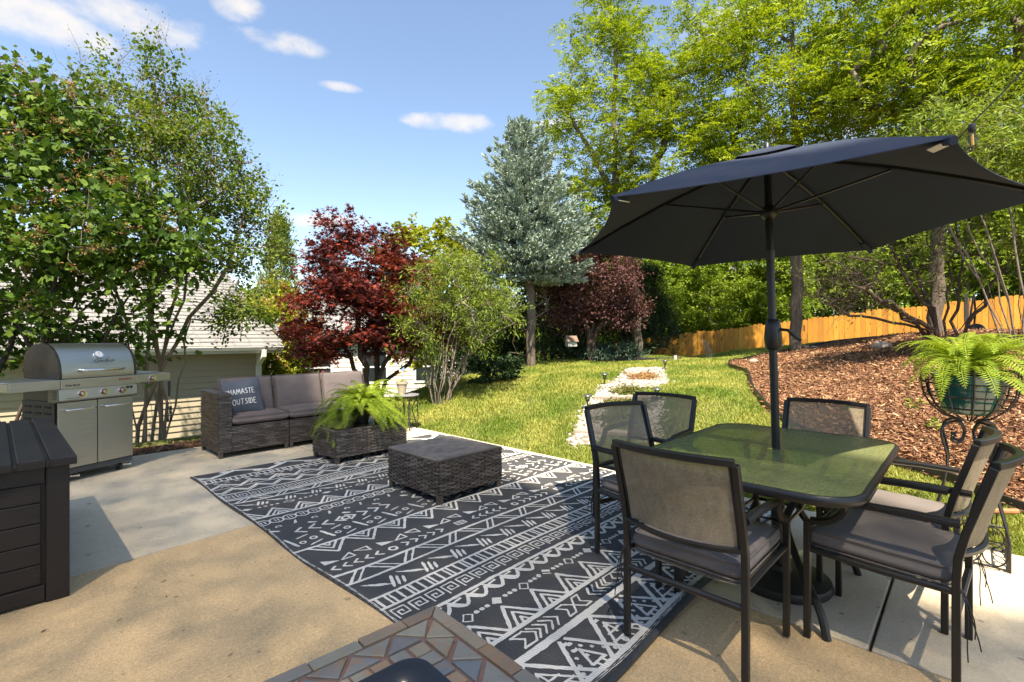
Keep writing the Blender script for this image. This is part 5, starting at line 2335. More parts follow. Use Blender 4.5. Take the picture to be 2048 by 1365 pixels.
def soft_box(w, d, h, bulge=.012, ex=10, n=22, seed=0, wr=.0):
    rr = np.random.default_rng(seed)
    q = np.sin(np.linspace(-PI / 2, PI / 2, n))
    q = np.sign(q) * np.abs(q) ** .8
    X, Y = np.meshgrid(q, q, indexing='ij')
    e = np.clip((1 - np.abs(X) ** ex) * (1 - np.abs(Y) ** ex), 0, 1) ** .32
    cr = (1 - X ** 2) * (1 - Y ** 2)
    ph = rr.uniform(0, 6, 6)
    wv = wr * (np.sin(X * 4 + Y * 3 + ph[0]) * np.sin(Y * 5 - X * 2 + ph[1]) + .6 * np.sin(X * 9 + ph[2]) * np.sin(Y * 7 + ph[3])) * np.sqrt(np.clip(e, 0, 1))
    zt_ = h / 2 * e + bulge * cr + wv
    zb_ = -(h / 2 * e + bulge * .3 * cr)
    # pull the outline in a touch between the corners, as stuffed cloth does
    px = w / 2 * X * (1 - .010 * (1 - Y ** 2))
    py = d / 2 * Y * (1 - .010 * (1 - X ** 2))
    top = np.stack([px, py, zt_], -1).reshape(-1, 3)
    bot = np.stack([px, py, zb_], -1).reshape(-1, 3)
    idx = np.arange(n * n).reshape(n, n)
    ft = np.stack([idx[:-1, :-1], idx[1:, :-1], idx[1:, 1:], idx[:-1, 1:]], -1).reshape(-1, 4)
    fb = ft[:, ::-1] + n * n
    rim = np.concatenate([idx[:, 0], idx[-1, 1:], idx[-2::-1, -1], idx[0, -2:0:-1]])
    nx = np.roll(rim, -1)
    fr = np.stack([rim, rim + n * n, nx + n * n, nx], -1)
    return np.concatenate([top, bot]), np.concatenate([ft, fb, fr]), (lambda x, y: np.interp(0, [0], [0]))


def cushion(name, parent, w, d, h, loc, rot, m, bulge=.012, ex=10, seed=0, wr=.002, piping=None, pz=None):
    V, F_, _ = soft_box(w, d, h, bulge, ex, 26, seed, wr)
    o = link(name, fast_mesh(name, V, F_, True), m, parent)
    o.location = loc
    o.rotation_euler = rot
    if piping:
        mb = MB()
        rr = .035
        for zz in (pz or (h * .40,)):
            pts = []
            for (cx, cy, a0) in ((w / 2 - rr, d / 2 - rr, 0), (-w / 2 + rr, d / 2 - rr, PI / 2), (-w / 2 + rr, -d / 2 + rr, PI), (w / 2 - rr, -d / 2 + rr, 1.5 * PI)):
                pts += [(p[0], p[1], zz) for p in arc((cx, cy, 0), rr - .001, a0, a0 + PI / 2, 4, 'xy')]
            mb.tube(pts, .0032, 5, closed=True)
        mb.build('piping', piping, o, smooth=True)
    return o


# ---- woven coffee table with glass top, and square woven table
def woven_table(name, label, a0, a1, b0, b1, h, glass):
    ca, cb = (a0 + a1) / 2, (b0 + b1) / 2
    t = thing(name, label, 'table', ab(ca, cb, .009), YAW)
    w, d = a1 - a0, b1 - b0
    wicker_box(t, (-w / 2, -d / 2, .062), (w / 2, d / 2, h - .016), seed=len(name))
    for x in (-1, 1):
        for y in (-1, 1):
            wicker_leg(t, x * (w / 2 - .024), y * (d / 2 - .024), .07)
    rim = MB()
    for (lo, hi) in (((-w / 2 - .004, -d / 2 - .004, h - .018), (w / 2 + .004, -d / 2 + .03, h)), ((-w / 2 - .004, d / 2 - .03, h - .018), (w / 2 + .004, d / 2 + .004, h)),
                     ((-w / 2 - .004, -d / 2 + .03, h - .018), (-w / 2 + .03, d / 2 - .03, h)), ((w / 2 - .03, -d / 2 + .03, h - .018), (w / 2 + .004, d / 2 - .03, h))):
        rim.b2(lo, hi)
    rim.build('rim', M['wicker'], t, bevel=.006)
    if glass:
        mb = MB()
        mb.b2((-w / 2 + .004, -d / 2 + .004, h + .001), (w / 2 - .004, d / 2 - .004, h + .007))
        mb.build('glass_top', M['black_glass'], t, bevel=.002)
        weave_panel(t, (0, -d / 2 + .03, h - .006), w - .06, d - .06, 0, True, 1, row=.016, col=.05, flat=True, name='woven_top')
    else:
        # straight canes laid side by side
        mb = MB()
        n = int((d - .03) / .0125)
        for i in range(n):
            y = -d / 2 + .015 + (d - .03) * (i + .5) / n
            mb.tube([(-w / 2 + .012, y, h - .002), (w / 2 - .012, y, h - .002)], .0052, 6)
        o = mb.build('woven_top', M['cane_top'], t, smooth=True)
        tag(o, kind='stuff')
        mb = MB()
        mb.b2((-w / 2 + .012, -d / 2 + .012, h - .014), (w / 2 - .012, d / 2 - .012, h - .006))
        mb.build('top_board', M['wicker_back'], t)
    return t


M['black_glass'] = make_clear('black_glass', (.55, .6, .58), .55)
M['cane_top'] = mat('cane_top', (.125, .108, .098), .42, var=.4, vs=14)
woven_table('coffee_table', 'long grey wicker coffee table with glass top holding the fern', 2.37, 3.22, 4.68, 5.20, .345, True)
woven_table('wicker_table', 'square grey wicker table without glass standing on the rug', 2.335, 3.02, 2.965, 3.665, .348, False)


# ---- sectional sofa
def sofa_section(label, a0, a1, arm=None, b0=5.84, b1=6.50):
    w, d = a1 - a0, b1 - b0
    t = thing('sofa_section', label, 'sofa', ab((a0 + a1) / 2, (b0 + b1) / 2, 0), YAW, 'sections of the grey wicker sofa')
    x0, x1 = -w / 2 + .003, w / 2 - .003
    sx0 = x0
    if arm == 'left':
        sx0 = x0 + .125
        wicker_box(t, (x0, -d / 2, .06), (sx0 - .002, d / 2, .685), 3)
        mb = MB()
        mb.b2((x0 + .002, -d / 2 + .002, .683), (sx0 - .004, d / 2 - .002, .692))
        mb.build('arm_top', M['wicker'], t, bevel=.004)
        weave_panel(t, ((x0 + sx0) / 2, -d / 2, .693), .12, d, 0, True, 2, name='arm_weave')
    wicker_box(t, (sx0, -d / 2 + .004, .06), (x1, d / 2 - .07, .335), 5, 'fr')
    wicker_box(t, (sx0, d / 2 - .07, .06), (x1, d / 2, .70), 4)
    for x in (x0 + .024, x1 - .024):
        for y in (-d / 2 + .026, d / 2 - .026):
            wicker_leg(t, x, y, .07)
    cw = x1 - sx0
    cushion('seat_cushion', t, cw - .006, d - .05, .105, ((sx0 + x1) / 2, -.032, .392), (0, 0, 0), M['grey_fabric'], .014, 12, int(a0 * 10), .002, M['grey_fabric'])
    cushion('back_cushion', t, cw - .012, .43, .135, ((sx0 + x1) / 2, d / 2 - .165, .612), (math.radians(76), 0, 0), M['grey_fabric'], .022, 9, int(a0 * 7), .002, M['grey_fabric'], (.05,))
    return t


sofa_section('left end sofa section with the tall woven arm', 1.64, 2.38, 'left')
sofa_section('middle armless sofa section', 2.382, 3.0)
sofa_section('right armless sofa section partly behind the fern', 3.002, 3.62)

# ---- slogan pillow leaning in the sofa corner
def slogan_pillow():
    S_ = .40
    V, F_, _ = soft_box(S_, S_, .05, .055, 3.2, 30, 5, .002)
    t = thing('throw_pillow', 'slate blue throw pillow with white NAMASTE OUTSIDE lettering', 'pillow')
    t.location = ab(1.955, 6.10, .622)
    # x across, y up the face, z towards the viewer
    t.rotation_euler = (math.radians(72), math.radians(-5), YAW + math.radians(-7))
    link('cover', fast_mesh('cover', V, F_, True), M['slate_fabric'], t)

    def zf(x, y):
        X, Y = np.clip(2 * x / S_, -.999, .999), np.clip(2 * y / S_, -.999, .999)
        e = ((1 - np.abs(X) ** 3.2) * (1 - np.abs(Y) ** 3.2)) ** .32
        return .025 * e + .055 * (1 - X ** 2) * (1 - Y ** 2)
    mb = MB()
    glyph = {
        'N': [[(0, 0), (.05, 1), (.55, .05), (.62, 1.02)]],
        'A': [[(0, 0), (.33, 1.02), (.66, 0)], [(.14, .36), (.54, .38)]],
        'M': [[(0, 0), (.10, 1), (.40, .25), (.68, 1), (.82, 0)]],
        'S': [[(.52, .86), (.28, 1.0), (.08, .78), (.24, .55), (.48, .38), (.40, .06), (.02, .08)]],
        'T': [[(-.02, .98), (.66, 1.0)], [(.32, 1), (.30, 0)]],
        'E': [[(.5, 1), (0, .98), (.02, 0), (.54, .02)], [(0, .52), (.42, .54)]],
        'O': [[(.34 + .34 * math.cos(a), .5 + .5 * math.sin(a)) for a in np.linspace(.2, .2 + 2 * PI, 15)]],
        'U': [[(0, 1), (.02, .25), (.28, 0), (.52, .25), (.56, 1)]],
        'I': [[(.05, 1), (.03, 0)]],
        'D': [[(0, 0), (.02, 1), (.36, .9), (.56, .5), (.38, .1), (0, 0)]],
        ',': [[(.0, .95), (.05, .75)]],
    }

    def word(txt, x, y, h, adv):
        for ch in txt:
            for st in glyph.get(ch, []):
                P = []
                for a, b in zip(st[:-1], st[1:]):
                    for k in range(4):
                        P.append((x + h * .72 * (a[0] + (b[0] - a[0]) * k / 4), y + h * (a[1] + (b[1] - a[1]) * k / 4)))
                P.append((x + h * .72 * st[-1][0], y + h * st[-1][1]))
                mb.tube([(p[0], p[1], float(zf(p[0], p[1])) + .0022) for p in P], .0042, 5)
            wch = max(q[0] for st in glyph.get(ch, [[(.3, 0)]]) for q in st)
            x += h * .72 * wch + adv
    word(',,NAMASTE', -.165, .02, .062, .010)
    word('OUTSIDE', -.115, -.10, .062, .013)
    mb.build('lettering', M['print_white'], t, smooth=True)


slogan_pillow()

# ---------------------------------------------------------------- round iron side table and its flower pot
st = thing('side_table', 'small round iron side table between sofa and bush', 'side table', (-1.50, 6.92, 0))
mb = MB()
mb.lathe([(.0, .478), (.165, .478), (.178, .484), (.178, .494), (.17, .498), (.0, .498)], n=28, cap=False)
mb.build('table_top', mat('slate_top', (.20, .20, .21), .45, var=.2), st, smooth=True)
for k in range(4):
    a = k * PI / 2 + .5
    mb = MB()
    c, s = math.cos(a), math.sin(a)
    pts = [(.16, .475), (.13, .40), (.08, .30), (.10, .20), (.14, .10), (.15, 0)]
    mb.tube([(q * c, q * s, z) for q, z in pts], .007, 6)
    mb.tube([(q * c, q * s, z) for q, z in [(.15, .0), (.17, .15), (.16, .30), (.155, .475)]], .006, 6)
    cr = [(.06 * math.cos(b) + .10, .36 + .06 * math.sin(b)) for b in np.linspace(-2.5, 1.6, 10)]
    mb.tube([(q * c, q * s, z) for q, z in cr], .0045, 5)
    mb.build('leg', M['black_metal'], st, smooth=True)
mb = MB()
mb.tube(arc((0, 0, .12), .135, 0, 2 * PI * .98, 22, 'xy'), .005, 5, closed=True)
mb.build('ring', M['black_metal'], st, smooth=True)
fp = thing('flower_pot', 'cream pot with a colourful paper flower on the round side table', 'flower pot', (-1.56, 6.90, .499))
mb = MB()
mb.lathe([(.05, 0), (.075, .15), (.083, .15), (.083, .185), (.07, .185), (.06, .10)], n=22)
mb.build('pot', M['terracotta'], fp, smooth=True, ang=40)
mb = MB()
mb.cyl((0, 0, .1), (.01, 0, .30), .004, n=6)
mb.build('stem', mat('stem_teal', (.03, .22, .12), .5), fp)
for i, (col, a) in enumerate((((.70, .30, .08), 0), ((.22, .38, .60), 1.25), ((.55, .50, .45), 2.5), ((.62, .30, .12), 3.75), ((.30, .40, .55), 5))):
    mb = MB()
    c = (.01 + .032 * math.cos(a), -.005 - .002 * i, .32 + .032 * math.sin(a))
    mb.add([(.01, -.004 - .002 * i, .32), (c[0] + .024 * math.sin(a), c[1] - .012, c[2] - .024 * math.cos(a)), (.01 + .07 * math.cos(a), c[1], .32 + .07 * math.sin(a)), (c[0] - .024 * math.sin(a), c[1] - .012, c[2] + .024 * math.cos(a))],
           [(0, 1, 2, 3)])
    mb.build('petal', mat('petal_%d' % i, col, .6), fp)
mb = MB()
for a in np.linspace(0, 6, 7):
    mb.add([(0, 0, .19), (.04 * math.cos(a), .04 * math.sin(a), .215), (.075 * math.cos(a), .075 * math.sin(a), .195), (.04 * math.cos(a + .4), .04 * math.sin(a + .4), .20)], [(0, 1, 2, 3)])
mb.build('leaves', LM['fern'], fp)

# ---------------------------------------------------------------- Boston ferns
FROND = []
for v_ in range(7):
    rr = np.random.default_rng(100 + v_)
    e0 = math.radians([84, 70, 54, 38, 22, 4, 62][v_])
    cur = [2.0, 2.2, 2.3, 2.1, 1.8, 1.25, 3.0][v_]
    L = [.52, .54, .56, .58, .56, .52, .58][v_]
    n = 30
    p = np.zeros(2)
    P = [p.copy()]
    T2 = []
    for i in range(n):
        u = i / n
        a = e0 - cur * u ** 1.35
        T2.append((math.cos(a), math.sin(a)))
        p = p + np.array([math.cos(a), math.sin(a)]) * L / n
        P.append(p.copy())
    P = np.array(P)
    side_bend = rr.normal() * .05
    Vv, Fv = [], []
    w = .0022
    for i in range(n):
        x, z = P[i + 1]
        yb = side_bend * (i / n) ** 2
        u = (i + 1) / n
        tx, tz = T2[i]
        ln = .066 * min(1, (u * 5.5) ** .8) * (1 - u ** 3.2) ** .8 + .006
        for sg in (-1, 1):
            k = len(Vv)
            jit = rr.normal() * .10
            dx, dy, dz = tx * .30 - tz * .10, sg, tz * .30 + tx * -.12 + jit * .4
            nx_, nz_ = -tz, tx
            hw_ = .0078 * (1 - .4 * u)
            b0 = np.array([x, yb, z])
            tip = b0 + np.array([dx, dy, dz]) * ln
            m0 = b0 + np.array([dx, dy, dz]) * ln * .35
            ax = np.array([tx, 0, tz]) * hw_
            dn = np.array([nx_, 0, nz_]) * .003
            Vv += [b0 - ax * .7, m0 + ax - dn, tip, m0 - ax * 1.15 - dn]
            Fv += [(k, k + 1, k + 2, k + 3)]
        k = len(Vv)
        x0, z0 = P[i]
        y0 = side_bend * (max(0, i - 1) / n) ** 2
        Vv += [np.array([x0, y0 - w, z0]), np.array([x, yb - w, z]), np.array([x, yb + w, z]), np.array([x0, y0 + w, z0])]
        Fv += [(k, k + 1, k + 2, k + 3)]
    FROND.append(fast_mesh('frond', np.array(Vv), np.array(Fv)))


def fern(label, loc, nf, sc, seed, pot, kinds=(0, 1, 2, 3, 4, 5, 6)):
    t = thing('boston_fern', label, 'fern', loc, 0)
    rr = random.Random(seed)
    pot(t)
    for i in range(nf):
        v_ = kinds[i % len(kinds)]
        o = link('frond', FROND[v_], LM['fern'], t)
        a = i * 2.39996 + rr.uniform(-.3, .3)
        o.location = (.035 * math.cos(a), .035 * math.sin(a), .005)
        s = sc * rr.uniform(.72, 1.12)
        o.scale = (s, s, s)
        o.rotation_euler = (rr.uniform(-.25, .25), rr.uniform(-.16, .16), a)
    return t


def black_pot(t):
    mb = MB()
    mb.lathe([(.075, -.115), (.095, -.02), (.10, -.02), (.10, .0), (.088, .0), (.08, -.03)], n=24)
    mb.build('pot', M['dark_plastic'], t, smooth=True)


p = ab(2.80, 4.94, .345 + .017 + .115)
fern('bright green fern in a black pot on the glass topped coffee table', p, 150, 1.05, 3, black_pot)

# ---------------------------------------------------------------- wrought iron stand with the teal pot
sp = (2.74, 2.92, 0.0)
ps = thing('plant_stand', 'tall wrought iron plant stand with basket top and scrollwork', 'plant stand', sp, YAW)
hb_ = .165
for sx2 in (-1, 1):
    for sy2 in (-1, 1):
        mb = MB()
        pts = [(sx2 * hb_, sy2 * hb_, 0), (sx2 * hb_, sy2 * hb_, .16), (sx2 * .115, sy2 * .115, .40), (sx2 * .095, sy2 * .095, .58), (sx2 * .12, sy2 * .12, .72), (sx2 * .105, sy2 * .105, .78), (sx2 * .05, sy2 * .05, .80), (sx2 * .02, sy2 * .02, .74),
               (sx2 * .035, sy2 * .035, .68), (sx2 * .065, sy2 * .065, .675), (sx2 * .075, sy2 * .075, .705), (sx2 * .055, sy2 * .055, .715)]
        P = []
        pts = [np.array(q) for q in pts]
        for i in range(len(pts) - 1):
            p0, p1, p2, p3 = pts[max(0, i - 1)], pts[i], pts[i + 1], pts[min(len(pts) - 1, i + 2)]
            for k in range(5):
                u = k / 5
                if i < 1:
                    P.append(p1 + (p2 - p1) * u)
                else:
                    P.append(.5 * ((2 * p1) + (-p0 + p2) * u + (2 * p0 - 5 * p1 + 4 * p2 - p3) * u * u + (-p0 + 3 * p1 - 3 * p2 + p3) * u ** 3))
        mb.tube(P, .0075, 6)
        mb.build('leg', M['bronze_metal'], ps, smooth=True)
mb = MB()
for zz in (.012, .155):
    mb.tube([(-hb_, -hb_, zz), (hb_, -hb_, zz), (hb_, hb_, zz), (-hb_, hb_, zz)], .0065, 4, closed=True)
mb.build('base_frame', M['bronze_metal'], ps)
for k in range(4):
    c, s = math.cos(k * PI / 2), math.sin(k * PI / 2)
    for q in (-1, 0, 1):
        mb = MB()
        ring = [(q * .105 + .05 * math.cos(b), -hb_, .083 + .062 * math.sin(b)) for b in np.linspace(0, 2 * PI, 17)[:-1]]
        mb.tube([(x * c - y * s, x * s + y * c, z) for x, y, z in ring], .0045, 5, closed=True)
        mb.build('scroll_ring', M['bronze_metal'], ps, smooth=True)
for zz, rr_2 in ((1.10, .222), (1.03, .220), (.955, .207), (.885, .17)):
    mb = MB()
    mb.tube([(rr_2 * math.cos(b), rr_2 * math.sin(b), zz) for b in np.linspace(0, 2 * PI, 33)[:-1]], .0048, 6, closed=True)
    mb.build('basket_ring', M['bronze_metal'], ps, smooth=True)
for k in range(12):
    a = k * PI / 6 + .1
    mb = MB()
    pr = [(.222, 1.11), (.222, 1.03), (.208, .955), (.172, .885), (.11, .83), (.04, .80)]
    mb.tube([(q * math.cos(a), q * math.sin(a), z) for q, z in pr], .0052, 6)
    mb.build('basket_bar', M['bronze_metal'], ps, smooth=True)


def teal_pot(t):
    mb = MB()
    mb.lathe([(.10, -.222), (.128, -.20), (.168, -.05), (.18, .0), (.186, .01), (.17, .012), (.15, -.03)], n=36)
    mb.build('pot', M['teal_glaze'], t, smooth=True, ang=60)


fern('lime green fern in a glossy teal pot held by the iron stand', (sp[0], sp[1], 1.068), 84, .80, 8, teal_pot, (0, 1, 2, 0, 6, 1, 2, 3, 0, 1, 2, 4))

# garden rake leaning behind the stand
rk = thing('garden_rake', 'rusty garden rake head with wooden handle lying behind the plant stand', 'rake', (2.98, 3.06, .0), math.radians(-8))
mb = MB()
mb.tube([(-.06, .0, .215), (.16, -.02, .225)], .016, 8)
mb.build('handle', M['post_wood'], rk, smooth=True)
mb = MB()
mb.tube([(-.15, .02, .205), (.07, .0, .20)], .007, 6)
mb.build('head_bar', M['steel_dark'], rk)
for k in range(10):
    mb = MB()
    x = -.145 + k * .023
    mb.tube([(x, .02 - .002 * k, .203), (x, .012, .12), (x + .004, -.005, .045)], [.004, .0036, .002], 5)
    mb.build('tine', M['steel_dark'], rk)

# ---------------------------------------------------------------- dining table with umbrella
TZ = .70
UMB = (1.41, 2.64)
tc_ = (UMB[0] - .04 * CA, UMB[1] - .04 * SA)
dt = thing('dining_table', 'rectangular patio table with patterned green glass top and black frame', 'table', (tc_[0], tc_[1], 0), YAW)
HL, HWD, RC = .725, .485, .17


def rrect(hx, hy, rc, n=8):
    out = []
    for (cx, cy, a0) in ((hx - rc, hy - rc, 0), (-hx + rc, hy - rc, PI / 2), (-hx + rc, -hy + rc, PI), (hx - rc, -hy + rc, 1.5 * PI)):
        for i in range(n + 1):
            a = a0 + PI / 2 * i / n
            # a slightly bowed outline, as the photo's table has
            out.append((cx + rc * math.cos(a), cy + rc * math.sin(a)))
    return out


mb = MB()
mb.tube([(p[0], p[1], TZ - .016) for p in rrect(HL, HWD, RC)], .021, 8, closed=True, sx=.75)
mb.build('frame', M['bronze_metal'], dt, smooth=True)
gl = MB()
outl = rrect(HL - .004, HWD - .004, RC - .004)
hole = [(.04 + .026 * math.cos(a), .026 * math.sin(a)) for a in np.linspace(0, 2 * PI, len(outl), endpoint=False)]
n = len(outl)
# match ring start so that the strip does not twist
ks = min(range(n), key=lambda i: abs(math.atan2(outl[i][1], outl[i][0] - .04)))
outl = outl[ks:] + outl[:ks]
# extra rings keep the faces regular
rings = []
for u in (0, .35, .7, 1.0):
    rings.append([(h[0] + (o[0] - h[0]) * u, h[1] + (o[1] - h[1]) * u) for h, o in zip(hole, outl)])
vs = [(p[0], p[1], TZ + .003) for rg in rings for p in rg] + [(p[0], p[1], TZ - .004) for rg in rings for p in rg]
fs = []
for k in range(3):
    for i in range(n):
        j = (i + 1) % n
        fs.append((k * n + i, (k + 1) * n + i, (k + 1) * n + j, k * n + j))
        o_ = 4 * n
        fs.append((o_ + k * n + j, o_ + (k + 1) * n + j, o_ + (k + 1) * n + i, o_ + k * n + i))
for i in range(n):
    j = (i + 1) % n
    fs.append((3 * n + i, 7 * n + i, 7 * n + j, 3 * n + j))
    fs.append((i, j, 4 * n + j, 4 * n + i))
gl.add(vs, fs)
gl.build('glass_top', M['patterned_glass'], dt)
for sx2 in (-1, 1):
    for sy2 in (-1, 1):
        mb = MB()
        P = []
        K = [(.30, .22, TZ - .035), (.26, .19, .56), (.15, .12, .42), (.15, .12, .34), (.26, .21, .20), (.36, .30, .10), (.40, .335, 0)]
        K = [np.array(q) * np.array([sx2, sy2, 1]) for q in K]
        for i in range(len(K) - 1):
            p0, p1, p2, p3 = K[max(0, i - 1)], K[i], K[i + 1], K[min(len(K) - 1, i + 2)]
            for k in range(5):
                u = k / 5
                P.append(.5 * ((2 * p1) + (-p0 + p2) * u + (2 * p0 - 5 * p1 + 4 * p2 - p3) * u * u + (-p0 + 3 * p1 - 3 * p2 + p3) * u ** 3))
        P.append(K[-1])
        mb.tube(P, .018, 8)
        mb.build('leg', M['bronze_metal'], dt, smooth=True)
mb = MB()
mb.tube([(-.15, -.12, .38), (.15, -.12, .38), (.15, .12, .38), (-.15, .12, .38)], .011, 6, closed=True)
for sx2 in (-1, 1):
    mb.tube([(sx2 * .30, -HWD + .02, TZ - .032), (sx2 * .30, HWD - .02, TZ - .032)], .012, 6)
mb.build('brace', M['bronze_metal'], dt, smooth=True)

# ---- umbrella
um = thing('patio_umbrella', 'open navy market umbrella standing through the dining table', 'umbrella', (1.43, 2.60, 0))
ox, oy = UMB[0] - 1.43, UMB[1] - 2.60
base_top, top_z = np.array([0, 0, .05]), np.array([1.408 - 1.43, 2.688 - 2.60, 2.30])


def pole_at(z):
    return tuple(base_top + (top_z - base_top) * (z - .05) / (2.30 - .05))


mb = MB()
mb.lathe([(.0, .0), (.235, .0), (.245, .02), (.235, .045), (.17, .062), (.06, .075), (.05, .10), (.0, .10)], n=40, cap=False)
mb.build('base', M['dark_plastic'], um, smooth=True, ang=50)
mb = MB()
mb.tube([pole_at(.06), pole_at(.42)], .034, 14)
mb.build('base_stem', M['black_metal'], um, smooth=True)
mb = MB()
mb.tube([pole_at(.2), pole_at(1.80)], .0205, 14)
mb.tube([pole_at(1.80), pole_at(2.27)], .019, 14)
mb.build('pole', M['black_metal'], um, smooth=True, ang=50)
mb = MB()
mb.tube([pole_at(1.725), pole_at(1.775)], .0232, 14)
mb.build('tilt_joint', mat('tilt_grey', (.05, .05, .055), .4), um, smooth=True, ang=50)
mb = MB()
q0 = pole_at(1.24)
mb.tube([(q0[0], q0[1], z) for z in (1.235, 1.25, 1.30, 1.355, 1.39, 1.40)], [.030, .040, .044, .040, .034, .026], 14)
ck = mb.build('crank_housing', M['black_metal'], um, smooth=True, ang=60)
mb = MB()
mb.tube([(q0[0] + .02, q0[1] - .03, 1.345), (q0[0] + .045, q0[1] - .065, 1.34), (q0[0] + .085, q0[1] - .075, 1.30), (q0[0] + .105, q0[1] - .08, 1.285)], .0085, 8)
mb.build('crank_handle', M['black_metal'], ck, smooth=True)
apex = np.array([-.022, .09, 2.305])
CC = np.array([1.4107 - 1.43, 2.6747 - 2.60, 1.8992])
nrm = mathutils.Vector((-.007, .0377, 1)).normalized()
e1 = nrm.cross(mathutils.Vector((0, 1, 0))).normalized()
e2 = nrm.cross(e1)
RU = 1.123
tips_ = []
for k in range(6):
    a = 6.80482 + k * PI / 3
    tips_.append(CC + RU * (math.cos(a) * np.array(e1) + math.sin(a) * np.array(e2)))


def canopy_pt(k, u, v):
    """u from apex to rim, v across panel k"""
    A_, B_ = tips_[k], tips_[(k + 1) % 6]
    crown = .035 * math.sin(PI * u)
    p0 = apex + (A_ - apex) * u + np.array([0, 0, crown])
    p1 = apex + (B_ - apex) * u + np.array([0, 0, crown])
    p = p0 + (p1 - p0) * v
    sag = 4 * v * (1 - v)
    p = p + np.array([0, 0, -.030 * sag * u * (1 - .3 * u)])
    mid = (A_ + B_) / 2 - apex
    p = p - mid * (.055 * sag * u ** 3)
    return p


for k in range(6):
    nu, nv = 14, 10
    P = [canopy_pt(k, .085 + (1 - .085) * i / nu, j / nv) for i in range(nu + 1) for j in range(nv + 1)]
    Q = [p - np.array([0, 0, .0035]) for p in P]
    m = nv + 1
    N_ = len(P)
    fs = []
    for i in range(nu):
        for j in range(nv):
            a = i * m + j
            fs.append((a, a + m, a + m + 1, a + 1))
            fs.append((N_ + a + 1, N_ + a + m + 1, N_ + a + m, N_ + a))
    for j in range(nv):
        a = nu * m + j
        fs.append((a, N_ + a, N_ + a + 1, a + 1))
    mb = MB().add(P + Q, fs)
    o = mb.build('canopy_panel', M['navy_fabric'], um, smooth=True, ang=60)
# vent cap
mb = MB()
P, fs = [], []
for k in range(6):
    for j in range(6):
        v = j / 6
        for i, u in enumerate((0, .10, .17, .235)):
            p = canopy_pt(k, u, v) + np.array([0, 0, .045 - .03 * (u / .235) ** 2])
            P.append(p)
m = 36
for c in range(m):
    d_ = (c + 1) % m
    for i in range(3):
        fs.append((c * 4 + i, c * 4 + i + 1, d_ * 4 + i + 1, d_ * 4 + i))
mb.add(P, fs)
o = mb.build('vent_cap', M['navy_fabric'], um, smooth=True)
sd_ = o.modifiers.new('thick', 'SOLIDIFY')
sd_.thickness = .003
mb = MB()
mb.lathe([(.0, 0), (.02, 0), (.016, .03), (.0, .045)], tuple(apex + np.array([0, 0, .035])), 12, cap=False)
mb.build('finial', M['black_metal'], um, smooth=True)
hub = np.array(pole_at(1.985))
mb = MB()
mb.tube([pole_at(1.955), pole_at(1.97), pole_at(2.0), pole_at(2.02)], [.027, .043, .043, .030], 14)
mb.build('runner_hub', M['black_metal'], um, smooth=True, ang=50)
mb = MB()
mb.tube([pole_at(2.235), pole_at(2.255), pole_at(2.27)], [.03, .045, .03], 14)
mb.build('top_hub', M['black_metal'], um, smooth=True, ang=50)
for k in range(6):
    mb = MB()
    pts = []
    for u in (.03, .25, .5, .75, .985):
        p = canopy_pt(k, u, 0) - np.array([0, 0, .016])
        pts.append(p)
    mb.tube(pts, .0085, 6)
    rib = mb.build('rib', M['black_metal'], um, smooth=True)
    mb = MB()
    mid = canopy_pt(k, .48, 0) - np.array([0, 0, .028])
    dirk = (mid - hub) / np.linalg.norm(mid - hub)
    mb.tube([hub + dirk * .035, mid], .0070, 6)
    mb.build('strut', M['black_metal'], um, smooth=True)
    mb = MB()
    t0 = canopy_pt(k, .955, 0) - np.array([0, 0, .022])
    mb.tube([canopy_pt(k, .90, 0) - np.array([0, 0, .018]), canopy_pt(k, 1.0, 0) - np.array([0, 0, .012])], .016, 6)
    mb.build('rib_pocket', M['navy_fabric'], rib)
for k in (1, 0):
    mb = MB()
    c = canopy_pt(k, .95, 0) - np.array([0, 0, .036])
    inn = (CC - tips_[k])
    mb.box(tuple(c), (.062, .026, .004), math.atan2(inn[1], inn[0]), .35)
    mb.build('care_tag', M['print_white'], um)


# ---------------------------------------------------------------- dining chairs
def sling_panel(parent, name, pts_l, pts_r, bow, m):
    """cloth between two rails; bow pushes the middle back along -y"""
    n, k = len(pts_l), 12
    vs, fs, uv = [], [], []
    for i in range(n):
        a, b = np.array(pts_l[i]), np.array(pts_r[i])
        for j in range(k + 1):
            t = j / k
            p = a + (b - a) * t
            p = p + np.array(bow[i]) * (4 * t * (1 - t))
            vs.append(p)
    me = MB()
    hh = 0
    us_ = []
    for i in range(n):
        if i:
            hh += float(np.linalg.norm(np.array(pts_l[i]) - np.array(pts_l[i - 1])))
        us_.append(hh)
    W_ = float(np.linalg.norm(np.array(pts_l[0]) - np.array(pts_r[0])))
    for i in range(n - 1):
        for j in range(k):
            a = i * (k + 1) + j
            fs.append((a, a + 1, a + k + 2, a + k + 1))
            uv.append([(W_ * j / k, us_[i]), (W_ * (j + 1) / k, us_[i]), (W_ * (j + 1) / k, us_[i + 1]), (W_ * j / k, us_[i + 1])])
    me.add(vs, fs, uv)
    return me.build(name, m, parent, smooth=True)


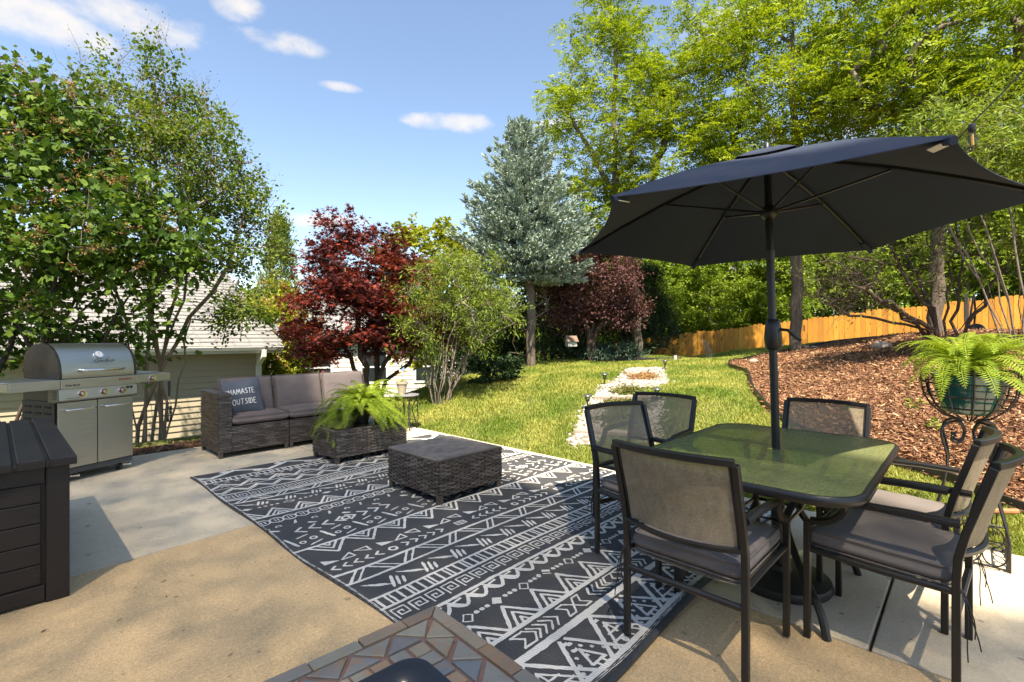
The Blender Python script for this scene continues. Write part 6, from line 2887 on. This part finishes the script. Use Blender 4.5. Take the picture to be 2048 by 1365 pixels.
def make_chair(label, loc, face, cush=True, seed=0, ties=False, w=.245):
    """chair faces the direction 'face' (radians from +X)"""
    t = thing('dining_chair', label, 'chair', (loc[0], loc[1], .010 if seed in (0, 3) else 0), face - PI / 2, 'chairs round the dining table')
    bm = M['bronze_metal']
    for s in (-1, 1):
        mb = MB()
        P = [(s * w, -.235, 0), (s * w, -.235, .42), (s * w, -.24, .50), (s * w, -.262, .60), (s * w, -.335, .845)]
        mb.tube(P, .0185, 4, sx=1.0)
        mb.build('back_leg', bm, t, bevel=.004)
        mb = MB()
        P = [(s * w, -.245, .625), (s * (w + .004), -.10, .628), (s * (w + .006), .05, .622), (s * (w + .006), .105, .612)]
        P += [(s * (w + .006), .105 + .125 * (1 - math.cos(a)) , .612 - .100 * math.sin(a)) for a in np.linspace(.25, PI / 2, 6)]
        mb.tube(P, .0155, 8, sx=1.25)
        mb.build('arm', bm, t, smooth=True)
        mb = MB()
        mb.tube([(s * (w + .004), .245, 0), (s * (w + .004), .245, .512)], .0185, 4)
        mb.build('front_leg', bm, t, bevel=.004)
        mb = MB()
        mb.tube([(s * w, -.23, .375), (s * (w - .008), .0, .372), (s * w, .235, .385)], .013, 8)
        mb.build('seat_rail', bm, t, smooth=True)
    bw = .055
    xs = np.linspace(-1, 1, 11)
    mb = MB()
    mb.tube([(q * w, -.337 - bw * (1 - q * q), .852 + .004 * (1 - q * q)) for q in xs], .0195, 4)
    mb.build('top_rail', bm, t, bevel=.004)
    mb = MB()
    mb.tube([(q * w, -.243 - bw * (1 - q * q), .515 - .01 * (1 - q * q)) for q in xs], .0125, 6)
    mb.build('lower_rail', bm, t, smooth=True)
    mb = MB()
    mb.tube([(-w, -.235, .30), (w, -.235, .30)], .0135, 8)
    mb.tube([(-w, .235, .385), (w, .235, .385)], .013, 8)
    mb.build('stretcher', bm, t, smooth=True)
    zs = np.linspace(0, 1, 7)
    yb = lambda u: np.interp(u, [0, .25, 1], [-.243, -.262, -.337])
    L_ = [(-w + .020, yb(u), .525 + .315 * u) for u in zs]
    R_ = [(w - .020, yb(u), .525 + .315 * u) for u in zs]
    sling_panel(t, 'back_sling', L_, R_, [(0, -bw * .96, 0)] * 7, M['sling'])
    for s in (-1, 1):
        mb = MB()
        mb.tube([(s * (w - .019), yb(u) - .0, .525 + .315 * u) for u in zs], .006, 6)
        mb.build('sling_rod', bm, t)
    Ls = [(-w + .012, y, .376) for y in np.linspace(-.225, .23, 5)]
    Rs = [(w - .012, y, .376) for y in np.linspace(-.225, .23, 5)]
    sling_panel(t, 'seat_sling', Ls, Rs, [(0, 0, -.012)] * 5, M['sling'])
    if cush:
        o = cushion('seat_cushion', t, 2 * w - .035, .47, .082, (0, .012, .425), (math.radians(1.5), 0, 0), M['chair_fabric'], .012, 12, 20 + seed, .003, M['chair_fabric'], (.031, -.033))
        if ties:
            rr = random.Random(seed)
            for s in ((-1, 1) if ties == 2 else (ties,)):
                mb = MB()
                x = s * (w - .02)
                for k in range(3):
                    e = (x + s * .03 + rr.uniform(-.03, .03), -.275 + rr.uniform(-.03, .01), .15 + .04 * k)
                    c1 = (x + s * .05, -.275, .40)
                    a0 = (x, -.225, .41)
                    P = []
                    for q in range(13):
                        u = q / 12
                        P.append(tuple((1 - u) ** 2 * a0[m] + 2 * u * (1 - u) * c1[m] + u * u * e[m] + (.006 * math.sin(u * 9 + k * 2) * u if m < 2 else 0) for m in range(3)))
                    mb.tube(P, .0022, 5)
                mb.build('tie', M['black_metal'], t, smooth=True)
    return t


def face_of(dx, dy):
    return math.atan2(dy, dx)


def chair_at(label, bl, br, cush, seed, ties=False):
    """bl, br: floor points of the two back legs, left and right as the sitter has them"""
    bl, br = np.array(bl), np.array(br)
    side = (br - bl)
    wd = np.linalg.norm(side)
    side = side / wd
    f = np.array([-side[1], side[0]])
    c = (bl + br) / 2 + f * .235
    return make_chair(label, c, math.atan2(f[1], f[0]), cush, seed, ties, .245)


A2 = np.array([CA, SA])
B2 = np.array([-SA, CA])
# near end, its back to the camera
chair_at('nearest dining chair, its curved mesh back turned to the camera', (.500, 2.115), (.850, 1.770), True, 0, -1)
# right side, near and far
chair_at('near right dining chair, seat cushion in shade, black ties hanging behind', (1.61, 1.765), (1.975, 2.105), True, 1, 2)
q = np.array([1.61, 1.765]) + .47 * A2 + .045 * B2
q2 = np.array([1.975, 2.105]) + .47 * A2 + .045 * B2
chair_at('far right dining chair with the sunlit seat, behind the near right one', q, q2, True, 2)
# left side, two chairs with their backs to the rug
chair_at('left dining chair standing on the rug, back to the wicker table', (.93, 3.18), (.515, 2.93), True, 3, 1)
chair_at('dining chair at the far left corner, seen between post and glass', (1.28, 3.53), (.93, 3.87 - .02), False, 4)
# far end
chair_at('far end dining chair facing the camera beside the mulch bed', (2.27, 3.13), (1.93, 3.47), False, 5)

# ---------------------------------------------------------------- deck box
db = thing('deck_box', 'dark brown wood grain plastic deck box at left edge', 'storage box', ab(.26, 3.30, 0), YAW)
WB, LB = .75, 1.62
pm = M['plastic_brown']
mb = MB()
mb.b2((-WB + .02, .025, .02), (-.02, LB - .02, .66))
mb.build('tub', pm, db)
for (x0, x1) in ((-.088, 0), (-WB, -WB + .088)):
    for (y0, y1) in ((0, .05), (LB - .05, LB)):
        mb = MB()
        mb.b2((x0, y0, 0), (x1, y1, .668))
        mb.build('corner_post', pm, db, bevel=.006)
mb = MB()
mb.b2((-WB + .09, .006, .588), (-.09, .024, .668))
mb.build('top_rail', pm, db, bevel=.004)
mb = MB()
mb.b2((-WB + .09, .004, .012), (-.09, .024, .088))
mb.build('bottom_rail', pm, db, bevel=.004)
sl = [(.094, .190), (.194, .290), (.294, .390), (.394, .490), (.494, .582)]
for i, (z0, z1) in enumerate(sl):
    mb = MB()
    x1 = -.104
    if i == 4:
        mb.prism_x([(.014, z0), (.024, z0), (.024, z1), (.014, z1)], -WB + .10, x1)
        o = mb.build('slat', pm, db, bevel=.004)
        mb = MB()
        mb.add([(-WB + .10, .010, .556), (-.215, .010, .556), (-.20, .010, .582), (-WB + .10, .010, .582)], [(0, 1, 2, 3)])
        mb.build('handle_recess', M['wicker_back'], o)
    else:
        mb.prism_x([(.012, z0), (.024, z0), (.024, z1), (.012, z1)], -WB + .10, x1)
        mb.build('slat', pm, db, bevel=.004)
for i in range(5):
    z0, z1 = sl[i]
    for xx in (-.014, -WB + .002):
        mb = MB()
        mb.b2((xx, .06, z0), (xx + .012, LB - .06, z1))
        mb.build('slat', pm, db, bevel=.004)
mb = MB()
mb.b2((-WB - .02, -.026, .668), (.026, LB + .03, .694))
lid = mb.build('lid', pm, db, bevel=.005)
x = .028
for i in range(7):
    w_ = .106
    mb = MB()
    mb.prism([(x - w_ + .004, -.032), (x - .004, -.032), (x - .004, LB + .034), (x - w_ + .004, LB + .034)], .690, .712)
    mb.build('lid_plank', pm, lid, bevel=.005)
    mb = MB()
    mb.b2((x - w_ + .004, -.0345, .668), (x - .004, -.027, .708))
    mb.build('lid_edge', pm, lid, bevel=.003)
    x -= w_ + .008

# ---------------------------------------------------------------- stainless gas grill
gr_ = thing('gas_grill', 'stainless steel gas grill with closed lid and side shelves', 'grill', (-3.89, 4.575, 0), math.radians(71))
S_, K_, C_ = M['steel'], M['black_metal'], M['chrome']
hx = .312
mb = MB()
mb.b2((-hx + .004, .02, .115), (hx - .004, .50, .80))
mb.build('cabinet', K_, gr_)
mb = MB()
mb.b2((-hx, .008, .075), (hx, .50, .125))
mb.build('base_skirt', mat('skirt_grey', (.055, .06, .065), .45), gr_, bevel=.004)
for s in (-1, 1):
    mb = MB()
    x0, x1 = (-hx + .002, -.003) if s < 0 else (.003, hx - .002)
    mb.b2((x0, 0, .130), (x1, .018, .722))
    d = mb.build('door', S_, gr_, bevel=.004)
    mb = MB()
    a0, a1 = x0 + .045, x1 - .035
    mb.tube([(a0, .0, .655), (a0, -.035, .655), (a0 + .012, -.042, .655), (a1 - .012, -.042, .655), (a1, -.035, .655), (a1, .0, .655)], .0085, 10)
    mb.build('handle', C_, d, smooth=True)
mb = MB()
mb.prism_x([(-.012, .730), (-.045, .745), (-.035, .842), (.02, .842), (.02, .730)], -hx - .012, hx + .012)
cp = mb.build('control_panel', S_, gr_, bevel=.003)
for s in (-1, 1):
    mb = MB()
    mb.prism_x([(-.008, .728), (-.038, .743), (-.03, .845), (.10, .845), (.10, .728)], s * (hx + .013) - .006, s * (hx + .013) + .006)
    mb.build('panel_end', mat('end_grey', (.16, .16, .155), .4, .6), cp)
    for k in range(4):
        mb = MB()
        mb.b2((s * (hx + .013) - .0085, -.015, .758 + k * .02), (s * (hx + .013) + .0085, .035, .767 + k * .02))
        mb.build('vent_slot', K_, cp)


def knob(x, y, z, parent):
    mb = MB()
    mb.tube([(x, y + .010, z), (x, y - .004, z)], .033, 20)
    kb = mb.build('knob', C_, parent, smooth=True, ang=40)
    mb = MB()
    mb.tube([(x, y - .004, z), (x, y - .010, z)], .026, 20)
    mb.build('knob_ring', mat('knob_red', (.28, .03, .02), .35, .6), kb, smooth=True, ang=40)
    mb = MB()
    mb.tube([(x, y - .010, z), (x, y - .040, z)], [.021, .018], 16)
    mb.box((x, y - .042, z), (.009, .012, .040))
    mb.build('knob_grip', C_, kb, smooth=True, ang=40)


for x in (-.15, .03, .185):
    knob(x, -.042, .793, cp)
for x in (.235, .268):
    mb = MB()
    mb.b2((x - .010, -.047, .805), (x + .010, -.032, .827))
    mb.build('switch', K_, cp, bevel=.002)
mb = MB()
mb.b2((-.312, -.0405, .842), (.312, .02, .930))
fb = mb.build('shelf_front', S_, gr_, bevel=.004)
for s in (-1, 1):
    mb = MB()
    x0, x1 = (.314, .66) if s > 0 else (-.66, -.314)
    mb.b2((x0, -.037, .848), (x1, -.020, .930))
    mb.b2((x0, -.019, .918), (x1, .46, .930))
    xe = x1 if s > 0 else x0
    mb.b2((min(xe, xe - s * .012), -.019, .850), (max(xe, xe - s * .012), .46, .917))
    sh = mb.build('side_shelf', S_, gr_, bevel=.004)
    if s > 0:
        knob(.475, -.037, .885, sh)
        mb = MB()
        mb.b2((.37, .06, .9305), (.61, .38, .945))
        mb.build('side_burner_lid', S_, sh, bevel=.006)
# firebox and lid
mb = MB()
mb.b2((-hx + .01, .0, .80), (hx - .01, .47, .935))
mb.build('firebox', K_, gr_)
prof = [(-.030, .936), (-.034, .965)] + [(.205 - .235 * math.cos(a), .985 + .262 * math.sin(a)) for a in np.linspace(.05, PI / 2, 12)] + [(.33, 1.235), (.44, 1.17), (.465, 1.05), (.465, .936)]
mb = MB()
mb.prism_x(prof, -hx + .006, hx - .006)
ld = mb.build('lid', S_, gr_, smooth=True, ang=30)
for s in (-1, 1):
    mb = MB()
    c = np.array([.2, 1.0])
    pf_ = [tuple(np.array(q) + (np.array(q) - c) * .012) for q in prof]
    x = s * (hx - .012)
    mb.prism_x(pf_, min(x, x + s * .020), max(x, x + s * .020))
    mb.build('lid_end', M['steel_dark'], ld, smooth=True, ang=30)
mb = MB()
mb.tube([(-.165, -.022, 1.01), (-.165, -.065, 1.005), (-.155, -.075, 1.005), (.175, -.075, 1.005), (.185, -.065, 1.005), (.185, -.022, 1.01)], .0125, 12)
mb.build('lid_handle', C_, ld, smooth=True)
gy, gz = .205 - .235 * math.cos(.62), .985 + .262 * math.sin(.62)
gn = np.array([-math.cos(.62), math.sin(.62)])


def on_lid(x, out, up):
    up_v = np.array([gn[1], -gn[0]])
    p = np.array([gy, gz]) + gn * out + up_v * up
    return (x, float(p[0]), float(p[1]))


mb = MB()
mb.tube([on_lid(.01, -.01, 0), on_lid(.01, .014, 0)], .040, 24)
ga = mb.build('thermometer', C_, ld, smooth=True, ang=40)
mb = MB()
mb.tube([on_lid(.01, .014, 0), on_lid(.01, .0165, 0)], .031, 24)
mb.build('dial_face', M['print_white'], ga, smooth=True, ang=40)
mb = MB()
mb.tube([on_lid(.01, .0175, -.003), on_lid(.013, .0175, .022)], .0022, 5)
mb.build('needle', M['black_metal'], ga)


def text_part(txt, size, m, parent, loc, rot, name='lettering', ext=.0012):
    cu = bpy.data.curves.new(name, 'FONT')
    cu.body = txt
    cu.size = size
    cu.extrude = ext
    cu.align_x = 'CENTER'
    cu.resolution_u = 2
    tmp = bpy.data.objects.new(name, cu)
    COL.objects.link(tmp)
    dg = bpy.context.evaluated_depsgraph_get()
    dg.update()
    me = bpy.data.meshes.new_from_object(tmp.evaluated_get(dg))
    bpy.data.objects.remove(tmp)
    me.materials.clear()
    o = link(name, me, m, parent)
    o.location = loc
    o.rotation_euler = rot
    return o


text_part('Char-Broil', .040, M['black_metal'], ld, on_lid(.035, .009, -.082), (math.radians(90 - 24), 0, 0))
mb = MB()
fl = [on_lid(.075, .010, -.040), on_lid(.085, .010, -.048), on_lid(.089, .010, -.038), on_lid(.084, .010, -.022)]
mb.add(fl, [(0, 1, 2, 3)])
mb.build('flame_logo', mat('logo_red', (.35, .03, .02), .5), ld)
text_part('Char-Broil', .026, M['black_metal'], fb, (-.225, -.0425, .868), (PI / 2, 0, 0))
text_part('INFRARED', .026, mat('print_red', (.45, .05, .03), .5), fb, (.215, -.0425, .890), (PI / 2, 0, 0))
text_part('ELECTRONIC IGNITION', .010, M['black_metal'], cp, (-.225, -.0475, .757), (PI / 2 - .1, 0, 0), ext=.0005)
# black slotted side panels
for s in (-1, 1):
    mb = MB()
    x = s * (hx - .002)
    mb.b2((min(x, x + s * .012), .03, .13), (max(x, x + s * .012), .49, .735))
    sp_ = mb.build('side_panel', M['dark_plastic'], gr_, bevel=.003)
    for r_ in range(4):
        for c_ in range(3):
            mb = MB()
            xx = x + s * .0125
            mb.b2((min(xx, xx + s * .003), .08 + c_ * .14, .50 + r_ * .058), (max(xx, xx + s * .003), .17 + c_ * .14, .518 + r_ * .058))
            mb.build('louver', M['wicker_back'], sp_)
for (x, y) in ((-.22, .06), (.22, .06), (-.22, .44), (.22, .44)):
    mb = MB()
    mb.tube([(x - .014, y, .036), (x + .014, y, .036)], .034, 16)
    wh = mb.build('caster', M['dark_plastic'], gr_, smooth=True, ang=40)
    mb = MB()
    mb.b2((x - .022, y - .01, .036), (x - .016, y + .03, .076))
    mb.b2((x + .016, y - .01, .036), (x + .022, y + .03, .076))
    mb.tube([(x + .022, y - .02, .05), (x + .085, y - .035, .045)], .014, 8)
    mb.build('caster_fork', C_, wh)

gb = thing('grill_brush', 'black grill brush with wire loop hanging from right grill shelf', 'brush', (-3.60, 5.115, 0), math.radians(71))
mb = MB()
mb.tube([(0, 0, .845), (0, 0, .69)], [.014, .011], 10)
mb.build('handle', M['dark_plastic'], gb, smooth=True)
mb = MB()
mb.tube([(0, 0, .69), (.002, 0, .64), (.022, 0, .615), (.018, 0, .59), (0, 0, .58), (0, 0, .50)], .003, 6)
mb.build('wire', C_, gb, smooth=True)
mb = MB()
rr = random.Random(4)
for i in range(220):
    a, z = rr.uniform(0, 6.28), rr.uniform(.42, .585)
    mb.add([(0, 0, z), (.024 * math.cos(a), .024 * math.sin(a), z + .004), (.024 * math.cos(a + .1), .024 * math.sin(a + .1), z - .004)], [(0, 1, 2)])
o = mb.build('bristles', M['dark_plastic'], gb)
tag(o, kind='stuff')

# ---------------------------------------------------------------- slate topped fire table
FPY = YAW - math.radians(4.0)
HF = .46
cf, sf_ = math.cos(FPY), math.sin(FPY)
fc_ = (-.200 - (HF * cf - HF * sf_), 1.278 - (HF * sf_ + HF * cf))
ft = thing('fire_table', 'square fire table with slate mosaic top and lava rock bowl', 'fire pit', (fc_[0], fc_[1], 0), FPY)
ZF = .60
mb = MB()
mb.b2((-HF + .07, -HF + .07, .0), (HF - .07, HF - .07, ZF - .06))
mb.build('base', M['bronze_metal'], ft, bevel=.01)
BO = .303   # half opening of the bowl
mb = MB()
for (lo, hi) in (((-HF, -HF), (HF, -BO)), ((-HF, BO), (HF, HF)), ((-HF, -BO), (-BO, BO)), ((BO, -BO), (HF, BO))):
    mb.b2((lo[0] + .001, lo[1] + .001, ZF - .05), (hi[0] - .001, hi[1] - .001, ZF - .006))
mb.build('table_slab', M['grout'], ft)


def tile(poly, h=None):
    c = np.mean(np.array(poly), 0)
    g_ = .0012
    P = []
    for p in poly:
        v = np.array(p) - c
        L = np.linalg.norm(v)
        P.append(tuple(v * (1 - g_ * 1.4 / L)))
    mb = MB()
    z1 = random.uniform(-.0015, .0015)
    mb.prism(P, -.008, z1)
    o = mb.build('tile', M['slate'], ft, bevel=.0016, seg=1)
    o.location = (c[0], c[1], ZF)
    o.rotation_euler = (random.uniform(-.004, .004), random.uniform(-.004, .004), 0)


def corner_frame(k):
    """maps distances (p along one edge, q along the other) from corner k to table coordinates"""
    sx3, sy3 = ((1, 1), (-1, 1), (-1, -1), (1, -1))[k]
    return lambda p, q: (sx3 * (HF - p), sy3 * (HF - q))


random.seed(21)
b_ = .036
mid_ = .101
inn = .126
for side in range(4):
    # local strip: s along the side from corner, d inwards
    def mp(s, d, side=side):
        x, y = s - HF, HF - d
        a = -side * PI / 2
        return (x * math.cos(a) - y * math.sin(a), x * math.sin(a) + y * math.cos(a))
    Ls = 2 * HF
    cuts = [0, .104, .218, .332, .446, .56, .674, .80, Ls] if side % 2 else [0, .11, .245, .36, .474, .588, .702, .816, Ls]
    for a, b in zip(cuts[:-1], cuts[1:]):
        lo0, lo1 = a, b
        hi0 = b_ if a == 0 else a
        hi1 = Ls - b_ if b == Ls else b
        tile([mp(lo0, 0), mp(lo1, 0), mp(hi1, b_), mp(hi0, b_)])
    # triangle band
    g0 = b_ + .006
    n_t = 8
    x0, x1 = g0 + .004, Ls - g0 - .004
    step = (x1 - x0) / n_t
    for i in range(n_t):
        xa, xb = x0 + i * step, x0 + (i + 1) * step
        xm = (xa + xb) / 2
        tile([mp(xa + .005, g0), mp(xb - .005, g0), mp(xm + .003, mid_ - .004)])
        if i < n_t - 1:
            tile([mp(xb, g0 + .006), mp(xb + step / 2 - .007, mid_), mp(xb - step / 2 + .007, mid_)])
    # small inner tiles
    n_s = 14
    x0, x1 = mid_ + .006, Ls - mid_ - .006
    wid = .041
    e0 = mid_ + .006
    x = e0
    tile([mp(e0, e0), mp(e0 + wid, e0), mp(e0 + wid, e0 + wid), mp(e0, e0 + wid)])
    xs0, xs1 = e0 + wid + .004, Ls - e0 - wid - .004
    for i in range(n_s):
        a, b = xs0 + (xs1 - xs0) * i / n_s, xs0 + (xs1 - xs0) * (i + 1) / n_s - .004
        tile([mp(a, e0), mp(b, e0), mp(b, e0 + wid), mp(a, e0 + wid)])
mb = MB()
rgs = []
for (hh_, rc, z) in ((BO + .012, .05, ZF + .004), (BO + .010, .05, ZF + .010), (BO - .016, .055, ZF + .008), (BO - .030, .06, ZF - .02), (BO - .06, .07, ZF - .085), (BO - .12, .06, ZF - .10)):
    rgs.append([(p[0], p[1], z) for p in rrect(hh_, hh_, rc)])
n = len(rgs[0])
vs = [p for rg in rgs for p in rg]
fs = []
for k in range(len(rgs) - 1):
    for i in range(n):
        j = (i + 1) % n
        fs.append((k * n + i, k * n + j, (k + 1) * n + j, (k + 1) * n + i))
fs.append(tuple((len(rgs) - 1) * n + i for i in range(n)))
mb.add(vs, fs)
mb.build('bowl', M['gloss_black'], ft, smooth=True, ang=60) if 'gloss_black' in M else mb.build('bowl', mat('gloss_black', (.012, .012, .013), .18, spec=.6), ft, smooth=True, ang=60)
lv = [rock_mesh(200 + i, 2) for i in range(4)]
rr = random.Random(9)
k = 0
for ix in range(-5, 6):
    for iy in range(-5, 6):
        o = link('lava_rock', lv[k % 4], M['lava'], ft)
        s = rr.uniform(.019, .030)
        o.scale = (s, s, s * 1.2)
        o.location = (ix * .042 + rr.uniform(-.009, .009), iy * .042 + rr.uniform(-.009, .009), ZF - .073 + rr.uniform(-.004, .012))
        o.rotation_euler = (rr.uniform(0, 6), rr.uniform(0, 6), rr.uniform(0, 6))
        k += 1

# ---------------------------------------------------------------- solar path lights
def solar_light(label, px, py, hgt):
    x, y = ground_pt(px, py)
    t = thing('solar_light', label, 'path light', (x, y, zt1(x, y)), 0, 'solar lights along the stepping path')
    b = hgt
    mb = MB()
    mb.tube([(0, 0, -.05), (0, 0, b - .10)], [.007, .010], 8)
    mb.build('stake', M['black_metal'], t)
    mb = MB()
    mb.lathe([(.018, b - .102), (.030, b - .095), (.030, b - .088), (.018, b - .088)], n=16)
    mb.build('base_cup', M['black_metal'], t)
    mb = MB()
    mb.lathe([(.026, b - .087), (.036, b - .03)], n=16)
    mb.build('lens', M['clear_glass'], t, smooth=True)
    for k in range(4):
        a = k * PI / 2 + .4
        mb = MB()
        mb.tube([(.028 * math.cos(a), .028 * math.sin(a), b - .09), (.040 * math.cos(a), .040 * math.sin(a), b - .028)], .003, 5)
        mb.build('cage_bar', M['black_metal'], t)
    mb = MB()
    mb.lathe([(.040, b - .03), (.064, b - .026), (.060, b - .016), (.020, b), (.0, b)], n=20, cap=False)
    mb.build('cap', mat('cap_grey', (.12, .12, .125), .35, .5), t, smooth=True, ang=50)


solar_light('solar path light at the left foot of the path, behind the chair backs', 1175, 822, .225)
solar_light('solar path light left of the upper white stone pad', 1209, 772, .21)
solar_light('solar path light right of the brick steps', 1314, 805, .20)
solar_light('solar path light topmost beside the pad by the fence', 1330, 740, .20)

# ---------------------------------------------------------------- birdhouse in the plum tree
bh = thing('birdhouse', 'weathered grey birdhouse hanging below the purple plum', 'birdhouse', (1.37, 11.3, 1.10), math.radians(18))
mb = MB()
mb.prism_x([(-.085, .0), (.085, 0), (.085, .13), (0, .215), (-.085, .13)], -.11, .11)
mb.build('body', mat('grey_wood', (.40, .40, .36), .8, var=.2), bh)
mb = MB()
for s in (-1, 1):
    mb.add([(-.14, s * .115, .105), (.14, s * .115, .105), (.14, 0, .232), (-.14, 0, .232), (-.14, s * .115, .12), (.14, s * .115, .12), (.14, 0, .25), (-.14, 0, .25)],
           [(0, 1, 2, 3), (4, 5, 6, 7), (0, 1, 5, 4), (1, 2, 6, 5), (0, 3, 7, 4)])
mb.build('roof', mat('roof_brown', (.20, .13, .09), .8, var=.3), bh)
mb = MB()
mb.tube([(.109, 0, .10), (.1125, 0, .10)], .022, 14)
mb.build('entrance', M['wicker_back'], bh)
mb = MB()
mb.tube([(0, 0, .245), (.02, .05, .62)], .003, 5)
mb.build('hanger', M['black_metal'], bh)

# wire trellis and white marker against the fence
tx, ty = ground_pt(1408, 718)
ty -= .15
M['wire_grey'] = mat('wire_grey', (.34, .32, .29), .6)
tw_ = thing('wire_trellis', 'narrow white wire trellis leaning on the fence', 'trellis', (tx, ty, zt1(tx, ty)), math.radians(-20))
for k in range(5):
    mb = MB()
    mb.tube([(.05 + k * .04, 0, -.05), (-.10 + k * .035, .12, .55 - .03 * k)], .0045, 5)
    mb.build('wire', M['wire_grey'], tw_)
mb = MB()
for u in (.25, .6, .95):
    mb.tube([(.05 - .15 * u, .12 * u, -.05 + .6 * u), (.21 - .17 * u, .12 * u, -.05 + .48 * u)], .0035, 5)
tag(mb.build('cross_wire', M['wire_grey'], tw_), kind='stuff')
tx, ty = ground_pt(1351, 722)
mk = MB()
mk.box((0, 0, .06), (.07, .012, .14), rx=-.1)
o = mk.build('garden_marker', M['wire_grey'], bevel=.002)
o.location = (tx, ty, zt1(tx, ty))
tag(o, 'small pale marker board standing at the fence foot', 'garden marker')
gd = MB()
gd.tube([(-.8, 0, .05), (.1, .02, .045), (.9, .03, .06)], .03, 6)
o = gd.build('drain_pipe', M['dark_plastic'], smooth=True)
tx, ty = ground_pt(1290, 722)
o.location = (tx, ty, zt1(tx, ty))
tag(o, 'black drain pipe lying in the grass below the fence end', 'pipe')

# white cooler-like machine shape glimpsed behind the twigs
ge = thing('wheelbarrow', 'grey wheelbarrow leaning on fence behind the bare twigs', 'wheelbarrow', (10.5, 11.3, zt1(10.5, 11.3) + .15), math.radians(40))
mb = MB()
mb.tube([(0, -.05 + .02 * math.cos(a), .62 + 0 * a) for a in (0, 1)], .4, 18, sx=.9)
mb.build('tray', mat('tray_grey', (.11, .115, .12), .5), ge, smooth=True, ang=40)
mb = MB()
mb.tube([(-.36, -.12, .25), (-.3, -.15, .62), (0, -.16, .98), (.3, -.15, .62), (.36, -.12, .25)], .02, 6)
mb.build('frame', M['black_metal'], ge, smooth=True)
mb = MB()
mb.tube([(-.04, -.2, .16), (.04, -.2, .16)], .16, 18)
mb.build('wheel', M['rubber'], ge, smooth=True, ang=40)

# ---------------------------------------------------------------- string lights
def string_lights(label, knots, bulbs, size=1.0):
    t = thing('string_lights', label, 'string lights')
    mb = MB()
    P = []
    for a, b in zip(knots[:-1], knots[1:]):
        a, b = np.array(a), np.array(b)
        for k in range(9):
            u = k / 9
            p = a + (b - a) * u
            p[2] -= .10 * np.linalg.norm(b - a) * .25 * 4 * u * (1 - u) * .5
            P.append(tuple(p))
    P.append(tuple(knots[-1]))
    mb.tube(P, .0045 * size, 6)
    mb.build('cable', M['black_metal'], t, smooth=True)
    PA = np.array(P)
    for (px, py) in bulbs:
        q = np.stack([1024 + 974 * PA[:, 0] / PA[:, 1], 676 - 974 * (PA[:, 2] - 1.3) / PA[:, 1]], 1)
        i = int(np.argmin(np.abs(q[:, 0] - px)))
        x, y, z = PA[i]
        mb = MB()
        mb.lathe([(.006, 0), (.017, -.006), (.017, -.045), (.012, -.05)], (x, y, z), 12)
        so = mb.build('socket', M['black_metal'], t, smooth=True, ang=50)
        mb = MB()
        mb.lathe([(.012, -.048), (.022, -.075), (.029, -.105), (.024, -.138), (.010, -.155), (.0, -.158)], (x, y, z), 14, cap=False)
        mb.build('bulb', M['bulb_glass'], so, smooth=True)
        mb = MB()
        mb.tube([(x, y, z - .06), (x + .004, y, z - .125)], .007, 6)
        mb.build('filament', mat('filament_amber', (.75, .48, .14), .4), so)
    return t


def sky_pt(px, py, d):
    return ((px - 1024) / 974 * d, d, 1.3 + (676 - py) / 974 * d)


string_lights('black string light cable with a clear bulb above umbrella tip', [sky_pt(2230, -60, 2.25), sky_pt(2048, 140, 2.55), sky_pt(1944, 247, 2.75), sky_pt(1905, 290, 2.95), sky_pt(1700, 400, 6.5)], [(1944, 0)], .95)
string_lights('string lights running along the back from crape myrtle to spruce', [sky_pt(245, 372, 5.6), sky_pt(430, 430, 6.4), sky_pt(497, 470, 7.0), sky_pt(690, 528, 7.6), sky_pt(770, 545, 8.0), sky_pt(1040, 566, 10.7)],
              [(248, 0), (380, 0), (497, 0), (690, 0), (772, 0), (905, 0)], 1.0)
